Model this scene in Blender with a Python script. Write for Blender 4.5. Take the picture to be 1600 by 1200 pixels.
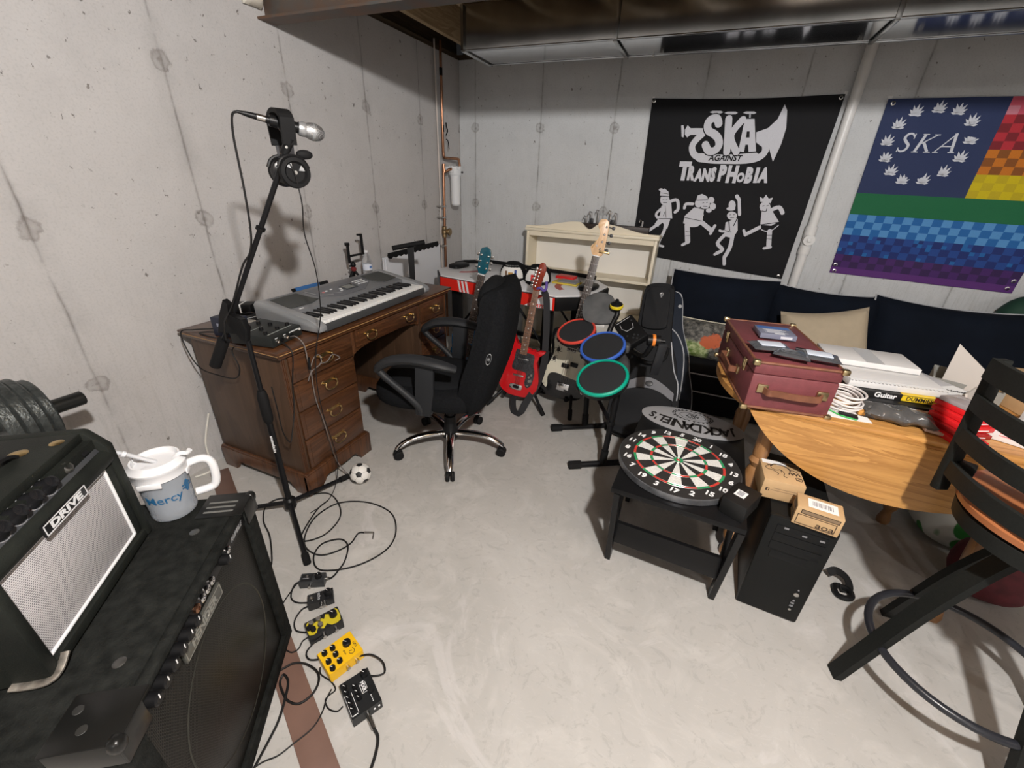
import bpy, bmesh, math, random
from mathutils import Matrix, Vector
PI = math.pi
rnd = random.Random(7)
for o in list(bpy.data.objects): bpy.data.objects.remove(o)
SC = bpy.context.scene
COL = SC.collection

# ---------------------------------------------------------------- camera
def look(yaw, pitch, roll):
    cy, sy, cp, sp = math.cos(yaw), math.sin(yaw), math.cos(pitch), math.sin(pitch)
    f = Vector((-sy*cp, cy*cp, -sp)); r = Vector((cy, sy, 0)); u = r.cross(f)
    return r*math.cos(roll)+u*math.sin(roll), u*math.cos(roll)-r*math.sin(roll), f
_r, _u, _f = look(0.38981, 0.45896, 0.04050)
cd = bpy.data.cameras.new('camera'); cam = bpy.data.objects.new('camera', cd); COL.objects.link(cam)
cd.sensor_fit = 'HORIZONTAL'; cd.sensor_width = 36.0; cd.lens = 652.26909/1600*36.0; cd.clip_start = 0.02
_m = Matrix((_r, _u, -_f)).transposed().to_4x4(); _m.translation = Vector((2.1663, -3.8057, 1.4440))
cam.matrix_world = _m
SC.camera = cam

# ---------------------------------------------------------------- light
SC.view_settings.view_transform = 'Standard'; SC.view_settings.look = 'None'
SC.view_settings.gamma = 1.0; SC.view_settings.use_curve_mapping = False
SC.view_settings.exposure = 0.0
w = bpy.data.worlds.new('basement_air'); SC.world = w; w.use_nodes = True
w.node_tree.nodes['Background'].inputs[0].default_value = (0.5, 0.5, 0.52, 1)
w.node_tree.nodes['Background'].inputs[1].default_value = 0.02
def lamp(name, loc, power, radius, color):
    l = bpy.data.lights.new(name, 'POINT'); l.energy = power; l.shadow_soft_size = radius; l.color = color
    o = bpy.data.objects.new(name, l); o.location = loc; COL.objects.link(o)
BULB = (2.61, -3.90, 2.25)
lamp('bulb_light', BULB, 282, 0.045, (1.0, 0.975, 0.955))
lamp('far_fill_light', (5.6, -3.9, 2.23), 40, 0.045, (1.0, 0.975, 0.955))  # unseen fill lamp added on the right to flatten the falloff
lamp('rear_fill_light', (3.4, -6.6, 2.23), 48, 0.045, (1.0, 0.975, 0.955))  # unseen fill lamp added behind the camera for flatter light

# ---------------------------------------------------------------- helpers
def M4(o=(0, 0, 0), x=(1, 0, 0), y=(0, 1, 0), z=None):
    x = Vector(x).normalized(); y = Vector(y); y = (y-x*x.dot(y)).normalized()
    z = x.cross(y)
    m = Matrix((x, y, z)).transposed().to_4x4(); m.translation = Vector(o); return m
def RZ(a): return Matrix.Rotation(a, 4, 'Z')
def RX(a): return Matrix.Rotation(a, 4, 'X')
def RY(a): return Matrix.Rotation(a, 4, 'Y')
def TR(*p): return Matrix.Translation(Vector(p))
def along(p, q, roll=0):                       # frame whose z runs from p to q
    p, q = Vector(p), Vector(q); z = (q-p).normalized()
    x = Vector((0, 0, 1)).cross(z)
    if x.length < 1e-4: x = Vector((1, 0, 0))
    x.normalize(); y = z.cross(x)
    m = Matrix((x, y, z)).transposed().to_4x4(); m.translation = p
    return m @ RZ(roll)
def smooth_path(pts, k=6, closed=False):
    P = [Vector(p) for p in pts]; n = len(P); out = []
    if n < 3: return P
    for i in range(n if closed else n-1):
        if closed: a, b, c, d = P[i-1], P[i], P[(i+1) % n], P[(i+2) % n]
        else: a, b, c, d = P[max(i-1, 0)], P[i], P[i+1], P[min(i+2, n-1)]
        for j in range(k):
            t = j/k; t2 = t*t; t3 = t2*t
            out.append(0.5*((2*b)+(-a+c)*t+(2*a-5*b+4*c-d)*t2+(-a+3*b-3*c+d)*t3))
    if not closed: out.append(P[-1])
    return out
class MB:
    def __init__(s): s.bm = bmesh.new()
    def _fin(s, geom, M, mi):
        vs = [g for g in geom if isinstance(g, bmesh.types.BMVert)]
        if M is not None: bmesh.ops.transform(s.bm, matrix=M, verts=vs)
        if mi:
            for f in {f for v in vs for f in v.link_faces}: f.material_index = mi
        return s
    def raw(s, vs, fs, M=None, mi=0):
        V = [s.bm.verts.new((M @ Vector(v)) if M is not None else Vector(v)) for v in vs]
        for f in fs:
            try: F = s.bm.faces.new([V[i] for i in f]); F.material_index = mi
            except ValueError: pass
        return s
    def box(s, c, d, bev=0, M=None, mi=0, seg=2):
        g = bmesh.ops.create_cube(s.bm, size=1.0)['verts']
        bmesh.ops.transform(s.bm, matrix=TR(*c) @ Matrix.Diagonal((d[0], d[1], d[2], 1)), verts=g)
        if bev:
            es = list({e for v in g for e in v.link_edges})
            r = bmesh.ops.bevel(s.bm, geom=es, offset=bev, segments=seg, affect='EDGES', profile=0.5)
            g = list({v for f in r['faces'] for v in f.verts} | {v for v in g if v.is_valid})
        return s._fin(g, M, mi)
    def bx(s, x0, x1, y0, y1, z0, z1, bev=0, M=None, mi=0):
        return s.box(((x0+x1)/2, (y0+y1)/2, (z0+z1)/2), (abs(x1-x0), abs(y1-y0), abs(z1-z0)), bev, M, mi)
    def tube(s, pts, r, n=8, k=0, closed=False, M=None, mi=0, flat=1.0):
        P = smooth_path(pts, k, closed) if k else [Vector(p) for p in pts]
        m = len(P)
        if not isinstance(r, (list, tuple)): R = [r]*m
        else: R = [r[min(int(i*(len(r)-1)/max(m-1, 1)), len(r)-2)]*(1-(i*(len(r)-1)/max(m-1, 1)-min(int(i*(len(r)-1)/max(m-1, 1)), len(r)-2)))
                   + r[min(int(i*(len(r)-1)/max(m-1, 1)), len(r)-2)+1]*(i*(len(r)-1)/max(m-1, 1)-min(int(i*(len(r)-1)/max(m-1, 1)), len(r)-2)) for i in range(m)]
        up = None; rings = []
        for i in range(m):
            if closed: t = (P[(i+1) % m]-P[i-1])
            else: t = P[min(i+1, m-1)]-P[max(i-1, 0)]
            if t.length < 1e-9: t = Vector((0, 0, 1))
            t.normalize()
            if up is None:
                up = Vector((0, 0, 1)) if abs(t.z) < 0.95 else Vector((1, 0, 0))
            a = (up-t*up.dot(t))
            if a.length < 1e-6: a = t.orthogonal()
            a.normalize(); b = t.cross(a); up = a
            ring = []
            for j in range(n):
                q = 2*PI*j/n
                v = P[i]+a*math.cos(q)*R[i]*flat+b*math.sin(q)*R[i]
                ring.append(s.bm.verts.new(M @ v if M is not None else v))
            rings.append(ring)
        for i in range(m if closed else m-1):
            A, B = rings[i], rings[(i+1) % m]
            for j in range(n):
                f = s.bm.faces.new((A[j], A[(j+1) % n], B[(j+1) % n], B[j])); f.material_index = mi
        if not closed:
            f = s.bm.faces.new(rings[0][::-1]); f.material_index = mi
            f = s.bm.faces.new(rings[-1]); f.material_index = mi
        return s
    def lathe(s, prof, n=24, M=None, mi=0, sx=1, sy=1, cap=True):
        rings = []
        for r, z in prof:
            if r < 1e-6:
                v = Vector((0, 0, z)); rings.append([s.bm.verts.new(M @ v if M is not None else v)])
            else:
                ring = []
                for j in range(n):
                    v = Vector((r*math.cos(2*PI*j/n)*sx, r*math.sin(2*PI*j/n)*sy, z))
                    ring.append(s.bm.verts.new(M @ v if M is not None else v))
                rings.append(ring)
        for A, B in zip(rings, rings[1:]):
            for j in range(n):
                q = (j+1) % n
                if len(A) == 1 and len(B) == 1: continue
                if len(A) == 1: f = (A[0], B[q], B[j])
                elif len(B) == 1: f = (A[j], A[q], B[0])
                else: f = (A[j], A[q], B[q], B[j])
                F = s.bm.faces.new(f); F.material_index = mi
        for ring, rev in ((rings[0], True), (rings[-1], False)):
            if cap and len(ring) > 2:
                F = s.bm.faces.new(ring[::-1] if rev else ring); F.material_index = mi
        return s
    def cyl(s, p, q, r, n=16, mi=0, r2=None, M=None):
        A = along(p, q); L = (Vector(q)-Vector(p)).length
        return s.lathe([(r, 0), (r if r2 is None else r2, L)], n, (M @ A) if M is not None else A, mi)
    def prism(s, poly, z0, z1, M=None, mi=0, bev=0):
        n = len(poly)
        V0 = [s.bm.verts.new((p[0], p[1], z0)) for p in poly]; V1 = [s.bm.verts.new((p[0], p[1], z1)) for p in poly]
        fs = [s.bm.faces.new(V0[::-1]), s.bm.faces.new(V1)]
        for i in range(n): fs.append(s.bm.faces.new((V0[i], V0[(i+1) % n], V1[(i+1) % n], V1[i])))
        g = V0+V1
        if bev:
            es = list({e for f in fs[:2] for e in f.edges})
            r = bmesh.ops.bevel(s.bm, geom=es, offset=bev, segments=2, affect='EDGES', profile=0.5)
            g = list({v for f in r['faces'] for v in f.verts} | {v for v in g if v.is_valid})
        return s._fin(g, M, mi)
    def ell(s, c, d, M=None, mi=0, n=16, p=2.0):          # (super)ellipsoid of half sizes d
        def sg(v, e): return math.copysign(abs(v)**e, v)
        e = 2.0/p; rows = max(n//2, 5); rings = []
        for i in range(rows+1):
            th = -PI/2+PI*i/rows; ring = []
            for j in range(n):
                ph = 2*PI*j/n
                v = Vector((c[0]+d[0]*sg(math.cos(th), e)*sg(math.cos(ph), e), c[1]+d[1]*sg(math.cos(th), e)*sg(math.sin(ph), e), c[2]+d[2]*sg(math.sin(th), e)))
                ring.append(v)
                if i in (0, rows): break
            rings.append([s.bm.verts.new(M @ v if M is not None else v) for v in ring])
        for A, B in zip(rings, rings[1:]):
            for j in range(n):
                q = (j+1) % n
                f = (A[0], B[q], B[j]) if len(A) == 1 else ((A[j], A[q], B[0]) if len(B) == 1 else (A[j], A[q], B[q], B[j]))
                F = s.bm.faces.new(f); F.material_index = mi
        return s
    def pillow(s, a, b, t, M=None, mi=0, n=14, sag=0.0, corner=0.06, seed=1, pw=2.6):
        # a cushion of half sizes a x b, half thickness t, lying in its local xy plane
        R = random.Random(seed); ph = [R.uniform(0, 6) for _ in range(4)]
        top = {}; bot = {}
        for i in range(n+1):
            for j in range(n+1):
                u = -1+2*i/n; v = -1+2*j/n
                x = a*u*(1-corner*(1-abs(v)**2)*0.6); y = b*v*(1-corner*(1-abs(u)**2)*0.6)
                h = t*(max(0, (1-abs(u)**pw))*max(0, (1-abs(v)**pw)))**0.45
                h *= 1+0.06*math.sin(3*u+ph[0])*math.sin(4*v+ph[1])
                y -= sag*(1-u*u)*(0.5+0.5*v)
                edge = i in (0, n) or j in (0, n)
                p = Vector((x, y, h)); q = Vector((x, y, -h))
                top[i, j] = s.bm.verts.new(M @ p if M is not None else p)
                bot[i, j] = top[i, j] if edge else s.bm.verts.new(M @ q if M is not None else q)
        for i in range(n):
            for j in range(n):
                for D, rv in ((top, False), (bot, True)):
                    f = [D[i, j], D[i+1, j], D[i+1, j+1], D[i, j+1]]
                    if rv: f = f[::-1]
                    try: F = s.bm.faces.new(f); F.material_index = mi
                    except ValueError: pass
        return s
    def text(s, txt, size, M=None, mi=0, depth=0.0006, bold=0.0, shear=0.0, sx=1.0, space=1.0, align='CENTER', res=3):
        c = bpy.data.curves.new('lettering_curve', 'FONT'); c.body = txt; c.size = size; c.extrude = depth; c.offset = bold
        c.shear = shear; c.align_x = align; c.align_y = 'CENTER'; c.resolution_u = res; c.space_character = space
        o = bpy.data.objects.new('lettering_tmp', c); COL.objects.link(o)
        bpy.context.view_layer.update()
        me = bpy.data.meshes.new_from_object(o.evaluated_get(bpy.context.evaluated_depsgraph_get()))
        n0 = len(s.bm.verts); f0 = len(s.bm.faces)
        s.bm.from_mesh(me); s.bm.verts.ensure_lookup_table(); s.bm.faces.ensure_lookup_table()
        T = (M if M is not None else Matrix()) @ Matrix.Diagonal((sx, 1, 1, 1))
        for v in s.bm.verts[n0:]: v.co = T @ v.co
        for f in s.bm.faces[f0:]: f.material_index = mi
        bpy.data.objects.remove(o); bpy.data.curves.remove(c); bpy.data.meshes.remove(me)
        return s
    def strip(s, pts, w, nrm, th=0.002, M=None, mi=0, k=6):   # a flat strap along pts, wide along nrm x tangent
        P = smooth_path(pts, k) if k else [Vector(p) for p in pts]; rows = []
        for i, p in enumerate(P):
            t = (P[min(i+1, len(P)-1)]-P[max(i-1, 0)]).normalized(); n = nrm(i/(len(P)-1)) if callable(nrm) else Vector(nrm)
            side = t.cross(n).normalized(); nn = side.cross(t).normalized()
            r = [p+side*w/2+nn*th/2, p-side*w/2+nn*th/2, p-side*w/2-nn*th/2, p+side*w/2-nn*th/2]
            rows.append([s.bm.verts.new(M @ q if M is not None else q) for q in r])
        for A, B in zip(rows, rows[1:]):
            for j in range(4): s.bm.faces.new((A[j], B[j], B[(j+1) % 4], A[(j+1) % 4])).material_index = mi
        s.bm.faces.new(rows[0]).material_index = mi; s.bm.faces.new(rows[-1][::-1]).material_index = mi
        return s
    def build(s, name, mats, parent=None, world=False, ang=38, loc=None, label=None, sub=0):
        me = bpy.data.meshes.new(name)
        bmesh.ops.recalc_face_normals(s.bm, faces=s.bm.faces)
        if world and parent is not None: bmesh.ops.transform(s.bm, matrix=wm(parent).inverted(), verts=s.bm.verts)
        if loc is not None and parent is None: bmesh.ops.transform(s.bm, matrix=TR(*[-q for q in loc]), verts=s.bm.verts)
        s.bm.to_mesh(me); s.bm.free()
        for p in me.polygons: p.use_smooth = True
        try: me.set_sharp_from_angle(angle=math.radians(ang))
        except Exception: pass
        o = bpy.data.objects.new(name, me); COL.objects.link(o)
        for m in (mats if isinstance(mats, (list, tuple)) else [mats]): me.materials.append(m)
        if parent is not None: o.parent = parent
        elif loc is not None: o.location = loc
        if label: o['label'] = label
        if sub:
            q = o.modifiers.new('smooth', 'SUBSURF'); q.levels = sub; q.render_levels = sub
        return o
def wm(o):
    m = o.matrix_basis.copy()
    return wm(o.parent) @ m if o.parent else m
def thing(name, label, cat, M=(0, 0, 0), group=None):
    o = bpy.data.objects.new(name, None); COL.objects.link(o); o.empty_display_size = 0.05
    if isinstance(M, Matrix): o.matrix_basis = M
    else: o.location = M
    return tag(o, label, cat, group)
def tag(o, label, cat, group=None):
    o['label'] = label; o['category'] = cat
    if group: o['group'] = group
    return o
def struct(o): o['kind'] = 'structure'; return o

# ---------------------------------------------------------------- materials
def mat(name, col, rough=0.5, metal=0.0, var=0.0, vscale=20.0, bump=0.0, bscale=60.0, spec=0.5, trans=0.0, alpha=1.0, ior=1.45, coat=0.0, stretch=None, col2=None):
    m = bpy.data.materials.new(name); m.use_nodes = True; nt = m.node_tree; b = nt.nodes['Principled BSDF']
    c = tuple(col)+(1,) if len(col) == 3 else col
    b.inputs['Base Color'].default_value = c; b.inputs['Roughness'].default_value = rough; b.inputs['Metallic'].default_value = metal
    b.inputs['Specular IOR Level'].default_value = spec; b.inputs['Transmission Weight'].default_value = trans
    b.inputs['Alpha'].default_value = alpha; b.inputs['IOR'].default_value = ior; b.inputs['Coat Weight'].default_value = coat
    if var or bump or col2:
        tc = nt.nodes.new('ShaderNodeTexCoord'); mp = nt.nodes.new('ShaderNodeMapping'); nt.links.new(tc.outputs['Object'], mp.inputs[0])
        if stretch: mp.inputs['Scale'].default_value = stretch
        if var or col2:
            n = nt.nodes.new('ShaderNodeTexNoise'); n.inputs['Scale'].default_value = vscale; n.inputs['Detail'].default_value = 6
            nt.links.new(mp.outputs[0], n.inputs['Vector'])
            r = nt.nodes.new('ShaderNodeValToRGB'); r.color_ramp.elements[0].position = 0.32; r.color_ramp.elements[1].position = 0.68
            if col2: a0, a1 = tuple(col2)+(1,), c
            else: a0 = tuple(max(0, x*(1-var)) for x in c[:3])+(1,); a1 = tuple(min(1, x*(1+var)) for x in c[:3])+(1,)
            r.color_ramp.elements[0].color = a0; r.color_ramp.elements[1].color = a1
            nt.links.new(n.outputs['Fac'], r.inputs[0]); nt.links.new(r.outputs[0], b.inputs['Base Color'])
        if bump:
            n2 = nt.nodes.new('ShaderNodeTexNoise'); n2.inputs['Scale'].default_value = bscale; n2.inputs['Detail'].default_value = 4
            nt.links.new(mp.outputs[0], n2.inputs['Vector'])
            bp = nt.nodes.new('ShaderNodeBump'); bp.inputs['Strength'].default_value = bump; bp.inputs['Distance'].default_value = 0.004
            nt.links.new(n2.outputs['Fac'], bp.inputs['Height']); nt.links.new(bp.outputs[0], b.inputs['Normal'])
    return m
class NT:                                        # small node-graph writer
    def __init__(s, name):
        s.m = bpy.data.materials.new(name); s.m.use_nodes = True; s.t = s.m.node_tree; s.b = s.t.nodes['Principled BSDF']
    def n(s, typ, **kw):
        q = s.t.nodes.new('ShaderNode'+typ)
        for k, v in kw.items():
            if k.startswith('i_'): q.inputs[k[2:].replace('_', ' ')].default_value = v
            elif k[0] == 'j': q.inputs[int(k[1:])].default_value = v
            else: setattr(q, k, v)
        return q
    def l(s, a, b): s.t.links.new(a, b)
    def math(s, op, a, b=None, c=None):
        q = s.n('Math', operation=op)
        for i, v in enumerate((a, b, c)):
            if v is None: continue
            if isinstance(v, (int, float)): q.inputs[i].default_value = v
            else: s.l(v, q.inputs[i])
        return q.outputs[0]
    def noise(s, vec, scale, detail=4, rough=0.55, dist=0.0):
        q = s.n('TexNoise'); q.inputs['Scale'].default_value = scale; q.inputs['Detail'].default_value = detail
        q.inputs['Roughness'].default_value = rough; q.inputs['Distortion'].default_value = dist
        s.l(vec, q.inputs['Vector']); return q.outputs['Fac']
    def ramp(s, f, *st):
        q = s.n('ValToRGB'); e = q.color_ramp.elements
        while len(e) < len(st): e.new(0.5)
        for i, (p, c) in enumerate(st):
            e[i].position = p; e[i].color = (c, c, c, 1) if isinstance(c, (int, float)) else tuple(c)+(1,)
        s.l(f, q.inputs[0]); return q.outputs[0]
    def mix(s, f, a, b, mode='MIX'):
        q = s.n('Mix', data_type='RGBA', blend_type=mode)
        for i, v in ((0, f), (6, a), (7, b)):
            if isinstance(v, (int, float)): q.inputs[i].default_value = v if i == 0 else (v, v, v, 1)
            elif isinstance(v, tuple): q.inputs[i].default_value = v+(1,) if len(v) == 3 else v
            else: s.l(v, q.inputs[i])
        return q.outputs[2]
    def scale(s, vec, sc):
        q = s.n('Mapping'); q.inputs['Scale'].default_value = sc; s.l(vec, q.inputs[0]); return q.outputs[0]
    def bump(s, h, strength, dist=0.004):
        q = s.n('Bump'); q.inputs['Strength'].default_value = strength; q.inputs['Distance'].default_value = dist
        s.l(h, q.inputs['Height']); s.l(q.outputs[0], s.b.inputs['Normal'])
def concrete_wall(name, axis, off, tint, wear=0.5, reach=0.52):
    g = NT(name); pos = g.n('NewGeometry').outputs['Position']; sp = g.n('SeparateXYZ'); g.l(pos, sp.inputs[0])
    u = sp.outputs[axis]; z = sp.outputs[2]
    wob = g.math('MULTIPLY', g.math('SUBTRACT', g.noise(pos, 3.0, 5), 0.5), 0.02)
    uu = g.math('ADD', u, wob)
    def tri(v, o, step):
        q = g.math('FRACT', g.math('ADD', g.math('DIVIDE', g.math('SUBTRACT', v, o), step), 0.5))
        return g.math('MULTIPLY', g.math('ABSOLUTE', g.math('SUBTRACT', q, 0.5)), step)
    d = tri(uu, off, 0.6096); dz = tri(z, 0.614, 0.603); d0 = tri(u, off, 0.6096)
    brk = g.ramp(g.noise(pos, 5, 6, 0.65), (0.35, 0.05), (0.62, 1.0))
    seam = g.math('MULTIPLY', g.ramp(d, (0.0, 1.0), (0.0035, 0.5), (0.009, 0.0)), brk)
    smudge = g.math('MULTIPLY', g.ramp(d, (0.0, 1.0), (0.07, 0.0)), g.ramp(g.noise(pos, 2.6, 6, 0.7), (0.47, 0.0), (0.68, 1.0)))
    rr = g.math('SQRT', g.math('ADD', g.math('MULTIPLY', d0, d0), g.math('MULTIPLY', dz, dz)))
    rr = g.math('ADD', rr, g.math('MULTIPLY', g.math('SUBTRACT', g.noise(pos, 16, 5, 0.65), 0.5), 0.07))
    spot = g.math('MULTIPLY', g.ramp(rr, (0.0, 1.0), (0.008, 0.9), (0.013, 0.4), (0.026, 0.45), (0.033, 0.9), (0.040, 0.0)), g.ramp(g.noise(pos, 30, 4), (0.3, 0.3), (0.6, 1.0)))
    big = g.noise(pos, 1.3, 6, 0.6); med = g.noise(pos, 5.0, 8, 0.68); fine = g.noise(pos, 120, 4)
    st = [14, 14, 14]; st[axis] = 52.0; st[2] = 4.5
    streak = g.noise(g.scale(pos, tuple(st)), 1.0, 6, 0.7)
    zz = g.math('ADD', z, g.math('MULTIPLY', g.math('SUBTRACT', big, 0.5), 1.6))
    low = g.ramp(g.math('DIVIDE', zz, 2.4), (0.22, 1.0), (reach, 0.0))
    c = g.mix(g.ramp(big, (0.3, 0.0), (0.7, 1.0)), tuple(q*0.92 for q in tint), tint)
    c = g.mix(g.ramp(med, (0.45, 0.0), (0.75, 0.6)), c, tuple(q*0.82 for q in tint))
    c = g.mix(g.ramp(fine, (0.35, 0.22), (0.5, 0.0)), c, tuple(q*0.6 for q in tint))
    c = g.mix(g.math('MULTIPLY', g.ramp(streak, (0.50, 0.0), (0.72, wear)), low), c, tuple(q*k for q, k in zip(tint, (0.68, 0.68, 0.66))))
    pits = g.ramp(g.noise(g.scale(pos, (34, 34, 30)), 1.0, 4, 0.6), (0.655, 0.0), (0.69, 0.9))
    pits = g.math('MULTIPLY', pits, g.ramp(g.noise(pos, 1.8, 3), (0.36, 0.0), (0.5, 1.0)))
    c = g.mix(pits, c, (0.16, 0.145, 0.135))
    c = g.mix(g.math('MULTIPLY', smudge, 0.5), c, tuple(q*0.5 for q in tint))
    c = g.mix(g.math('MULTIPLY', seam, 0.75), c, (0.12, 0.105, 0.095))
    c = g.mix(g.math('MULTIPLY', spot, 0.75), c, (0.16, 0.14, 0.125))
    g.l(c, g.b.inputs['Base Color']); g.b.inputs['Roughness'].default_value = 0.85; g.b.inputs['Specular IOR Level'].default_value = 0.25
    h = g.math('SUBTRACT', g.math('ADD', g.math('MULTIPLY', fine, 0.25), g.math('MULTIPLY', med, 0.3)), g.math('ADD', seam, g.math('ADD', pits, spot)))
    g.bump(h, 0.35, 0.004)
    return g.m
def concrete_floor():
    g = NT('floor_concrete'); pos = g.n('NewGeometry').outputs['Position']
    a = g.noise(pos, 0.9, 6, 0.6, 1.2); b = g.noise(pos, 3.4, 8, 0.62, 2.2); f = g.noise(pos, 45, 4); cl = g.noise(pos, 1.7, 5, 0.6, 2.5)
    c = g.mix(g.ramp(a, (0.32, 0.0), (0.68, 1.0)), (0.405, 0.390, 0.365), (0.485, 0.468, 0.442))
    c = g.mix(g.ramp(b, (0.5, 0.0), (0.68, 0.55)), c, (0.56, 0.54, 0.51))
    sw = g.noise(pos, 9.0, 8, 0.65, 3.5)
    c = g.mix(g.ramp(sw, (0.56, 0.0), (0.63, 0.35), (0.70, 0.0)), c, (0.30, 0.285, 0.27))
    c = g.mix(g.ramp(cl, (0.60, 0.0), (0.66, 0.4), (0.8, 0.6)), c, (0.58, 0.56, 0.545))
    sc = g.ramp(g.noise(g.scale(pos, (2.5, 9, 1)), 2.2, 8, 0.7, 4.0), (0.58, 0.0), (0.60, 0.18), (0.62, 0.0))
    c = g.mix(sc, c, (0.70, 0.68, 0.65))
    dk = g.ramp(g.noise(pos, 14, 3), (0.74, 0.0), (0.78, 0.5)); c = g.mix(dk, c, (0.2, 0.18, 0.16))
    g.l(c, g.b.inputs['Base Color'])
    g.l(g.ramp(b, (0.3, 0.42), (0.7, 0.62)), g.b.inputs['Roughness']); g.b.inputs['Specular IOR Level'].default_value = 0.35
    g.bump(g.math('ADD', g.math('MULTIPLY', b, 0.6), g.math('MULTIPLY', f, 0.1)), 0.12, 0.004)
    return g.m
def wood(name, dark, light, axis=0, scale=1.0, rough=0.35, rings=14.0, spec=0.5, coat=0.0):
    g = NT(name); tc = g.n('TexCoord').outputs['Object']
    s = [9.0*scale]*3; s[axis] = 0.7*scale
    v = g.scale(tc, tuple(s)); n = g.noise(v, 1.0, 7, 0.6, 0.6)
    s2 = [90.0*scale]*3; s2[axis] = 2.0*scale
    f = g.noise(g.scale(tc, tuple(s2)), 1.0, 4, 0.6)
    w = g.math('FRACT', g.math('MULTIPLY', n, rings)); w = g.ramp(w, (0.0, 0.0), (0.75, 0.8), (0.92, 1.0), (1.0, 0.1))
    k = g.math('ADD', g.math('MULTIPLY', w, 0.55), g.math('MULTIPLY', f, 0.6))
    c = g.mix(g.ramp(k, (0.2, 0.0), (0.9, 1.0)), light, dark)
    g.l(c, g.b.inputs['Base Color']); g.b.inputs['Roughness'].default_value = rough; g.b.inputs['Specular IOR Level'].default_value = spec
    g.b.inputs['Coat Weight'].default_value = coat; g.b.inputs['Coat Roughness'].default_value = 0.25
    g.bump(f, 0.08, 0.002)
    return g.m
def grid_mat(name, a, b, step, ax=(0, 2), duty=0.55, rough=0.5, metal=0.0, slant=0.0, bump=0.3):
    # fine woven / perforated pattern in object space
    g = NT(name); sp = g.n('SeparateXYZ'); g.l(g.n('TexCoord').outputs['Object'], sp.inputs[0])
    u = sp.outputs[ax[0]]; v = sp.outputs[ax[1]]
    row = g.math('FLOOR', g.math('DIVIDE', v, step*0.87))
    uu = g.math('ADD', g.math('DIVIDE', u, step), g.math('MULTIPLY', row, 0.5))
    du = g.math('SUBTRACT', g.math('FRACT', uu), 0.5); dv = g.math('SUBTRACT', g.math('FRACT', g.math('DIVIDE', v, step*0.87)), 0.5)
    r = g.math('SQRT', g.math('ADD', g.math('MULTIPLY', du, du), g.math('MULTIPLY', dv, dv)))
    h = g.ramp(r, (duty*0.6, 1.0), (duty*0.6+0.12, 0.0))
    g.l(g.mix(h, a, b), g.b.inputs['Base Color']); g.b.inputs['Roughness'].default_value = rough; g.b.inputs['Metallic'].default_value = metal
    if bump: g.bump(g.math('SUBTRACT', 1.0, h), bump, 0.002)
    return g.m

BLK = mat('black_plastic', (0.007, 0.007, 0.0075), 0.4, spec=0.28)
BLKM = mat('black_painted_metal', (0.007, 0.007, 0.008), 0.42, spec=0.28)
BLKR = mat('black_rubber', (0.009, 0.009, 0.0095), 0.7, spec=0.2)
DGREY = mat('dark_grey_plastic', (0.025, 0.026, 0.029), 0.45)
GREY = mat('grey_plastic', (0.2, 0.2, 0.21), 0.45)
WHT = mat('white_plastic', (0.66, 0.66, 0.67), 0.4)
PAPER = mat('white_paper', (0.78, 0.78, 0.77), 0.8)
INKW = mat('white_print', (0.80, 0.80, 0.80), 0.7)
INKB = mat('black_print', (0.015, 0.013, 0.012), 0.7)
CHROME = mat('chrome', (0.75, 0.75, 0.76), 0.12, 1.0)
NICK = mat('nickel', (0.55, 0.53, 0.5), 0.28, 1.0)
BRASS = mat('aged_brass', (0.50, 0.36, 0.17), 0.35, 1.0, var=0.25, vscale=60)
SILVER = mat('silver_paint', (0.42, 0.43, 0.44), 0.35, 0.6)
CABLE = mat('black_cable_rubber', (0.009, 0.0085, 0.0085), 0.55, spec=0.35)
RED = mat('red_plastic', (0.62, 0.02, 0.02), 0.35)
YEL = mat('yellow_paint', (0.75, 0.52, 0.02), 0.4)

# ================================================================ the room
RX1, RY0, CZ = 6.6, -7.2, 2.62
WALLT = (0.52, 0.502, 0.492)
WALLB = (0.62, 0.63, 0.635)  # back wall colour lightened to make up for the lamp falloff
m_wl = concrete_wall('wall_concrete_left', 1, 0.0, WALLT)
m_wb = concrete_wall('wall_concrete_back', 0, 0.155, WALLB, 0.8, 0.72)
m_fl = concrete_floor()
o = MB().bx(-0.2, RX1+0.2, RY0-0.2, 0.2, -0.12, 0).build('floor', m_fl); struct(o)
o = MB().bx(-0.2, 0, RY0-0.2, 0.2, 0, 2.31).build('wall_left', m_wl); struct(o)
o = MB().bx(0, RX1+0.2, 0, 0.2, 0, 2.31).build('wall_back', m_wb); struct(o)
o = MB().bx(RX1, RX1+0.2, RY0, 0, 0, CZ).build('wall_right', m_wl); struct(o)
o = MB().bx(0, RX1, RY0-0.2, RY0, 0, CZ).build('wall_front', m_wb); struct(o)
m_joist = wood('joist_timber', (0.34, 0.23, 0.12), (0.56, 0.41, 0.24), 1, 1.0, 0.7)
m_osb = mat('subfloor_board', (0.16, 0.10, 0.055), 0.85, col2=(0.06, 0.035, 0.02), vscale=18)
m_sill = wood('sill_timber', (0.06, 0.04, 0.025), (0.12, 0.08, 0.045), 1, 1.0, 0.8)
o = MB().bx(-0.2, RX1+0.2, RY0-0.2, 0.2, CZ, CZ+0.03).build('ceiling', m_osb); struct(o)
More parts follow.
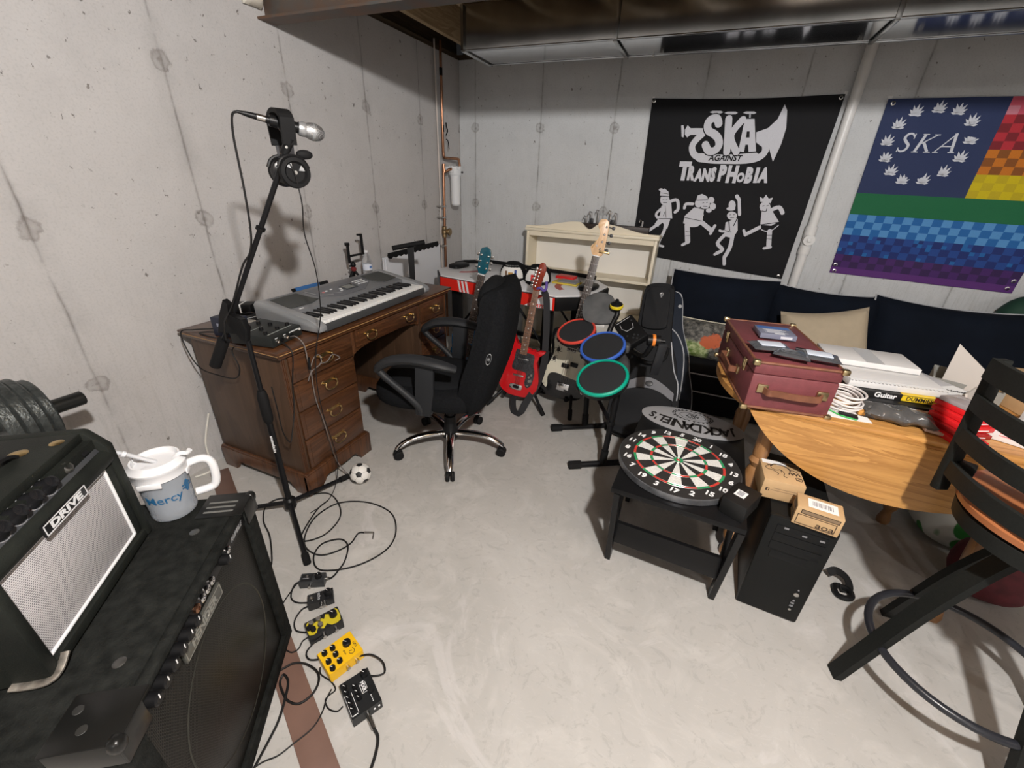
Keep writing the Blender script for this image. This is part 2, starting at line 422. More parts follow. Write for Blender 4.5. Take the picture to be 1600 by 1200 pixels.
# rim boards on top of the two foundation walls
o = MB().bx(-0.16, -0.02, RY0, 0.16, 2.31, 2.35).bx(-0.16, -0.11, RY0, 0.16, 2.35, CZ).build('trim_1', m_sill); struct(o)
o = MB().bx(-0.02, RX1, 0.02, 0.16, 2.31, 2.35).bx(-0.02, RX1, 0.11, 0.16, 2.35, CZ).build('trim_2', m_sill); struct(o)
for i in range(13):
    x = 0.17+0.4064*i
    o = MB().bx(x-0.02, x+0.02, RY0+0.02, 0.10, 2.352, CZ-0.002).build('ceiling_joist', m_joist); struct(o)
# steel I beam across the room
m_steel = mat('beam_paint', (0.10, 0.10, 0.095), 0.55, 0.3, col2=(0.16, 0.085, 0.05), vscale=7)
bz = 2.082
o = MB().bx(0.0, RX1, -1.935, -1.835, bz, bz+0.010).bx(0.0, RX1, -1.935, -1.835, bz+0.205, bz+0.215).bx(0.0, RX1, -1.888, -1.882, bz+0.01, bz+0.205)\
    .bx(0.0, RX1, -1.955, -1.815, bz+0.2155, 2.352).build('ceiling_beam', m_steel); struct(o)
o = MB().pillow(0.05, 0.07, 0.05, M4((0.012, -1.96, 2.19), (0, 1, 0), (0, 0, 1))).build('trim_3', mat('spray_foam', (0.62, 0.58, 0.5), 0.9, bump=0.6, bscale=50)); struct(o)

# ---------------------------------------------------------------- air duct
m_duct = mat('galvanised_steel', (0.40, 0.40, 0.39), 0.22, 1.0, var=0.2, vscale=5, bump=0.03, bscale=3)
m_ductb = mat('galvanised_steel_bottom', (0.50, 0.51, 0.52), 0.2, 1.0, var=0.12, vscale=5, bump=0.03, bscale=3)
duct = thing('air_duct', 'long galvanised steel air duct hung under the joists above the posters', 'duct', (0.60, -0.815, 2.13))
X0 = 0.60; yF, yB, zb = -1.005, -0.625, 2.130
MB().bx(X0, RX1-0.02, yF, yB, zb+0.002, zb+0.215, 0.002).build('trunk', m_duct, duct, True)
MB().bx(X0, RX1-0.02, yF+0.001, yB-0.001, zb, zb+0.0019).build('bottom_sheet', mat('galvanised_underside', (0.62, 0.63, 0.64), 0.1, 1.0, var=0.05, vscale=3, bump=0.02, bscale=2.5), duct, True)  # brighter copy of the steel: reflected wall light put into its colour
e = MB()
for y0, y1 in ((yF-0.006, yF+0.018), (yB-0.018, yB+0.006)): e.bx(X0-0.004, RX1-0.02, y0, y1, zb-0.005, zb-0.0005, 0.001)
e.build('bottom_flange', m_ductb, duct, True)
MB().bx(X0-0.006, X0+0.02, yF-0.006, yB+0.006, zb-0.009, zb-0.005).bx(X0-0.006, X0+0.012, yF-0.012, yF-0.001, zb-0.005, zb+0.214).build('end_seam', m_duct, duct, True)
for x in (1.52, 2.75, 3.98):
    MB().bx(x, x+0.022, yF-0.010, yF-0.001, zb-0.003, zb+0.214, 0.002).bx(x, x+0.022, yF, yB, zb-0.012, zb-0.0052, 0.002).build('drive_cleat', m_duct, duct, True)
MB().cyl((1.69, yB-0.03, zb-0.005), (1.69, yB-0.03, zb-0.012), 0.006, 8).build('screw', NICK, duct, True)
# register take-off under the duct, far right
MB().bx(3.42, 3.56, yF+0.02, yB-0.0, zb-0.022, zb-0.0055, 0.003).prism([(3.40, -0.66), (3.47, -0.60), (3.50, -0.56), (3.44, -0.575)], zb-0.0215, zb-0.0195).build('tape_patch', mat('foil_tape', (0.6, 0.6, 0.6), 0.4, 0.6), duct, True)

# ---------------------------------------------------------------- white drain pipe on the back wall
m_pvc = mat('pvc_white', (0.74, 0.73, 0.71), 0.35)
pvc = thing('drain_pipe', 'white plastic drain pipe running down the wall between the two banners', 'pipe', (2.885, -0.045, 0.0))
MB().cyl((2.885, -0.045, 0.0), (2.885, -0.045, 2.33), 0.031, 20).build('pipe_run', m_pvc, pvc, True)
co = MB(); co.lathe([(0.0385, 0), (0.0385, 0.05), (0.036, 0.053), (0.036, 0.13), (0.0385, 0.133), (0.0385, 0.19)], 20, TR(2.885, -0.045, 1.02)); co.build('coupling', m_pvc, pvc, True)
cp = MB().cyl((2.885, -0.07, 1.12), (2.885, -0.098, 1.12), 0.036, 20).build('cleanout_cap', m_pvc, pvc, True)
MB().box((2.885, -0.104, 1.12), (0.024, 0.014, 0.024), 0.002).build('square_plug', m_pvc, cp, True)

# ---------------------------------------------------------------- copper pipes and water filter by the corner
m_cu = mat('copper', (0.52, 0.26, 0.15), 0.32, 1.0, col2=(0.30, 0.16, 0.10), vscale=14)
m_brz = mat('bronze_valve', (0.35, 0.25, 0.14), 0.4, 1.0)
cu = thing('copper_pipe', 'copper water pipe dropping down the left wall near the corner and looping to the filter', 'pipe', (0.045, -0.385, 0.0))
MB().tube([(0.045, -0.36, 2.36), (0.045, -0.365, 1.62), (0.045, -0.36, 1.60)], 0.011, 12).tube([(0.045, -0.362, 1.62), (0.045, -0.36, 1.585), (0.05, -0.34, 1.572), (0.09, -0.215, 1.572), (0.095, -0.195, 1.56), (0.10, -0.185, 1.49), (0.10, -0.205, 1.47), (0.10, -0.235, 1.468)], 0.011, 12, 3).build('supply_run', m_cu, cu, True)
MB().tube([(0.10, -0.335, 1.49), (0.095, -0.36, 1.485), (0.06, -0.375, 1.46), (0.048, -0.378, 1.42), (0.045, -0.39, 0.0)], 0.0115, 12, 4).build('return_run', m_cu, cu, True)
MB().tube([(0.022, -0.41, 2.36), (0.022, -0.40, 1.3), (0.03, -0.42, 1.04), (0.03, -0.425, 0.86), (0.022, -0.41, 0.7), (0.022, -0.41, 0.0)], 0.006, 8, 4).build('wire', mat('ground_wire', (0.62, 0.55, 0.5), 0.5), cu, True)
v = MB().lathe([(0.012, -0.05), (0.02, -0.045), (0.02, -0.02), (0.027, -0.012), (0.027, 0.012), (0.02, 0.02), (0.02, 0.045), (0.012, 0.05)], 12, TR(0.045, -0.387, 0.985)); v.ell((0.06, -0.375, 0.985), (0.02, 0.022, 0.022))
v.build('valve', m_brz, cu, True)
MB().lathe([(0.006, 0), (0.03, 0.004), (0.033, 0.012), (0.03, 0.02), (0.008, 0.022)], 14, M4((0.075, -0.37, 0.985), (0, 1, 0), (0, 0, 1))).build('valve_wheel', m_brz, cu, True)
for z in (1.10, 0.86, 1.19):
    MB().bx(0.003, 0.058, -0.44, -0.355, z, z+0.012, 0.002).build('pipe_strap', NICK, cu, True)
for z in (2.14, 1.76):
    MB().lathe([(0.0125, 0), (0.0125, 0.05)], 10, TR(0.045, -0.362, z)).build('tape_wrap', BLKR, cu, True)
MB().tube([(0.055, -0.33, 1.74), (0.06, -0.31, 1.77), (0.055, -0.318, 1.80), (0.055, -0.325, 1.83)], 0.005, 6, 3).tube([(0.055, -0.33, 1.71), (0.06, -0.31, 1.70), (0.06, -0.295, 1.64)], 0.004, 6, 3).build('wire_tie', BLKR, cu, True)
m_fil = mat('filter_white', (0.74, 0.75, 0.76), 0.35)
fl = thing('water_filter', 'white cylinder water filter plumbed into the copper pipe by the corner', 'water filter', (0.10, -0.27, 1.20))
MB().lathe([(0.030, 0.0), (0.040, 0.012), (0.043, 0.22), (0.046, 0.245)], 24).build('bowl', m_fil, fl)
hd = MB().lathe([(0.055, 0.245), (0.057, 0.25), (0.057, 0.285), (0.05, 0.29), (0.046, 0.31), (0.03, 0.315)], 24); hd.bx(-0.018, 0.018, -0.068, 0.068, 0.262, 0.298, 0.006); hd.build('filter_head', m_fil, fl)
for i in range(8):
    a = 2*PI*i/8; MB().box((0.047*math.cos(a), 0.047*math.sin(a), 0.30), (0.012, 0.012, 0.03), 0.002, None).build('grip_rib', m_fil, fl)
MB().box((0.058, 0.02, 0.268), (0.003, 0.03, 0.014), 0).build('filter_tag', BLK, fl)
MB().bx(-0.10, -0.045, -0.03, 0.03, 0.27, 0.31, 0.003).build('bracket', m_fil, fl)

# ================================================================ wooden pedestal desk along the left wall
m_dk = wood('walnut_veneer', (0.046, 0.018, 0.0075), (0.105, 0.042, 0.017), 1, 1.0, 0.32, 10, 0.5, 0.25)
m_dkv = wood('walnut_veneer_upright', (0.05, 0.019, 0.008), (0.112, 0.045, 0.018), 2, 0.7, 0.34, 8, 0.5, 0.2)
m_dks = wood('walnut_side_panel', (0.050, 0.027, 0.015), (0.085, 0.047, 0.027), 2, 0.6, 0.42, 6, 0.4)
m_gold = mat('worn_gilt_line', (0.36, 0.20, 0.08), 0.45)
m_in = mat('desk_shadow_gap', (0.012, 0.006, 0.003), 0.9)
dx0, dx1, dy0, dy1, dz = 0.06, 0.69, -2.735, -1.365, 0.766
desk = thing('pedestal_desk', 'dark walnut pedestal desk with brass drawer pulls against the left wall', 'desk', (0.37, -2.05, 0))
t = MB()
t.bx(dx0, dx1, dy0, dy1, dz-0.012, dz, 0.003).bx(dx0+0.006, dx1-0.007, dy0+0.007, dy1-0.007, dz-0.024, dz-0.011, 0.004).bx(dx0+0.012, dx1-0.014, dy0+0.014, dy1-0.014, dz-0.036, dz-0.022, 0.003)
t.build('desktop', m_dk, desk, True)
MB().tube([(dx1-0.001, dy0+0.01, dz-0.013), (dx1-0.001, dy1-0.01, dz-0.013)], 0.0022, 6).tube([(dx0+0.02, dy0+0.001, dz-0.013), (dx1, dy0+0.001, dz-0.013)], 0.0016, 6).build('edge_wear', m_gold, desk, True)
bx1 = 0.652
PL = (-2.700, -2.285); PR = (-1.712, -1.392)
for y0, y1 in (PL, PR):
    MB().bx(0.075, bx1, y0, y1, 0.06, dz-0.037, 0.004).build('pedestal', m_dks, desk, True)
# centre apron over the knee hole
ap = [(PL[1], 0.585)]
for i in range(11):
    u = i/10; ap.append((PL[1]+0.01+(PR[0]-PL[1]-0.02)*u, 0.60+0.025*math.sin(PI*u)**0.5))
ap += [(PR[0], 0.585), (PR[0], dz-0.037), (PL[1], dz-0.037)]
MB().prism(ap, 0.0, 0.02, M4((bx1-0.021, 0, 0), (0, 1, 0), (0, 0, 1))).bx(0.09, bx1-0.022, PL[1]+0.001, PR[0]-0.001, 0.66, dz-0.037).build('centre_apron', m_dkv, desk, True)
MB().bx(0.09, 0.105, PL[1]+0.001, PR[0]-0.001, 0.22, 0.659).build('modesty_panel', m_dks, desk, True)
# bracket feet / skirts
def skirt_poly(L, h=0.118):
    f = 0.085
    p = [(0, 0), (f, 0), (f+0.004, 0.022), (f+0.022, 0.030), (f+0.03, 0.052), (f+0.055, 0.058), (f+0.075, 0.05)]
    q = [(L-a, b) for a, b in p[::-1]]
    return p+q+[(L, h), (0, h)]
for y0, y1 in (PL, PR):
    s = MB()
    s.prism(skirt_poly(y1-y0+0.03), 0, 0.02, M4((bx1+0.002, y0-0.015, 0), (0, 1, 0), (0, 0, 1)), 0, 0.002)
    s.prism(skirt_poly(0.60), 0, 0.02, M4((0.07, y0+0.005, 0), (1, 0, 0), (0, 0, 1)), 0, 0.002)
    s.prism(skirt_poly(0.60), 0, 0.02, M4((0.07, y1+0.015, 0), (1, 0, 0), (0, 0, 1)), 0, 0.002)
    s.bx(0.072, bx1+0.02, y0-0.012, y1+0.012, 0.116, 0.128, 0.004)
    s.build('bracket_foot_skirt', m_dkv, desk, True)
# drawers with bail pulls
def pull(parent, y, z, x):
    b = MB()
    b.prism([(-0.046, 0.004), (-0.036, 0.014), (-0.024, 0.008), (-0.010, 0.012), (0, 0.009), (0.010, 0.012), (0.024, 0.008), (0.036, 0.014), (0.046, 0.004), (0.034, -0.006), (0.016, -0.004), (0, -0.008), (-0.016, -0.004), (-0.034, -0.006)], 0, 0.002, M4((x, y, z+0.002), (0, 1, 0), (0, 0, 1)))
    for s in (-1, 1):
        b.cyl((x, y+s*0.032, z+0.004), (x+0.016, y+s*0.032, z+0.004), 0.0045, 8).ell((x+0.017, y+s*0.032, z+0.004), (0.006, 0.006, 0.006), None, 0, 8)
    b.tube([(x+0.015, y-0.032, z+0.004), (x+0.018, y-0.036, z-0.012), (x+0.02, y-0.022, z-0.026), (x+0.02, y, z-0.030), (x+0.02, y+0.022, z-0.026), (x+0.018, y+0.036, z-0.012), (x+0.015, y+0.032, z+0.004)], 0.0032, 8, 4)
    return b.build('drawer_pull', BRASS, parent, True)
def drawer(y0, y1, z0, z1, pulls):
    d = MB().bx(bx1-0.002, bx1+0.012, y0, y1, z0, z1, 0.004).bx(bx1+0.011, bx1+0.0145, y0+0.018, y1-0.018, z0+0.014, z1-0.014, 0.0015).build('drawer', m_dk, desk, True)
    for y in pulls: pull(d, y, (z0+z1)/2+0.008, bx1+0.0145)
zs = ((0.598, 0.722), (0.452, 0.592), (0.300, 0.446), (0.136, 0.294))
for z0, z1 in zs:
    drawer(PL[0]+0.032, PL[1]-0.012, z0, z1, [(PL[0]+PL[1])/2+0.012])
    drawer(PR[0]+0.02, PR[1]-0.03, z0, z1, [(PR[0]+PR[1])/2])
drawer(PL[1]+0.022, PR[0]-0.022, 0.628, 0.722, [-2.165, -1.83])
for y in (PL[0]+0.012, PL[1]+0.004, PR[0]-0.004, PR[1]-0.012):
    z0 = 0.136 if y in (PL[0]+0.012, PR[1]-0.012) else 0.60
    f = MB()
    for k in (-0.008, 0.0, 0.008): f.tube([(bx1+0.001, y+k, z0), (bx1+0.001, y+k, 0.722)], 0.0036, 8)
    f.build('fluted_pilaster', m_dkv, desk, True)

# ---------------------------------------------------------------- electronic keyboard
m_kbs = mat('keyboard_silver', (0.34, 0.35, 0.36), 0.36, 0.35)
m_kbp = mat('keyboard_panel_grey', (0.20, 0.205, 0.215), 0.45, 0.2)
m_kbd = mat('keyboard_dark_grey', (0.05, 0.052, 0.054), 0.5)
m_grl = grid_mat('speaker_cloth_grey', (0.075, 0.08, 0.075), (0.03, 0.03, 0.03), 0.004, (0, 1), 0.6, 0.7)
kb = thing('electronic_keyboard', 'silver and grey electronic piano keyboard lying on the desk', 'keyboard', M4((0.675, -2.495, dz+0.001), (-0.018, 0.9, 0), (-1, 0, 0)))
W, D = 0.90, 0.385
prof = [(0.004, 0.010), (0.0, 0.018), (0.002, 0.042), (0.012, 0.050), (0.150, 0.058), (0.158, 0.072), (0.34, 0.105), (0.372, 0.104), (0.385, 0.09), (0.385, 0.010)]
YZ = lambda x0: M4((x0, 0, 0), (0, 1, 0), (0, 0, 1))
bp = [(0.0, 0.012), (-0.012, 0.02), (-0.014, 0.036), (0.0, 0.052), (0.06, 0.070), (0.158, 0.083), (0.335, 0.112), (0.372, 0.110), (0.388, 0.094), (0.388, 0.012)]
for x in (0.0, W-0.042): MB().prism(bp, 0, 0.042, YZ(x), 0, 0.006).build('end_cheek', m_kbs, kb)
MB().prism([(0.0, 0.008), (-0.004, 0.03), (0.0, 0.043), (0.012, 0.043), (0.15, 0.043), (0.385, 0.043), (0.385, 0.008)], 0.0415, W-0.0415, YZ(0)).build('lower_case', m_kbd, kb)
MB().prism([(0.158, 0.0435), (0.158, 0.078), (0.335, 0.108), (0.37, 0.106), (0.385, 0.09), (0.385, 0.0435)], 0.0425, W-0.0425, YZ(0), 0, 0.002).build('top_panel', m_kbp, kb)
def pl(y): return 0.078+(y-0.158)*(0.108-0.078)/(0.335-0.158)
SL = M4((0, 0.158, 0.0782), (1, 0, 0), (0, 0.177, 0.030))           # frame on the sloping panel
for poly in ([(0.045, 0.045), (0.17, 0.040), (0.235, 0.060), (0.215, 0.09), (0.20, 0.175), (0.05, 0.175)], [(W-0.045, 0.045), (W-0.17, 0.03), (W-0.21, 0.06), (W-0.225, 0.12), (W-0.215, 0.175), (W-0.05, 0.175)]):
    MB().prism(poly, 0, 0.004, SL, 0, 0.0015).build('speaker_grille', m_grl, kb)
MB().prism([(0.255, 0.075), (0.36, 0.022), (W-0.36, 0.022), (W-0.225, 0.10), (W-0.235, 0.17), (0.24, 0.17)], 0, 0.0025, SL, 0, 0.001).build('control_panel', mat('control_panel_blue_grey', (0.16, 0.165, 0.18), 0.4, 0.3), kb)
disp = MB().prism([(0.44, 0.062), (0.53, 0.062), (0.545, 0.095), (0.53, 0.122), (0.44, 0.122)], 0.0026, 0.005, SL, 0, 0.001).build('display', mat('lcd_bezel', (0.05, 0.055, 0.06), 0.25), kb)
MB().prism([(0.452, 0.072), (0.515, 0.072), (0.515, 0.112), (0.452, 0.112)], 0.0051, 0.0056, SL).build('lcd_screen', mat('lcd', (0.17, 0.18, 0.17), 0.15), disp)
for i in range(3):
    for j in range(4):
        MB().prism([(0.56+j*0.022, 0.085+i*0.022), (0.576+j*0.022, 0.085+i*0.022), (0.576+j*0.022, 0.092+i*0.022), (0.56+j*0.022, 0.092+i*0.022)], 0.0026, 0.0062, SL, 0, 0.001).build('panel_button', mat('button_white', (0.65, 0.66, 0.66), 0.4) if (i, j) == (0, 0) else bpy.data.materials['button_white'], kb)
for k, (u, v) in enumerate(((0.305, 0.10), (0.33, 0.105), (0.37, 0.11), (0.405, 0.07), (0.418, 0.09))):
    MB().prism([(u, v), (u+0.014, v), (u+0.014, v+0.008), (u, v+0.008)], 0.0026, 0.006, SL).build('panel_button', bpy.data.materials['button_white'] if k else mat('power_button', (0.55, 0.2, 0.2), 0.4), kb)
MB().prism([(0.27, 0.088), (0.335, 0.056), (0.338, 0.060), (0.273, 0.092)], 0.0026, 0.0034, SL).prism([(0.245, 0.165), (0.262, 0.105), (0.266, 0.106), (0.25, 0.165)], 0.0026, 0.0034, SL).prism([(0.34, 0.072), (0.40, 0.055), (0.40, 0.0585), (0.34, 0.0755)], 0.0026, 0.0034, SL).build('trim_stripe', SILVER, kb)
MB().prism([(0.075, 0.018), (0.1, 0.018), (0.1, 0.025), (0.075, 0.025)], 0, 0.0009, SL).build('printed_mark', INKW, kb)
m_wk = mat('white_key', (0.78, 0.78, 0.76), 0.3); m_bk = mat('black_key', (0.012, 0.012, 0.013), 0.3)
nk = 36; kx0, kx1 = 0.047, W-0.047; kw = (kx1-kx0)/nk
k0 = MB().bx(0.0004, kw-0.0004, 0.004, 0.150, 0.0435, 0.0585, 0.0015).build('white_key', m_wk, kb); k0.location = (kx0, 0, 0)
b0 = MB().prism([(0.058, 0.0592), (0.062, 0.067), (0.068, 0.0695), (0.1545, 0.0695), (0.1545, 0.0592)], -0.0058, 0.0058, YZ(0), 0, 0.0012).build('black_key', m_bk, kb); b0.location = (kx0+kw, 0, 0)
for i in range(1, nk):
    c = k0.copy(); COL.objects.link(c); c.location = (kx0+i*kw, 0, 0)
first = True
for i in range(nk-1):
    if i % 7 in (0, 1, 3, 4, 5):
        if first: first = False; continue
        c = b0.copy(); COL.objects.link(c); c.location = (kx0+(i+1)*kw, 0, 0)

# ---------------------------------------------------------------- small mixer / interface at the desk corner
mx = thing('audio_interface', 'black box of small knobs and jacks at the front corner of the desk', 'audio interface', M4((0.632, -2.70, dz), (-0.035, 0.18, 0), (-1, 0, 0)))
MB().prism([(0, 0.006), (0, 0.045), (0.006, 0.05), (0.20, 0.058), (0.20, 0.006)], 0, 0.185, M4((0, 0, 0), (0, 1, 0), (0, 0, 1)), 0, 0.002).build('case', mat('interface_black', (0.016, 0.018, 0.017), 0.4), mx)
for u, v in ((0.03, 0.05), (0.065, 0.10), (0.10, 0.05), (0.13, 0.11), (0.155, 0.045), (0.06, 0.155), (0.12, 0.16)):
    z = 0.0502+v*0.04
    MB().lathe([(0.009, 0), (0.008, 0.012), (0.0, 0.0125)], 12, TR(u, v, z)).build('knob', BLK, mx)
MB().bx(0.02, 0.165, 0.03, 0.034, 0.0512, 0.0525).bx(0.03, 0.10, 0.125, 0.128, 0.0552, 0.0562).build('printed_scale', mat('faded_print', (0.3, 0.32, 0.3), 0.6), mx)
for u in (0.03, 0.055, 0.085, 0.115):
    MB().lathe([(0.009, 0), (0.009, 0.006), (0.005, 0.006), (0.005, 0.001)], 10, M4((u, 0, 0.024), (1, 0, 0), (0, 0, 1))).build('jack_socket', NICK if u in (0.03, 0.085) else BLK, mx)
MB().bx(0.02, 0.035, -0.0008, 0, 0.037, 0.041).bx(0.07, 0.083, -0.0008, 0, 0.037, 0.041).bx(0.105, 0.165, -0.0008, 0, 0.036, 0.041).build('front_lettering', mat('interface_print', (0.6, 0.62, 0.62), 0.5), mx)
MB().lathe([(0.006, 0), (0.006, 0.002), (0, 0.002)], 12, M4((0.172, 0, 0.034), (1, 0, 0), (0, 0, 1))).build('indicator_light', mat('frosted_led', (0.7, 0.7, 0.68), 0.4), mx)

# ---------------------------------------------------------------- clutter on the desk end
bb = thing('speaker_box', 'small dark navy box standing at the wall end of the desk', 'box', M4((0.275, -2.705, dz), (0.13, 0.02, 0), (0, 1, 0)))
MB().bx(0, 0.125, 0, 0.075, 0, 0.085, 0.004).build('case', mat('navy_box', (0.014, 0.018, 0.035), 0.5), bb)
MB().bx(0.03, 0.045, -0.001, 0, 0.045, 0.06).bx(0.118, 0.124, -0.001, 0, 0.03, 0.07).build('label_strip', mat('grey_blue_label', (0.22, 0.24, 0.30), 0.6), bb)
for i, (x, y, a, w_, h_, z) in enumerate(((0.24, -2.47, 0.3, 0.13, 0.10, 0.0), (0.36, -2.51, 0.2, 0.11, 0.08, 0.006))):
    o = MB().bx(-w_/2, w_/2, -h_/2, h_/2, 0, 0.0022+0.002*i, 0.0005, M4((x, y, dz+0.0005+z), (math.cos(a), math.sin(a), 0), (-math.sin(a), math.cos(a), 0))).build('paper_sheet', PAPER, None, loc=(x, y, dz))
    tag(o, ('white paper sheet on the desk behind the cables', 'white card lying beside the keyboard end on the desk')[i], 'paper')
m_clear = mat('clear_film', (0.85, 0.85, 0.83), 0.12, trans=0.85, ior=1.2, bump=0.8, bscale=30)
bag = MB().pillow(0.065, 0.05, 0.022, TR(0.335, -2.585, dz+0.024), 0, 10, 0, 0.1, 4).build('plastic_bag', mat('crinkled_clear_bag', (0.55, 0.50, 0.44), 0.2, trans=0.5, ior=1.2, bump=0.9, bscale=40), None, loc=(0.335, -2.585, dz))
tag(bag, 'crinkled clear plastic bag of small parts on the desk behind the knob box', 'bag')
rp = thing('snack_packet', 'small pink and white packet on the desk behind the stand', 'packet', M4((0.42, -2.655, dz), (0.09, 0.02, 0), (-0.02, 0.09, 0)))
MB().pillow(0.035, 0.03, 0.008, TR(0, 0, 0.009), 0, 8).build('packet', mat('pink_packet', (0.55, 0.32, 0.28), 0.4), rp)
MB().bx(-0.02, 0.0, -0.012, 0.006, 0.0155, 0.0175).bx(0.004, 0.02, -0.01, 0.012, 0.0155, 0.0175).build('printed_panel', PAPER, rp)
ad = thing('strap_bundle', 'black coiled strap and adapter heap on the desk behind the keyboard', 'strap', (0.20, -2.50, dz))
s = MB().tube([(0.02+0.07*math.cos(a)*(1-a*0.02), 0.0+0.06*math.sin(a), 0.012+a*0.0022) for a in [i*0.4 for i in range(45)]], 0.006, 6)
s.build('coil', CABLE, ad)
MB().bx(-0.05, 0.05, -0.02, 0.05, 0.045, 0.085, 0.006, RZ(0.5)).build('adapter', BLK, ad)
MB().bx(-0.002, 0.004, -0.021, 0.051, 0.044, 0.086, 0, RZ(0.5)).build('adapter_band', PAPER, ad)
# tablet-like blue folder behind the keyboard
tb = thing('blue_folder', 'bright blue folder with dark edge leaning behind the keyboard', 'folder', M4((0.175, -2.16, dz), (0.0, 0.26, 0), (-1, 0, 0.0)))
R = RX(math.radians(62))
MB().bx(0, 0.26, 0, 0.085, 0, 0.012, 0.003, R).build('cover', BLK, tb)
MB().bx(0.02, 0.19, 0.02, 0.0852, 0.0121, 0.014, 0.001, R).build('blue_face', mat('blue_plastic', (0.04, 0.13, 0.33), 0.4), tb)
# desk cables
def cable(name, label, pts, r=0.0028, m=None, k=6, cat='cable', group=None):
    o = MB().tube(pts, r, 8, k).build(name, m or CABLE, None, loc=tuple(pts[0])); tag(o, label, cat, group); return o
cable('cable_loop', 'thin black cable looping over the wall end of the desktop and down its side', [(0.27, -2.60, dz+0.006), (0.20, -2.66, dz+0.006), (0.14, -2.71, dz+0.006), (0.10, -2.742, dz-0.005), (0.12, -2.745, 0.66), (0.17, -2.745, 0.60), (0.27, -2.745, 0.59), (0.40, -2.745, 0.60), (0.45, -2.745, 0.66), (0.43, -2.742, 0.74), (0.47, -2.70, dz+0.006), (0.52, -2.66, dz+0.006)], 0.0028)
cable('cable_loop', 'thin black cable curled on the desktop beside the navy box', [(0.40, -2.62, dz+0.004), (0.30, -2.68, dz+0.010), (0.22, -2.70, dz+0.006), (0.20, -2.722, dz+0.004), (0.28, -2.728, dz+0.004), (0.40, -2.722, dz+0.006), (0.44, -2.70, dz+0.008)], 0.0028)
cable('cable_loop', 'black cable bowing across the white paper on the desk', [(0.38, -2.44, dz+0.03), (0.32, -2.50, dz+0.028), (0.26, -2.53, dz+0.012), (0.22, -2.58, dz+0.004)], 0.0032)
cord = thing('braided_cable', 'grey braided audio cable tied in bows and hanging down the drawer fronts', 'cable', (0.645, -2.60, 0.79))
MB().tube([(0.625, -2.605, 0.79), (0.68, -2.62, 0.805), (0.705, -2.61, 0.77), (0.71, -2.61, 0.69), (0.705, -2.60, 0.65), (0.70, -2.60, 0.56), (0.69, -2.59, 0.48), (0.695, -2.575, 0.36), (0.69, -2.56, 0.25), (0.70, -2.55, 0.13), (0.72, -2.53, 0.05), (0.75, -2.52, 0.012)], 0.0026, 8, 6).build('lead', mat('grey_braid', (0.16, 0.14, 0.13), 0.5), cord, True)
MB().tube([(0.708, -2.605, 0.655), (0.71, -2.575, 0.70), (0.71, -2.545, 0.70), (0.71, -2.545, 0.66), (0.708, -2.60, 0.64), (0.70, -2.62, 0.60)], 0.0024, 8, 6).tube([(0.71, -2.55, 0.66), (0.70, -2.50, 0.65), (0.698, -2.46, 0.67), (0.697, -2.42, 0.64), (0.697, -2.45, 0.635)], 0.0024, 8, 6).build('bow', bpy.data.materials['grey_braid'], cord, True)
MB().cyl((0.71, -2.608, 0.655), (0.712, -2.606, 0.71), 0.006, 10).build('plug', BLK, cord, True)
cable('cable', 'black cable hanging from the knob box down the desk corner and back up', [(0.64, -2.66, 0.785), (0.675, -2.665, 0.775), (0.698, -2.668, 0.74), (0.69, -2.69, 0.62), (0.69, -2.71, 0.5), (0.70, -2.75, 0.41), (0.705, -2.775, 0.37), (0.71, -2.80, 0.44), (0.71, -2.80, 0.55), (0.70, -2.795, 0.65)], 0.0026)
# ---------------------------------------------------------------- phone tripod, bottle, T stand, pad
tp = thing('phone_tripod', 'small black phone tripod with open clamp standing behind the keyboard', 'tripod', (0.14, -1.665, dz))
for a in (0.3, 2.4, 4.5):
    MB().tube([(0, 0, 0.105), (0.03*math.cos(a), 0.03*math.sin(a), 0.06), (0.062*math.cos(a), 0.062*math.sin(a), 0.004)], [0.008, 0.009, 0.007], 8, 3).build('leg', BLKR, tp)
MB().lathe([(0.014, 0), (0.018, 0.008), (0.018, 0.02), (0.012, 0.026)], 14, TR(0, 0, 0.095)).build('collar', mat('dark_red_ring', (0.16, 0.02, 0.02), 0.5), tp)
MB().ell((0, 0, 0.135), (0.017, 0.017, 0.02)).cyl((0, -0.03, 0.13), (0, 0.02, 0.13), 0.006, 8).build('ball_head', BLK, tp)
MB().bx(-0.008, 0.008, -0.03, 0.10, 0.185, 0.197, 0.003).bx(-0.008, 0.008, -0.035, -0.020, 0.15, 0.27, 0.004).bx(-0.008, 0.008, 0.095, 0.11, 0.185, 0.315, 0.004).bx(-0.01, 0.01, 0.07, 0.105, 0.305, 0.317, 0.003).bx(-0.012, 0.012, -0.042, -0.018, 0.255, 0.275, 0.004).build('phone_clamp', BLK, tp)
wb = thing('water_bottle', 'clear plastic water bottle with blue label behind the keyboard', 'bottle', (0.15, -1.545, dz))
MB().lathe([(0.0, 0.002), (0.026, 0), (0.031, 0.008), (0.031, 0.05), (0.029, 0.055), (0.031, 0.06), (0.031, 0.13), (0.030, 0.145), (0.02, 0.175), (0.012, 0.19), (0.012, 0.20)], 20).build('bottle_body', mat('clear_pet', (0.9, 0.92, 0.94), 0.08, trans=0.9, ior=1.15), wb)
MB().lathe([(0.0316, 0.085), (0.0316, 0.125)], 20, cap=False).build('bottle_label', mat('bottle_label', (0.62, 0.66, 0.74), 0.5), wb)
MB().bx(0.0318, 0.033, -0.016, 0.004, 0.10, 0.112).build('label_print', mat('label_blue', (0.08, 0.2, 0.5), 0.5), wb)
MB().lathe([(0.0135, 0.198), (0.0135, 0.212), (0, 0.212)], 14).build('bottle_cap', WHT, wb)
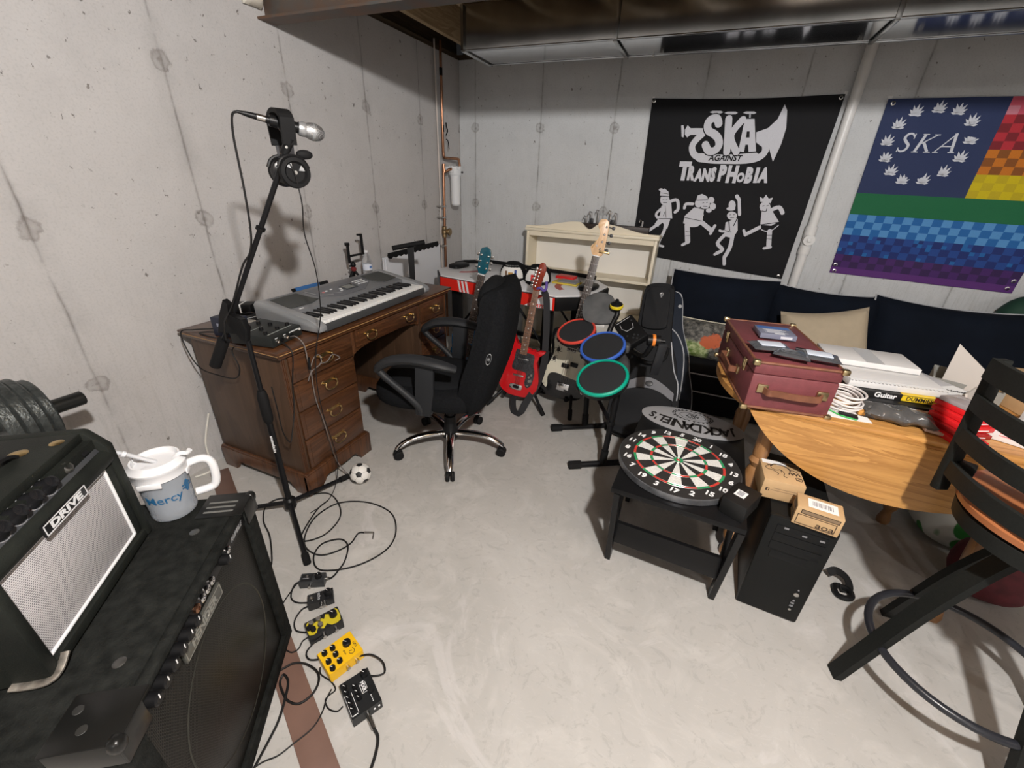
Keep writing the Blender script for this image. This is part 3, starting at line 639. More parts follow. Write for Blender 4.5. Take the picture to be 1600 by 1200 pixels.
ts = thing('desk_stand', 'black T shaped stand on the desk in front of the white pad', 'stand', (0.40, -1.395, dz))
MB().bx(-0.10, 0.07, -0.024, 0.024, 0.001, 0.016, 0.004, RZ(-0.7)).build('foot', BLKM, ts)
MB().prism([(-0.018, 0.012), (0.018, 0.012), (0.022, 0.245), (-0.022, 0.245)], -0.006, 0.006, M4((0, 0, 0), (0.85, 0.5, 0), (-0.10, -0.02, 1))).build('upright', BLKM, ts)
MB().tube([(-0.105, -0.055, 0.225), (0.085, 0.045, 0.27)], 0.016, 10).build('cross_bar', BLKR, ts)
pad = thing('paper_pad', 'large white paper pad with black scalloped binding leaning on the left wall', 'pad', (0.035, -0.85, 0))
MB().prism([(-1.235, 0.0), (-0.452, 0.0), (-0.452, 0.885), (-1.235, 0.872)], 0, 0.010, M4((0.022, 0, 0), (0, 1, 0), (0, 0, 1))).prism([(-1.215, 0.001), (-0.462, 0.001), (-0.462, 0.878), (-1.215, 0.862)], 0.0105, 0.016, M4((0.022, 0, 0), (0, 1, 0), (0, 0, 1))).build('sheets', mat('pad_paper', (0.70, 0.71, 0.74), 0.7), pad, True)
p = [(-1.19, 0.90), (-0.50, 0.915), (-0.49, 0.885)]
n = 11
for i in range(n*4+1):
    u = i/(n*4); y = -0.49-0.70*u; p.append((y, 0.876-0.015*u+0.006*math.cos(u*n*2*PI)))
MB().prism(p, 0.0165, 0.022, M4((0.022, 0, 0), (0, 1, 0), (0, 0, 1))).build('scalloped_binding', BLKR, pad, True)

# ---------------------------------------------------------------- microphone stand
ms = thing('microphone_stand', 'black tripod microphone stand with angled boom in front of the desk', 'microphone stand', (0.69, -2.835, 0))
bx_, by_ = 0.69, -2.835
MB().cyl((bx_, by_, 0.03), (bx_, by_, 0.52), 0.0125, 14).build('lower_tube', BLKM, ms, True)
MB().lathe([(0.013, 0), (0.018, 0.01), (0.0205, 0.03), (0.0205, 0.12), (0.017, 0.14), (0.013, 0.15)], 16, TR(bx_, by_, 0.50)).build('clutch_grip', BLKR, ms, True)
MB().cyl((bx_, by_, 0.645), (bx_, by_, 0.86), 0.0095, 12).build('upper_tube', BLKM, ms, True)
MB().lathe([(0.016, 0), (0.026, 0.01), (0.026, 0.05), (0.016, 0.06)], 14, TR(bx_, by_, 0.04)).build('leg_hub', BLK, ms, True)
for q in ((0.975, -3.015), (0.737, -2.535), (0.37, -3.01)):
    l = MB().cyl((bx_, by_, 0.075), (q[0], q[1], 0.018), 0.010, 10).build('leg', BLKM, ms, True)
    d = (Vector((q[0], q[1], 0.018))-Vector((bx_, by_, 0.075))).normalized(); e0 = Vector((q[0], q[1], 0.018))
    MB().cyl(e0-d*0.04, e0+d*0.008, 0.0145, 10).build('rubber_foot', BLKR, l, True)
b0 = Vector((0.511, -2.872, 0.735)); b1 = Vector((0.925, -2.722, 1.485)); bd = (b1-b0).normalized()
br = MB()
Mb = M4((0.635, -2.845, 0.93), (1, 0.1, -0.12), (0, 0, 1)) @ Matrix.Diagonal((0.82, 0.82, 0.9, 1))
br.prism([(-0.075, -0.075), (-0.03, -0.06), (0.04, -0.045), (0.055, -0.075), (0.085, -0.075), (0.098, -0.01), (0.08, 0.03), (0.03, 0.03), (0.005, 0.035), (0.02, 0.085), (-0.01, 0.10), (-0.045, 0.02)], -0.013, 0.013, Mb, 0, 0.004)
br.build('pivot_bracket', BLK, ms, True)
for u, v in ((0.06, -0.01), (0.0, 0.06)):
    MB().lathe([(0.008, 0.0), (0.008, 0.004), (0.004, 0.006), (0.0, 0.006)], 10, Mb @ M4((u, v, -0.013), (1, 0, 0), (0, -1, 0))).build('pivot_screw', NICK, ms, True)
MB().cyl(b0+bd*0.10, b1, 0.0085, 12).build('boom_arm', BLKM, ms, True)
MB().cyl(b0, b0+bd*0.13, 0.021, 14).build('counterweight', BLKR, ms, True)
cl = b0+bd*0.60
MB().lathe([(0.0087, 0), (0.015, 0.002), (0.015, 0.012), (0.0087, 0.014)], 12, along(cl, b1)).build('cable_clip', BLK, ms, True)
MB().bx(-0.0130, -0.0115, -0.004, 0.004, 0.36, 0.43).build('sticker_back', BLK, ms)
MB().text('amazonbasics', 0.0155, M4((0.0068, -0.0112, 0.40), (0, 0, -1), (0.85, 0.52, 0)), 0, 0.0006, 0.0003).build('printed_name', INKW, ms)
# swivel clip that holds the mic
tail = Vector((0.849, -2.800, 1.588)); tip = Vector((0.953, -2.632, 1.553)); ax = (tip-tail).normalized()
mid = tail+ax*0.105
MB().cyl(b1, b1+bd*0.05, 0.0165, 14, 0, 0.013).cyl(b1+bd*0.045, mid, 0.0095, 10).build('clip_joint', BLK, ms, True)
MB().lathe([(0.0155, 0), (0.0165, 0.005), (0.0175, 0.05), (0.0165, 0.055)], 16, along(mid-ax*0.022, mid+ax)).build('mic_clip', BLK, ms, True)
MB().cyl(b1+bd*0.02+Vector((0.01, -0.010, 0)), b1+bd*0.02+Vector((0.014, -0.0155, 0)), 0.004, 8).build('clip_screw', NICK, ms, True)
mic = thing('microphone', 'silver ball head vocal microphone held in the stand clip', 'microphone', tuple(tail))
A = along(tail, tip)
MB().lathe([(0.0, 0.073), (0.0095, 0.073), (0.0105, 0.08), (0.0125, 0.11), (0.0155, 0.16), (0.019, 0.168)], 18, A).build('handle', BLK, mic, True)
MB().lathe([(0.0195, 0.163), (0.0215, 0.170), (0.0215, 0.180), (0.0195, 0.186)], 20, A).build('collar', SILVER, mic, True)
MB().lathe([(0.0195, 0.182), (0.0245, 0.196), (0.0255, 0.206), (0.0250, 0.216), (0.020, 0.230), (0.011, 0.2385), (0.0, 0.241)], 24, A).build('grille', grid_mat('mic_mesh', (0.62, 0.63, 0.64), (0.12, 0.12, 0.12), 0.0025, (0, 2), 0.5, 0.35, 0.8), mic, True)
MB().lathe([(0.0262, 0.2025), (0.0262, 0.2085)], 24, A).build('grille_band', SILVER, mic, True)
xl = thing('microphone_cable', 'black microphone cable arching from the mic tail down to the boom', 'cable', tuple(tail))
MB().lathe([(0.004, 0.0), (0.0055, 0.014), (0.0075, 0.026), (0.0085, 0.04), (0.0085, 0.052)], 14, A).build('boot', BLK, xl, True)
MB().lathe([(0.0094, 0.05), (0.0094, 0.0725)], 14, A).build('connector_shell', NICK, xl, True)
q = tail+ax*0.002
MB().tube([tuple(q), (0.838, -2.808, 1.578), (0.82, -2.805, 1.53), (0.81, -2.80, 1.46), (0.80, -2.795, 1.37), (0.78, -2.79, 1.25), (0.755, -2.792, 1.18), (0.72, -2.808, 1.13), (0.66, -2.835, 1.00), (0.635, -2.868, 0.93), (0.62, -2.87, 0.86)], 0.0035, 8, 6).build('lead', CABLE, xl, True)

# ---------------------------------------------------------------- headphones hung over the microphone
hx = Vector((-0.90, 0.44, 0)).normalized(); hpM = M4((0.892, -2.692, 1.585), hx, Vector((0, 0, 1)).cross(hx))
hp = thing('headphones', 'black closed back headphones hanging over the microphone', 'headphones', hpM)
arc = [(-0.062, 0.0, -0.075)]+[(-0.072*math.cos(a), 0, 0.0+0.030*math.sin(a)-0.012) for a in [PI*i/12 for i in range(13)]]+[(0.062, 0, -0.075)]
def band(pts, w, th, name, m):
    return MB().strip(pts, w, lambda t: Vector((-math.cos(PI*t), 0, math.sin(PI*t)+0.001)), th, None, 0, 3).build(name, m, hp)
band(arc[0:15], 0.040, 0.012, 'headband', BLKR)
for s in (-1, 1):
    MB().strip([(s*0.063, 0, -0.07), (s*0.052, 0, -0.12)], 0.02, (s, 0, 0.25), 0.005, None, 0, 0).build('slider', mat('slider_metal', (0.06, 0.06, 0.065), 0.3, 0.6) if s < 0 else bpy.data.materials['slider_metal'], hp)
    c = MB().lathe([(0.0, 0.020), (0.020, 0.020), (0.037, 0.014), (0.043, 0.004), (0.043, -0.006)], 28, M4((s*0.052, 0, -0.152), (0, 0, 1), (0, s, 0))); c.build('ear_cup', mat('gloss_black', (0.008, 0.008, 0.009), 0.18) if s < 0 else bpy.data.materials['gloss_black'], hp)
    MB().lathe([(0.043, 0.0), (0.046, -0.008), (0.043, -0.028), (0.033, -0.03), (0.027, -0.02)], 28, M4((s*0.052, 0, -0.152), (0, 0, 1), (0, s, 0))).build('ear_cushion', BLKR, hp)
    MB().tube([(s*0.059, -0.045, -0.14), (s*0.059, -0.03, -0.115), (s*0.057, 0, -0.105), (s*0.059, 0.03, -0.115), (s*0.059, 0.045, -0.14)], 0.006, 8, 4).build('yoke', BLK, hp)
N = M4((-0.0725, 0, -0.152), (0, 1, 0), (0, 0, 1)) @ RY(PI)
for a0 in (0.5, 2.2):
    MB().prism([(0.012*math.cos(a0), 0.012*math.sin(a0))]+[(0.030*math.cos(a0-0.35+0.14*i), 0.030*math.sin(a0-0.35+0.14*i)) for i in range(6)], 0.0, 0.0016, N).build('cup_inlay', SILVER, hp)
MB().lathe([(0.006, 0), (0.006, 0.0015), (0.003, 0.0016)], 10, N).build('cup_badge', NICK, hp)
MB().ell((-0.056, -0.040, -0.100), (0.010, 0.026, 0.014)).build('cup_wing', BLKR, hp)
MB().tube([(-0.066, 0.02, -0.112), (-0.080, 0.006, -0.15), (-0.077, 0.0, -0.20), (-0.075, -0.002, -0.25)]+[tuple(hpM.inverted() @ Vector(v)) for v in ((0.90, -2.68, 1.24), (0.89, -2.65, 1.12), (0.865, -2.63, 1.0), (0.835, -2.62, 0.90), (0.80, -2.635, 0.77), (0.775, -2.64, 0.62), (0.765, -2.63, 0.45), (0.765, -2.61, 0.30), (0.765, -2.60, 0.17), (0.765, -2.63, 0.06), (0.77, -2.70, 0.006), (0.76, -2.80, 0.005))], 0.0021, 8, 6).build('cord', CABLE, hp)

# ================================================================ office chair
m_fab = mat('black_mesh_fabric', (0.0075, 0.008, 0.009), 0.95, spec=0.1, var=0.3, vscale=120, bump=0.25, bscale=500)
m_fab2 = mat('black_smooth_fabric', (0.009, 0.0095, 0.0105), 0.9, spec=0.12, bump=0.15, bscale=400)
m_arm = mat('chair_arm_plastic', (0.017, 0.018, 0.020), 0.55, spec=0.35)
fx = Vector((-0.97, -0.22, 0))
ch = thing('office_chair', 'black high back office chair with chrome five star base at the desk', 'office chair', M4((1.07, -2.045, 0), fx, Vector((0, 0, 1)).cross(fx)))
iM = wm(ch).inverted()
MB().lathe([(0.030, 0.075), (0.046, 0.085), (0.046, 0.125), (0.036, 0.14), (0.033, 0.22), (0.022, 0.225), (0.022, 0.36)], 20).build('gas_column', BLK, ch)
for k in range(5):
    a = math.radians([228, 300, 11, 86, 152][k])
    w_ = Vector((math.cos(a), math.sin(a), 0)); L = iM.to_3x3() @ w_
    aa = math.atan2(L.y, L.x); Rk = RZ(aa)
    leg = MB().tube([(0.03, 0, 0.112), (0.12, 0, 0.122), (0.22, 0, 0.115), (0.285, 0, 0.088), (0.315, 0, 0.066)], [0.024, 0.022, 0.02, 0.019, 0.014], 12, 4, M=Rk, flat=0.75).build('base_leg', CHROME, ch)
    ca = MB()
    ca.cyl((0.305, 0, 0.035), (0.305, 0, 0.07), 0.007, 8, M=Rk)
    for s in (-1, 1): ca.lathe([(0.0, 0.0), (0.022, 0.0), (0.027, 0.005), (0.027, 0.015), (0.022, 0.019), (0.0, 0.019)], 16, Rk @ M4((0.305, s*0.004, 0.0275), (1, 0, 0), (0, 0, 1)) @ (RX(PI) if s > 0 else Matrix()))
    ca.build('caster', BLKR, ch)
MB().bx(-0.13, 0.13, -0.10, 0.10, 0.355, 0.385, 0.008).tube([(0.0, 0.1, 0.365), (0.02, 0.22, 0.36)], 0.006, 8).build('tilt_mechanism', BLKM, ch)
st = MB(); st.ell((0.06, 0, 0.42), (0.305, 0.262, 0.072), None, 0, 32, 3.4); st.build('seat', m_fab, ch)
st = MB()
st.ell((0.085, 0, 0.462), (0.25, 0.205, 0.055), None, 0, 28, 3.0)
st.build('seat_pad', m_fab2, ch)
Bk = M4((-0.215, 0, 0.40), (0, 1, 0), (-0.24, 0, 0.97))              # local x = lateral, y = up the back, z = forward
b = MB()
n, m_ = 20, 26
def backpt(u, v, side):
    wv = 0.245*(1-0.16*max(0, (v-0.55)/0.45)**1.5-0.10*max(0, (0.2-v)/0.2)**2)
    e = (1-abs(u)**6)**0.45*(min(1, v/0.09)*min(1, (1-v)/0.09))**0.5
    x = wv*u; y = -0.055+0.665*v
    if side > 0: z = e*(0.085+0.020*math.exp(-((v-0.88)/0.10)**2)+0.018*math.exp(-((v-0.28)/0.16)**2)+0.035*(abs(u)**4)*(0.4 if v > .8 else 1))-0.006*math.exp(-((v-0.72)/0.03)**2)
    else: z = -e*(0.042+0.020*math.exp(-((v-0.5)/0.3)**2))
    z += -0.05*(v-0.35)**2*(-1.2) - 0.030*(u*u)*(-1)
    return (x, y, z)
vs = []; fs = []
for side in (1, -1):
    o0 = len(vs)
    for j in range(m_+1):
        for i in range(n+1): vs.append(backpt(-1+2*i/n, j/m_, side))
    for j in range(m_):
        for i in range(n):
            q = [o0+j*(n+1)+i, o0+j*(n+1)+i+1, o0+(j+1)*(n+1)+i+1, o0+(j+1)*(n+1)+i]
            fs.append(q if side > 0 else q[::-1])
b.raw(vs, fs, Bk); bmesh.ops.remove_doubles(b.bm, verts=b.bm.verts, dist=0.0005)
back = b.build('backrest', m_fab, ch)
MB().ell((0, 0.06, 0.095), (0.18, 0.15, 0.03), Bk, 0, 20, 3).ell((0, 0.38, 0.092), (0.16, 0.12, 0.028), Bk, 0, 20, 3).build('back_pad', m_fab2, back)
MB().ell((0, 0.53, 0.110), (0.17, 0.075, 0.05), Bk, 0, 20, 2.6).build('head_pad', m_fab2, back)
BG = Bk @ M4((0.2385, 0.30, 0.01), (0, 0, -1), (0, 1, 0)); lg = MB(); lg.lathe([(0.034, 0), (0.034, 0.004), (0.0, 0.004)], 20, BG, 0, 0.42, 1.0); lg.build('badge', BLK, back)
MB().lathe([(0.026, 0.0041), (0.028, 0.005), (0.030, 0.0041)], 20, BG, 0, 0.42, 1.0, False).text('M', 0.02, BG @ TR(0, 0, 0.0045), 0, 0.0005, 0.001, 0, 0.7).build('badge_mark', SILVER, back)
MB().bx(-0.21, 0.05, -0.05, 0.05, 0.37, 0.385, 0.005).bx(-0.235, -0.21, -0.05, 0.05, 0.37, 0.52, 0.006).build('back_bracket', BLKM, ch)
for s in (-1, 1):
    y = s*0.295
    a = MB()
    a.tube([(-0.13, y*0.93, 0.640), (-0.06, y, 0.662), (0.06, y, 0.675), (0.17, y, 0.660), (0.235, y, 0.625), (0.25, y, 0.60)], [0.024, 0.036, 0.040, 0.040, 0.036, 0.026], 12, 4, flat=0.62)
    pad_ = a.build('armrest_pad', m_arm, ch)
    MB().tube([(0.245, y, 0.60), (0.21, y, 0.565), (0.13, y*1.0, 0.50), (0.06, y*0.97, 0.43), (0.05, y*0.93, 0.385)], [0.018, 0.017, 0.017, 0.02, 0.024], 10, 4, flat=1.0)\
        .prism([(0.06, 0.655), (-0.03, 0.655), (-0.02, 0.50), (0.0, 0.385), (0.075, 0.385), (0.07, 0.5)], -0.011, 0.011, M4((0, y*0.97, 0), (1, 0, 0), (0, 0, 1)), 0, 0.004).bx(0.0, 0.075, min(y*0.75, y*0.99), max(y*0.75, y*0.99), 0.375, 0.392, 0.003).build('armrest_frame', m_arm, ch)
    MB().lathe([(0.014, 0), (0.014, 0.003), (0.009, 0.003), (0.008, 0.001), (0.0, 0.001)], 14, M4((0.025, y*0.97+s*0.0105, 0.53), (s, 0, 0), (0, 0, 1)) @ RY(0 if s < 0 else 0)).build('arm_bolt', BLK, ch)

# ================================================================ air hockey game table behind the chair
m_gw = mat('game_table_white', (0.72, 0.72, 0.73), 0.3)
m_gr = mat('game_table_red', (0.70, 0.025, 0.015), 0.35)
m_gg = mat('game_table_grey', (0.33, 0.34, 0.35), 0.4)
gz = 0.765
gt = thing('game_table', 'white and red table top hockey game on black legs behind the office chair', 'game table', M4((0.955, -0.815, 0), (0.985, -0.15, 0), (0.15, 0.985, 0)))
hl, hw, ct = 0.665, 0.34, 0.17
octo = [(-hl, -hw+ct), (-hl+ct, -hw), (hl-ct, -hw), (hl, -hw+ct), (hl, hw-ct), (hl-ct, hw), (-hl+ct, hw), (-hl, hw-ct)]
MB().prism(octo, gz-0.10, gz-0.012, None, 0, 0.004).build('side_wall', BLK, gt)
MB().prism([(x*0.985, y*0.985) for x, y in octo], gz-0.0118, gz, None, 0, 0.004).build('playfield', m_gw, gt)
MB().bx(-hl+ct+0.01, hl-ct-0.01, -hw-0.003, -hw-0.0005, gz-0.098, gz-0.014).build('front_band', m_gr, gt)
for x in (-0.30, -0.265, -0.23, 0.10, 0.145, 0.19):
    MB().prism([(x, gz-0.0975), (x+0.018, gz-0.0975), (x-0.002, gz-0.0145), (x-0.02, gz-0.0145)], 0.0032, 0.0045, M4((0, -hw, 0), (1, 0, 0), (0, 0, 1))).build('white_stripe', m_gw, gt)
MB().prism([(0.26, gz-0.0975), (0.47, gz-0.0975), (0.47, gz-0.0145), (0.40, gz-0.0145)], 0.0032, 0.0042, M4((0, -hw, 0), (1, 0, 0), (0, 0, 1))).build('white_stripe', m_gw, gt)
MB().text('SPORTS', 0.032, M4((0.345, -hw-0.0046, gz-0.085), (1, 0, 0), (0, 0, 1)), 0, 0.0004, 0.001, 0.2, 1.1).build('lettering', m_gr, gt)
for s in (-1, 1):
    c = [(s*(hl-0.15+0.16*math.cos(a)-0.02), 0.19*math.sin(a)*s) for a in [PI*0.62+PI*0.76*i/12 for i in range(13)]]
    d = [(s*(hl-0.15+0.115*math.cos(a)-0.02), 0.14*math.sin(a)*s) for a in [PI*0.62+PI*0.76*i/12 for i in range(13)]]
    MB().prism(c+d[::-1], gz+0.0003, gz+0.0012).build('red_crescent', mat('crescent_red', (0.45, 0.07, 0.07), 0.4) if s < 0 else bpy.data.materials['crescent_red'], gt)
    MB().ell((s*(hl-0.09), 0, gz+0.012), (0.06, 0.10, 0.022), None, 0, 18, 3).build('goal_pocket', BLK, gt)
MB().tube([(-hl+ct, hw-0.01, gz+0.012), (hl-ct, hw-0.01, gz+0.012)], 0.016, 10).tube([(-hl+ct, hw-0.01, gz+0.012), (-hl+0.01, hw-ct, gz+0.012), (-hl+0.01, 0.06, gz+0.012)], 0.014, 10).build('rail', BLK, gt)
for k in range(10):
    MB().bx(-0.28+0.055*(k % 5)-0.006, -0.28+0.055*(k % 5)+0.006, -0.20+0.03*(k//5), -0.197+0.03*(k//5), gz+0.0003, gz+0.001).build('vent_mark', m_gg, gt)
for sx in (-1, 1):
    for sy in (-1, 1):
        MB().bx(sx*0.40-0.035, sx*0.40+0.035, sy*0.25-0.025, sy*0.25+0.025, 0.0, gz-0.101, 0.004).build('leg', BLK, gt)
    MB().cyl((sx*0.40, -0.25, 0.34), (sx*0.12, -0.25, gz-0.101), 0.009, 8).cyl((sx*0.40, 0.25, 0.34), (sx*0.12, 0.25, gz-0.101), 0.009, 8).build('folding_strut', BLKM, gt)
MB().bx(-0.40, 0.40, 0.235, 0.265, 0.20, 0.235, 0.003).build('cross_bar', BLKM, gt)
# things on the game table
def ball_cap(name, label, loc, rz, panel, mark):
    c = thing(name, label, 'cap', M4(loc, (math.cos(rz), math.sin(rz), 0), (-math.sin(rz), math.cos(rz), 0)))
    MB().lathe([(0.098, 0), (0.100, 0.02), (0.095, 0.06), (0.078, 0.095), (0.045, 0.115), (0.0, 0.12)], 24).build('crown', m_fab2, c)
    p = MB(); vs = []; fs = []
    for j in range(7):
        for i in range(13):
            th = -PI/2+(-1.0+2.0*i/12); v = j/6
            z = 0.012+0.088*v; r = 0.1005*(1-0.0*v) if z < 0.03 else 0.1015*math.sqrt(max(0.02, 1-((z-0.02)/0.105)**2.4))
            sq = 1-0.25*v*v
            vs.append((r*math.cos(-PI/2+(th+PI/2)*sq), r*math.sin(-PI/2+(th+PI/2)*sq), z))
    for j in range(6):
        for i in range(12): fs.append((j*13+i, j*13+i+1, (j+1)*13+i+1, (j+1)*13+i))
    p.raw(vs, fs).build('front_panel', panel, c)
    br_ = [(0.095*math.cos(a), 0.095*math.sin(a)) for a in [PI+PI*i/10 for i in range(11)]]
    bo = [(0.085*math.cos(a), -0.05+0.115*math.sin(a)) for a in [PI+PI*i/10 for i in range(11)]]
    MB().prism(bo+br_[::-1], 0.0, 0.005).build('visor', m_fab2, c)
    for x, z, w_, h_, m in mark:
        MB().box((x, -math.sqrt(max(0.0, 0.099**2-x*x))-0.002, z), (w_, 0.006, h_)).build('front_print', m, c)
    return c
m_blue = mat('print_blue', (0.04, 0.08, 0.28), 0.6); m_tan = mat('print_tan', (0.45, 0.25, 0.06), 0.6); m_cap = mat('cap_white', (0.74, 0.73, 0.70), 0.8)
ball_cap('trucker_cap', 'black cap with white front and small yellow and blue print on the game table', (0.93, -0.86, gz+0.001), 0.2, m_cap, [(0.0, 0.045, 0.034, 0.022, m_tan), (-0.035, 0.05, 0.014, 0.03, mat('print_brown', (0.16, 0.09, 0.05), 0.6)), (0.035, 0.055, 0.016, 0.04, m_blue)])
ball_cap('trucker_cap', 'black cap with white front and red print beside the red guitar head', (1.13, -0.87, gz+0.001), 0.3, m_cap, [(-0.03, 0.04, 0.03, 0.045, RED), (0.02, 0.03, 0.05, 0.02, mat('print_maroon', (0.2, 0.01, 0.02), 0.6))])
bk_ = thing('yellow_notebook', 'yellow notebook under a grey tablet on the right end of the game table', 'notebook', M4((1.36, -0.83, gz+0.001), (1, -0.1, 0), (0.1, 1, 0)))
MB().bx(-0.11, 0.08, -0.06, 0.06, 0, 0.012, 0.002).build('cover', mat('notebook_yellow', (0.55, 0.42, 0.06), 0.6), bk_)
MB().bx(-0.07, 0.07, -0.05, 0.05, 0.0125, 0.020, 0.002).build('tablet', GREY, bk_)
o = MB().bx(-0.07, 0.07, -0.045, 0.045, 0, 0.02, 0.002, M4((1.29, -0.66, gz+0.001), (1, -0.15, 0), (0.15, 1, 0))).build('red_box', RED, None, loc=(1.29, -0.66, gz)); tag(o, 'flat red box at the back of the game table', 'box')

yb = thing('yellow_ball', 'dull yellow ball on the floor under the game table behind the red guitar', 'ball', (1.42, -0.82, 0.095))
MB().ell((0, 0, 0), (0.095, 0.095, 0.095), None, 0, 28).build('shell', mat('dull_yellow', (0.20, 0.16, 0.015), 0.5), yb)
MB().tube([(0.0955*math.cos(a), 0, 0.0955*math.sin(a)) for a in [2*PI*i/36 for i in range(36)]], 0.002, 6, 0, True).build('seam', mat('ball_seam_dark', (0.08, 0.06, 0.01), 0.7), yb)

# ================================================================ cream hutch against the back wall
m_cr = mat('cream_paint', (0.80, 0.72, 0.56), 0.42, var=0.03, vscale=6)
m_crb = mat('cream_back_panel', (0.84, 0.81, 0.75), 0.5)
hu = thing('bookshelf', 'cream bookshelf with scalloped crest standing against the back wall', 'bookshelf', (1.33, -0.14, 0))
hx0, hx1, hy0, hy1 = 0.785, 1.872, -0.25, -0.03
for x0, x1 in ((hx0, hx0+0.022), (hx1-0.022, hx1)): MB().bx(x0, x1, hy0, hy1, 0, 1.045, 0.002).build('side_panel', m_cr, hu, True)
MB().bx(hx0-0.012, hx1+0.012, hy0-0.014, hy1, 1.046, 1.068, 0.004).build('top_board', m_cr, hu, True)
for z in (0.695, 0.365, 0.05): MB().bx(hx0+0.023, hx1-0.023, hy0+0.002, hy1, z, z+0.022, 0.002).build('shelf', m_cr, hu, True)
MB().bx(hx0+0.023, hx1-0.023, hy1-0.008, hy1-0.001, 0.073, 1.045).build('back_panel', m_crb, hu, True)
MB().bx(hx0+0.023, hx1-0.023, hy0+0.002, hy0+0.02, 0.0, 0.049).build('face_rail', m_cr, hu, True)
MB().bx(hx0+0.023, hx1-0.023, hy0+0.002, hy0+0.018, 1.005, 1.045).build('face_rail', m_cr, hu, True)
cr = []
for i in range(61):
    u = i/60; x = hx0-0.008+(hx1-hx0+0.016)*u; s = abs(u-0.5)*2
    z = 1.085+0.055*(0.5+0.5*math.cos(PI*min(1, max(0, (s-0.18)/0.72))))
    if s < 0.16: z -= 0.05*(0.5+0.5*math.cos(PI*s/0.16))
    cr.append((x, z))
MB().prism([(hx0-0.008, 1.0685)]+cr+[(hx1+0.008, 1.0685)], 0, 0.018, M4((0, hy0+0.02, 0), (1, 0, 0), (0, 0, 1))).build('scalloped_crest', m_cr, hu, True)
for x in (1.02, 1.62): MB().lathe([(0.004, 0), (0.003, 0.003), (0, 0.003)], 8, M4((x, hy1-0.0085, 1.01), (1, 0, 0), (0, 0, 1))).build('screw_hole', mat('screw_dark', (0.03, 0.025, 0.02), 0.6) if x < 1.2 else bpy.data.materials['screw_dark'], hu, True)
# a dark rack of chrome hooks lying on the hutch top
rk = thing('hook_rack', 'dark wooden rack with upright chrome hooks on top of the cream bookshelf', 'rack', (1.36, -0.10, 1.069))
MB().bx(-0.22, 0.42, -0.035, 0.035, 0, 0.055, 0.004).build('board', wood('dark_rack_wood', (0.02, 0.012, 0.010), (0.045, 0.028, 0.02), 0, 1.0, 0.5), rk)
for x, h in ((-0.10, 0.05), (-0.06, 0.085), (0.0, 0.10), (0.10, 0.10), (0.15, 0.085), (0.36, 0.045)):
    MB().cyl((x, 0, 0.055), (x, 0, 0.055+h), 0.0075, 10).tube([(x, 0, 0.055+h), (x-0.02, 0, 0.060+h), (x-0.024, 0, 0.04+h)], 0.005, 8).build('hook', CHROME, rk)
for x in (-0.05, 0.12): MB().box((x, -0.02, 0.075), (0.03, 0.02, 0.04), 0.005).build('hook_block', DGREY, rk)

# ================================================================ guitars
m_fb = wood('rosewood_board', (0.16, 0.08, 0.05), (0.28, 0.155, 0.10), 2, 1.2, 0.45)
m_fbb = wood('dark_board', (0.03, 0.02, 0.017), (0.07, 0.05, 0.04), 2, 1.2, 0.45)
m_map = wood('maple_neck', (0.55, 0.34, 0.18), (0.70, 0.48, 0.29), 2, 0.8, 0.35)
m_gred = mat('guitar_red_lacquer', (0.52, 0.008, 0.012), 0.16, coat=0.5)
m_hred = wood('red_stained_head', (0.16, 0.02, 0.012), (0.26, 0.045, 0.022), 2, 1.0, 0.25)
m_blk2 = mat('gloss_black_lacquer', (0.008, 0.008, 0.009), 0.15, coat=0.4)
m_crm = mat('cream_pickguard', (0.62, 0.58, 0.46), 0.35)
m_str = mat('string_wire', (0.6, 0.58, 0.55), 0.3, 1.0)
def sm2(pts, k=5):
    return [(v.x, v.y) for v in smooth_path([(p[0], p[1], 0) for p in pts], k, True)]
def gframe(bot, top, face):                     # local x across, y out of the face, z up the neck
    z = (Vector(top)-Vector(bot)).normalized(); f = Vector(face); f = (f-z*f.dot(z)).normalized(); x = f.cross(z)
    # want x to the viewer's right when looking at the face
    x = -x
    y = z.cross(x)
    m = Matrix((x, y, z)).transposed().to_4x4(); m.translation = Vector(bot); return m
FACE = M4((0, 0, 0), (1, 0, 0), (0, 0, 1))      # prism plane: (x, z) with extrusion towards -y (the face side)
def neck(g, z0, z1, w0, w1, m_f, m_n, frets, yf, dots=True, dotm=None):
    MB().prism([(-w0/2, z0), (w0/2, z0), (w1/2, z1), (-w1/2, z1)], yf, yf+0.007, FACE, 0, 0.001).build('fretboard', m_f, g)
    MB().tube([(0, -yf+0.018, z0), (0, -yf+0.017, z1)], [w0*0.21, w1*0.21], 12, flat=2.1).build('neck', m_n, g)
    zs_ = [z1-(z1-z0)*1.02*(1-2**(-(i+1)/12.0))/(1-2**(-frets/12.0)) for i in range(frets)]
    for z in zs_:
        if z > z0+0.004:
            w = w1+(w0-w1)*(z1-z)/(z1-z0)
            MB().bx(-w/2, w/2, -yf-0.0085, -yf-0.0071, z-0.0012, z+0.0012).build('fret', NICK, g)
    if dots:
        for i in (2, 4, 6, 8, 11, 14, 16, 18):
            if i < len(zs_)-1 and zs_[i] > z0+0.01:
                zc = (zs_[i]+zs_[i-1])/2
                MB().lathe([(0.004, 0), (0.004, 0.0008), (0, 0.0008)], 10, M4((0, -yf-0.0071, zc), (1, 0, 0), (0, 0, 1))).build('inlay_dot', dotm or INKW, g)
def strings(g, n, w0, w1, z0, z1, y0, y1, r=0.0008):
    for i in range(n):
        u = (i+0.5)/n-0.5
        MB().tube([(u*w0, y0, z0), (u*w1, y1, z1)], r, 5).build('string', m_str, g)
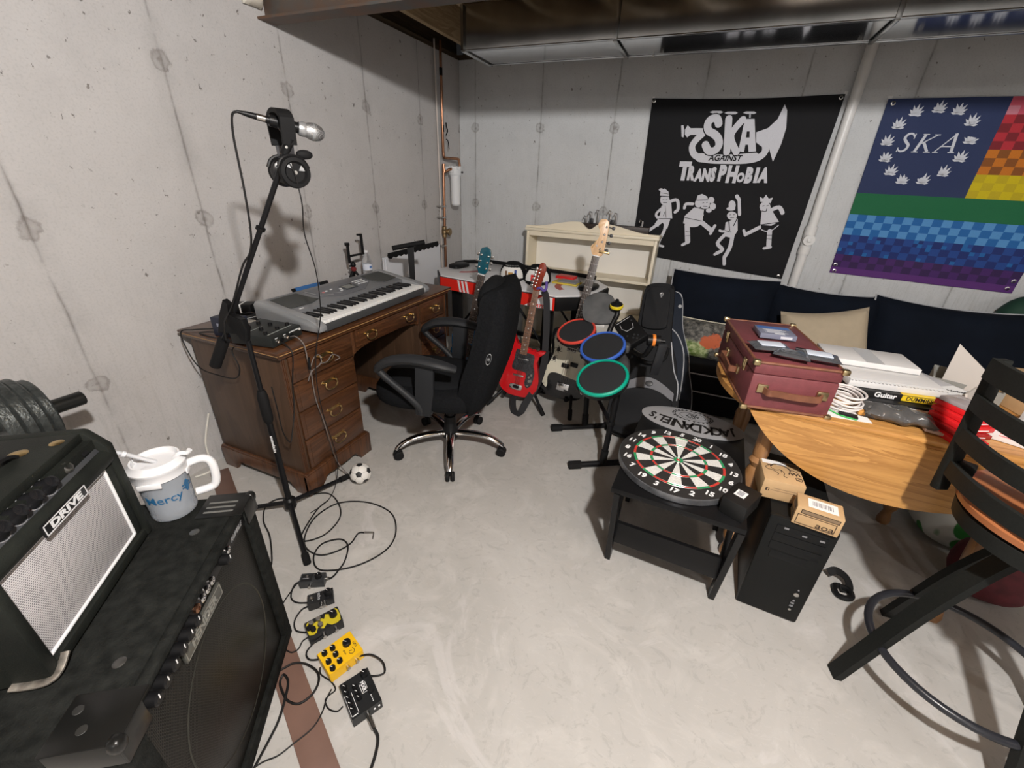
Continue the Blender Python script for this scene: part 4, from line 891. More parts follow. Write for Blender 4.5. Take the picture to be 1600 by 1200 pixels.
def tuner(g, x, z, yf, side, shaft, key, ln=0.03):
    MB().lathe([(0.0065, 0), (0.0065, 0.002), (0.004, 0.003), (0.0035, 0.014), (0.0, 0.0145)], 10, M4((x, -yf, z), (1, 0, 0), (0, 0, 1))).build('tuning_post', shaft, g)
    MB().cyl((x, -yf+0.008, z), (x+side*ln, -yf+0.008, z), 0.003, 8).ell((x+side*(ln+0.008), -yf+0.008, z), (0.010, 0.004, 0.010), None, 0, 10, 3).build('tuning_key', key, g)
# red electric
g = thing('electric_guitar', 'red electric guitar with black pickguard on a floor stand by the chair', 'guitar', gframe((1.217, -1.42, 0.095), (1.320, -1.33, 0.995), (0.12, -1, 0.1)) @ Matrix.Diagonal((0.915, 0.915, 0.915, 1)))
bodyr = sm2([(0.0, 0.0), (0.09, 0.012), (0.145, 0.075), (0.15, 0.16), (0.125, 0.25), (0.105, 0.32), (0.14, 0.365), (0.155, 0.385), (0.13, 0.392), (0.075, 0.372), (0.035, 0.385), (-0.03, 0.385), (-0.06, 0.41), (-0.088, 0.46), (-0.105, 0.47), (-0.112, 0.44), (-0.10, 0.34), (-0.125, 0.26), (-0.15, 0.16), (-0.142, 0.07), (-0.085, 0.01)])
MB().prism(bodyr, -0.020, 0.020, FACE, 0, 0.007).build('body', m_gred, g)
MB().prism(sm2([(-0.06, 0.21), (-0.058, 0.29), (-0.052, 0.365), (0.0, 0.35), (0.05, 0.352), (0.085, 0.34), (0.09, 0.27), (0.11, 0.21), (0.105, 0.12), (0.075, 0.085), (0.05, 0.12), (0.052, 0.185), (0.03, 0.205)], 4), 0.0203, 0.0228, FACE, 0, 0.0006).build('pickguard', mat('speckled_pickguard', (0.012, 0.012, 0.014), 0.2, col2=(0.06, 0.06, 0.065), vscale=90), g)
MB().bx(-0.032, 0.042, -0.0275, -0.0229, 0.275, 0.305, 0.002).build('pickup', DGREY, g)
MB().bx(-0.034, 0.048, -0.0285, -0.0276, 0.297, 0.307, 0.0008).build('pickup_bar', CHROME, g)
MB().bx(-0.045, 0.035, -0.030, -0.0205, 0.160, 0.175, 0.004).build('bridge', NICK, g)
MB().prism(sm2([(-0.045, 0.055), (0.03, 0.055), (0.04, 0.075), (0.03, 0.095), (-0.045, 0.095), (-0.055, 0.075)], 3), 0.0203, 0.029, FACE, 0, 0.002).build('tailpiece', CHROME, g)
MB().prism(sm2([(-0.025, 0.065), (0.012, 0.065), (0.018, 0.075), (0.012, 0.086), (-0.025, 0.086), (-0.03, 0.075)], 3), 0.0292, 0.031, FACE).build('tailpiece_plate', BLK, g)
for x, z in ((0.075, 0.175), (0.09, 0.195), (0.082, 0.145), (0.095, 0.15), (0.078, 0.11)):
    MB().lathe([(0.009, 0), (0.008, 0.010), (0.0, 0.011)], 12, M4((x, -0.023, z), (1, 0, 0), (0, 0, 1))).build('control_knob', NICK, g)
neck(g, 0.335, 0.80, 0.054, 0.042, m_fb, m_hred, 20, 0.022)
MB().prism(sm2([(-0.022, 0.80), (0.022, 0.80), (0.024, 0.86), (0.034, 0.92), (0.036, 0.955), (0.018, 0.985), (-0.008, 0.98), (-0.016, 0.945), (-0.022, 0.90), (-0.030, 0.84)], 4), 0.004, 0.020, FACE, 0, 0.002).build('headstock', m_hred, g)
for i in range(6): tuner(g, -0.016+0.005*i*0.6, 0.825+0.023*i, 0.020, -1, NICK, NICK, 0.018)
strings(g, 6, 0.042, 0.034, 0.09, 0.80, -0.034, -0.0312)
for x, z, d in ((-0.105, 0.468, (0, 0, 1)),): MB().cyl((x, 0, z), (x, 0, z+0.018), 0.006, 10).build('strap_button', CHROME, g)
MB().tube([(0.0, -0.012, 0.81), (0.024, -0.026, 0.825), (0.05, -0.02, 0.81), (0.06, 0.0, 0.83), (0.052, 0.0, 0.87)], 0.009, 8, 4).build('purple_tie', mat('purple_cord', (0.10, 0.06, 0.28), 0.7), g)
sp_ = MB().strip([(0.145, 0.012, 0.39), (0.115, 0.03, 0.55), (0.075, 0.03, 0.74), (0.045, 0.02, 0.80)], 0.045, (0.1, -1, 0), 0.003)
sp_.strip([(0.0, -0.005, -0.005), (-0.008, -0.02, -0.03), (0.02, -0.075, -0.085), (0.055, -0.11, -0.098), (0.085, -0.10, -0.075), (0.105, -0.06, 0.0), (0.14, 0.028, 0.12), (0.155, 0.03, 0.28), (0.15, 0.02, 0.39)], 0.05, lambda t: Vector((-0.5, -0.7, 0.6)) if t < 0.5 else Vector((0.25, -1, 0.1)), 0.003)
sp_.build('strap', mat('black_webbing', (0.018, 0.018, 0.02), 0.85), g)
def floor_stand(name, label, loc, rz):
    s = thing(name, label, 'guitar stand', M4(loc, (math.cos(rz), math.sin(rz), 0), (-math.sin(rz), math.cos(rz), 0)))
    for sx in (-1, 1):
        l = MB().cyl((sx*0.06, 0.02, 0.17), (sx*0.20, -0.12, 0.016), 0.010, 10).build('leg', BLKM, s)
        MB().cyl((sx*0.165, -0.085, 0.054), (sx*0.205, -0.125, 0.012), 0.0145, 10).build('rubber_foot', BLKR, l)
    l = MB().cyl((0, 0.03, 0.17), (0, 0.22, 0.016), 0.010, 10).build('leg', BLKM, s)
    MB().cyl((0, 0.19, 0.04), (0, 0.225, 0.012), 0.0145, 10).build('rubber_foot', BLKR, l)
    MB().cyl((-0.10, 0.025, 0.165), (0.10, 0.025, 0.165), 0.011, 10).build('cross_tube', BLKM, s)
    for sx in (-1, 1): MB().tube([(sx*0.095, 0.025, 0.165), (sx*0.095, -0.02, 0.12-0.02), (sx*0.095, -0.062, 0.085), (sx*0.095, -0.075, 0.105)], 0.010, 8, 4).build('cradle_arm', BLKR, s)
    return s
floor_stand('guitar_stand', 'black folding stand under the red electric guitar', (1.225, -1.36, 0), 0.1)
# bass
g = thing('bass_guitar', 'bass guitar with pale maple head and cream pickguard behind the drum pads', 'bass guitar', gframe((1.50, -1.30, 0.085), (1.632, -1.13, 1.25), (0.10, -1, 0.1)))
bodyb = sm2([(0.0, 0.0), (0.10, 0.01), (0.165, 0.08), (0.17, 0.17), (0.13, 0.25), (0.125, 0.31), (0.15, 0.36), (0.125, 0.40), (0.075, 0.385), (0.035, 0.37), (-0.03, 0.38), (-0.07, 0.43), (-0.12, 0.475), (-0.15, 0.45), (-0.14, 0.37), (-0.125, 0.29), (-0.15, 0.21), (-0.175, 0.12), (-0.14, 0.03), (-0.07, 0.0)])
MB().prism(bodyb, -0.021, 0.021, FACE, 0, 0.008).build('body', m_blk2, g)
MB().prism(sm2([(-0.145, 0.09), (-0.115, 0.055), (-0.105, 0.075), (-0.115, 0.14), (-0.075, 0.175), (0.05, 0.16), (0.11, 0.17), (0.105, 0.26), (0.10, 0.33), (0.05, 0.355), (-0.03, 0.36), (-0.08, 0.41), (-0.12, 0.44), (-0.128, 0.40), (-0.11, 0.31), (-0.13, 0.22), (-0.155, 0.15)], 4), 0.0214, 0.024, FACE, 0, 0.0006).build('pickguard', m_crm, g)
for x0, z0 in ((-0.04, 0.225), (0.015, 0.245)): MB().bx(x0, x0+0.052, -0.033, -0.0243, z0, z0+0.03, 0.003).build('pickup', BLK, g)
MB().bx(-0.038, 0.045, -0.030, -0.0215, 0.06, 0.115, 0.002).build('bridge', CHROME, g)
for x, z in ((0.125, 0.19), (0.14, 0.14), (0.14, 0.09)): MB().lathe([(0.012, 0), (0.011, 0.014), (0.0, 0.015)], 14, M4((x, -0.0243, z), (1, 0, 0), (0, 0, 1))).build('control_knob', CHROME, g)
for x, z in ((-0.13, 0.08), (-0.142, 0.125), (-0.135, 0.18)): MB().lathe([(0.005, 0), (0.004, 0.001), (0, 0.001)], 8, M4((x, -0.0243, z), (1, 0, 0), (0, 0, 1))).build('guard_screw', NICK, g)
for cx, cz, f in ((-0.085, 0.335, 1), (-0.10, 0.27, -1)):
    d = MB().ell((cx, -0.0245, cz), (0.012, 0.001, 0.016), None, 0, 10)
    for a in (0.4, 1.4, 2.6, 3.7, 4.6, 5.6):
        d.tube([(cx, -0.0248, cz), (cx+0.018*math.cos(a), -0.0248, cz+0.018*math.sin(a)), (cx+0.028*math.cos(a+0.5*f), -0.0248, cz+0.026*math.sin(a+0.5*f))], 0.0016, 5)
    d.build('doodle', INKB, g)
neck(g, 0.345, 0.965, 0.062, 0.044, m_fbb, m_map, 20, 0.022)
MB().prism(sm2([(-0.022, 0.965), (0.024, 0.965), (0.036, 0.985), (0.036, 1.06), (0.030, 1.14), (0.012, 1.172), (-0.022, 1.172), (-0.034, 1.15), (-0.030, 1.125), (-0.012, 1.10), (-0.018, 1.05), (-0.046, 1.012), (-0.04, 0.99)], 4), 0.004, 0.020, FACE, 0, 0.002).build('headstock', m_map, g)
for i in range(4): tuner(g, 0.012+0.002*i, 1.005+0.043*i, 0.020, 1, CHROME, DGREY, 0.032)
MB().lathe([(0.006, 0), (0.006, 0.003), (0, 0.003)], 10, M4((-0.012, -0.020, 1.02), (1, 0, 0), (0, 0, 1))).build('string_tree', CHROME, g)
MB().bx(0.01, 0.075, -0.032, -0.024, 0.985, 0.998, 0.003).build('capo', BRASS, g)
MB().bx(-0.021, 0.021, -0.031, -0.0205, 0.960, 0.9655).build('nut', INKW, g)
MB().prism([(-0.040, 1.005), (-0.034, 1.0), (-0.02, 1.05), (-0.024, 1.052)], 0.0202, 0.0206, FACE).build('head_print', mat('gilt_print', (0.35, 0.22, 0.08), 0.5), g)
strings(g, 4, 0.055, 0.034, 0.10, 0.965, -0.036, -0.0312, 0.0011)
floor_stand('guitar_stand', 'black folding stand with splayed feet under the bass guitar', (1.50, -1.23, 0), -0.5)
# blue acoustic
m_gbl = mat('teal_burst_lacquer', (0.010, 0.085, 0.12), 0.2, coat=0.4)
g = thing('acoustic_guitar', 'teal acoustic guitar standing between the desk and the game table', 'guitar', gframe((0.735, -1.315, 0.02), (0.915, -1.255, 1.03), (0.15, -1, 0.05)))
bodya = sm2([(0.0, 0.0), (0.10, 0.01), (0.17, 0.07), (0.178, 0.15), (0.14, 0.235), (0.118, 0.28), (0.13, 0.35), (0.125, 0.41), (0.07, 0.455), (0.0, 0.46), (-0.07, 0.455), (-0.125, 0.41), (-0.13, 0.35), (-0.118, 0.28), (-0.14, 0.235), (-0.178, 0.15), (-0.17, 0.07), (-0.10, 0.01)])
MB().prism(bodya, -0.045, 0.045, FACE, 0, 0.006).build('body', mat('blue_burst_body', (0.01, 0.11, 0.26), 0.2, coat=0.4), g)
MB().lathe([(0.047, 0.0), (0.052, 0.001), (0.052, 0.0)], 24, M4((0, -0.0452, 0.30), (1, 0, 0), (0, 0, 1))).build('soundhole', INKB, g)
MB().bx(-0.07, 0.07, -0.055, -0.0453, 0.115, 0.14, 0.003).build('bridge', m_fbb, g)
neck(g, 0.36, 0.855, 0.056, 0.046, m_fbb, m_fbb, 19, 0.046, True)
MB().bx(-0.023, 0.023, -0.056, -0.045, 0.853, 0.859).build('nut', INKW, g)
MB().prism([(-0.023, 0.86), (0.023, 0.86), (0.036, 0.885), (0.038, 1.0), (0.030, 1.022), (0.012, 1.03), (0.0, 1.036), (-0.012, 1.03), (-0.030, 1.022), (-0.038, 1.0), (-0.036, 0.885)], 0.032, 0.048, FACE, 0, 0.002).build('headstock', m_gbl, g)
for sx in (-1, 1):
    for i in range(3): tuner(g, sx*0.024, 0.90+0.04*i, 0.048, sx, NICK, NICK, 0.016)
strings(g, 6, 0.050, 0.036, 0.13, 0.86, -0.057, -0.056)

# ================================================================ game drum kit
dk = thing('drum_controller', 'black game drum kit with red, blue and green rimmed pads on a folding stand', 'drum kit', (1.80, -1.66, 0))
m_pad = mat('pad_rubber', (0.022, 0.023, 0.025), 0.8, spec=0.3, bump=0.2, bscale=700)
dn = Vector((-0.20, -0.42, 1.0)).normalized(); ex = Vector((0.52, -0.85, 0)); ex = (ex-dn*ex.dot(dn)).normalized()
for nm, c, col, r in (('red', (1.613, -1.50, 0.650), (0.62, 0.06, 0.04), 0.116), ('blue', (1.810, -1.690, 0.655), (0.04, 0.12, 0.50), 0.122), ('green', (1.878, -1.985, 0.612), (0.0, 0.33, 0.22), 0.124)):
    P = M4(c, ex, dn.cross(ex))
    p = MB().lathe([(0.0, -0.045), (r*0.85, -0.045), (r*0.98, -0.03), (r*1.0, -0.004)], 36, P).build('pad_shell', BLK, dk, True)
    MB().lathe([(0.0, 0.004), (r*0.86, 0.003), (r*0.885, 0.0), (r*0.885, -0.003)], 36, P).build('pad_skin', m_pad, p, True)
    MB().lathe([(r*0.885, -0.003), (r*0.885, 0.006), (r*0.93, 0.0085), (r*0.99, 0.004), (r*1.005, -0.004), (r*0.99, -0.008)], 36, P).build('pad_rim', mat('rim_'+nm, col, 0.4), p, True, label=nm+' drum pad rim')
    MB().box((0.0, -r*0.985, -0.012), (0.02, 0.016, 0.02), 0.003, P).build('rim_clip', BLK, p, True)
# frame body joining the pads
MB().tube([(1.66, -1.44, 0.58), (1.80, -1.53, 0.60), (1.93, -1.72, 0.60), (1.955, -1.93, 0.55)], 0.035, 10, 4).box((1.845, -1.58, 0.645), (0.20, 0.14, 0.05), 0.012, None).build('frame_body', mat('worn_black_plastic', (0.03, 0.03, 0.031), 0.55, col2=(0.07, 0.07, 0.07), vscale=22), dk, True)
cn_ = Vector((-0.25, -0.62, 0.74)).normalized(); Pc = M4((1.925, -1.52, 0.705), (0.60, -0.62, -0.32), cn_.cross(Vector((0.60, -0.62, -0.32))))
cons = MB().box((0, 0, 0), (0.185, 0.115, 0.045), 0.008, Pc).build('button_box', BLK, dk, True)
MB().tube([(-0.06, -0.03, 0.0232), (-0.03, -0.035, 0.0232), (0.0, -0.02, 0.0232), (0.0, 0.02, 0.0232), (-0.03, 0.03, 0.0232)], 0.0016, 6, M=Pc).tube([(-0.078, -0.045, 0.0232), (-0.078, 0.04, 0.0232)], 0.0012, 6, M=Pc).build('box_outline', mat('grey_print', (0.45, 0.45, 0.46), 0.5), cons, True)
for u, v in ((0.045, 0.0), (0.06, 0.014), (0.06, -0.014), (0.075, 0.0), (-0.05, 0.035), (0.03, -0.035)):
    MB().lathe([(0.006, 0), (0.005, 0.004), (0, 0.004)], 10, Pc @ TR(u, v, 0.0225)).build('small_button', DGREY, cons, True)
# cymbals
cy = Vector((0.0, -0.75, 0.66)).normalized()
Py = M4((1.705, -1.37, 0.765), (0.95, 0.2, 0.1), cy.cross(Vector((0.95, 0.2, 0.1))))
c1 = MB().prism(sm2([(-0.085, -0.07), (0.0, -0.10), (0.085, -0.085), (0.098, 0.01), (0.072, 0.085), (0.0, 0.105), (-0.072, 0.082), (-0.097, 0.01)], 4), -0.012, 0.006, Py, 0, 0.005).build('cymbal_pad', mat('cymbal_rubber', (0.055, 0.058, 0.06), 0.7, col2=(0.09, 0.09, 0.09), vscale=15), dk, True)
MB().lathe([(0.03, -0.02), (0.034, -0.012), (0.034, 0.012), (0.024, 0.02), (0.012, 0.024), (0.010, 0.04), (0.0, 0.044)], 20, M4((1.805, -1.38, 0.80), (1, 0, 0), (0, 0.95, 0.25))).build('cymbal_cap', BLK, c1, True)
MB().lathe([(0.0345, -0.010), (0.038, -0.006), (0.038, 0.006), (0.0345, 0.010)], 20, M4((1.805, -1.38, 0.80), (1, 0, 0), (0, 0.95, 0.25))).build('yellow_ring', mat('cymbal_yellow', (0.75, 0.58, 0.02), 0.4), c1, True)
MB().tube([(1.80, -1.37, 0.81), (1.815, -1.375, 0.75), (1.80, -1.41, 0.70), (1.79, -1.46, 0.62)], 0.016, 10, 3).build('cymbal_arm', BLK, dk, True)
MB().bx(1.65, 1.76, -1.425, -1.41, 0.67, 0.69, 0.003).build('cymbal_edge', mat('pad_white_edge', (0.6, 0.58, 0.55), 0.6), c1, True)
c2 = MB().tube([(1.94, -1.50, 0.60), (2.00, -1.62, 0.62), (2.035, -1.70, 0.66), (2.06, -1.72, 0.735)], 0.014, 10, 3).build('cymbal_arm', BLK, dk, True)
MB().cyl((2.03, -1.715, 0.74), (2.09, -1.70, 0.74), 0.028, 16).cyl((2.09, -1.70, 0.74), (2.115, -1.695, 0.74), 0.010, 10).build('cymbal_cap', BLK, c2, True)
MB().cyl((2.052, -1.7095, 0.74), (2.066, -1.706, 0.74), 0.031, 18).build('orange_ring', mat('cymbal_orange', (0.75, 0.22, 0.03), 0.4), c2, True)
MB().box((0, 0, 0), (0.045, 0.02, 0.20), 0.006, M4((2.10, -1.70, 0.64), (1, 0.3, 0.0), (-0.3, 1, 0.35))).build('folded_cymbal', DGREY, c2, True)
# stand
for (bx0, by0), up_, (f0, f1) in (((1.735, -1.495), (1.70, -1.46, 0.60), ((1.555, -1.605), (1.90, -1.395))), ((1.925, -1.835), (1.945, -1.80, 0.56), ((1.765, -1.93), (2.09, -1.735)))):
    f = MB().cyl((f0[0], f0[1], 0.024), (f1[0], f1[1], 0.024), 0.017, 12).build('foot_tube', BLKM, dk, True)
    d = (Vector(f1+(0,))-Vector(f0+(0,))).normalized()
    for q, s in ((f0, 1), (f1, -1)):
        a = Vector((q[0], q[1], 0.024)); MB().cyl(a-d*s*0.008, a+d*s*0.06, 0.0235, 8).build('end_cap', BLKR, f, True)
    MB().cyl((bx0, by0, 0.024), up_, 0.016, 12).build('upright', BLKM, dk, True)
    MB().cyl((bx0, by0, 0.04), (bx0+(up_[0]-bx0)*0.15, by0+(up_[1]-by0)*0.15, 0.11), 0.0205, 12).build('tube_socket', BLKR, dk, True)
MB().tube([(1.728, -1.485, 0.36), (1.80, -1.62, 0.33), (1.93, -1.82, 0.28)], 0.011, 8).lathe([(0.02, 0), (0.024, 0.01), (0.02, 0.025)], 12, TR(1.932, -1.82, 0.27)).build('brace', BLKM, dk, True)

# ================================================================ gig bags
m_gig = mat('gig_nylon', (0.011, 0.0115, 0.013), 0.75, spec=0.3, bump=0.2, bscale=300)
m_gigg = mat('gig_grey_panel', (0.17, 0.17, 0.18), 0.6)
m_gigb = mat('gig_navy_nylon', (0.008, 0.013, 0.024), 0.65, spec=0.3, bump=0.15, bscale=250)
m_sil = mat('silver_piping', (0.40, 0.41, 0.43), 0.45)
def gig(name, label, bot, top, face, w, L, th, mb, piping):
    g = thing(name, label, 'gig bag', gframe(bot, top, face))
    out = sm2([(0.0, 0.0), (w*0.36, 0.004), (w*0.5, 0.09), (w*0.51, 0.22), (w*0.44, 0.36), (w*0.40, 0.48), (w*0.27, 0.66), (w*0.225, L-0.06), (w*0.14, L), (-w*0.14, L), (-w*0.225, L-0.06), (-w*0.27, 0.66), (-w*0.40, 0.48), (-w*0.44, 0.36), (-w*0.51, 0.22), (-w*0.5, 0.09), (-w*0.36, 0.004)])
    MB().prism(out, -th/2, th/2, FACE, 0, th*0.16).build('shell', mb, g)
    MB().tube([(x*1.0, -th/2+0.012, z) for x, z in out], 0.0045, 6, 0, True).build('piping', piping, g)
    return g, out
g, out = gig('gig_bag', 'black padded gig bag with grey curved panel leaning in front of the sofa', (2.075, -1.46, 0.006), (2.0, -0.90, 0.83), (-0.05, -1, 0.3), 0.40, 1.0, 0.13, m_gig, BLKR)
MB().prism(sm2([(-0.062, 0.70), (0.062, 0.70), (0.075, 0.76), (0.07, 0.93), (0.04, 0.965), (-0.04, 0.965), (-0.07, 0.93), (-0.075, 0.76)], 4), 0.0655, 0.09, FACE, 0, 0.008).build('head_pocket', m_gig, g)
MB().lathe([(0.009, 0), (0.012, 0.002), (0.012, 0.004), (0.009, 0.004), (0.009, 0.0)], 14, M4((0.02, -0.0903, 0.92), (1, 0, 0), (0, 0, 1))).box((0.02, -0.092, 0.905), (0.008, 0.003, 0.012)).build('ring_badge', SILVER, g)
MB().prism(sm2([(-0.165, 0.02), (0.15, 0.02), (0.175, 0.12), (0.165, 0.24), (0.06, 0.305), (-0.06, 0.305), (-0.165, 0.25), (-0.178, 0.12)], 4), 0.0655, 0.105, FACE, 0, 0.012).build('front_pocket', m_gig, g)
arc_ = [(-0.17+0.34*i/16, 0.30+0.085*math.sin(PI*i/16)) for i in range(17)]
MB().prism(arc_+[(0.17, 0.25), (0.06, 0.308), (-0.06, 0.308), (-0.17, 0.25)], 0.0655, 0.075, FACE, 0, 0.002).build('grey_panel', m_gigg, g)
MB().ell((0.02, -0.0765, 0.345), (0.024, 0.003, 0.018)).build('oval_badge', mat('dark_badge', (0.05, 0.05, 0.05), 0.4), g)
MB().tube([(-0.10, -0.07, 0.60), (-0.085, -0.09, 0.52), (0.0, -0.10, 0.47), (0.085, -0.09, 0.50), (0.10, -0.07, 0.58)], 0.011, 8, 5).build('carry_strap', BLKR, g)
MB().tube([(0.115, -0.066, 0.62), (0.15, -0.066, 0.45), (0.185, -0.066, 0.36), (0.19, -0.066, 0.26)], 0.004, 6, 4).build('zip_line', m_sil, g)
g, out = gig('gig_bag', 'navy gig bag with silver piping behind the black one beside the sofa', (2.16, -1.24, 0.006), (2.055, -0.765, 0.78), (-0.02, -1, 0.3), 0.38, 0.90, 0.10, m_gigb, m_sil)
MB().tube([(0.02, -0.053, 0.66), (0.08, -0.053, 0.60), (0.125, -0.053, 0.48), (0.13, -0.053, 0.30), (0.12, -0.053, 0.18)], 0.0045, 6, 4).build('zip_line', m_sil, g)
MB().lathe([(0.012, 0), (0.012, 0.004), (0, 0.004)], 10, M4((0.075, -0.05, 0.80), (1, 0, 0), (0, 0, 1))).build('zip_pull', SILVER, g)

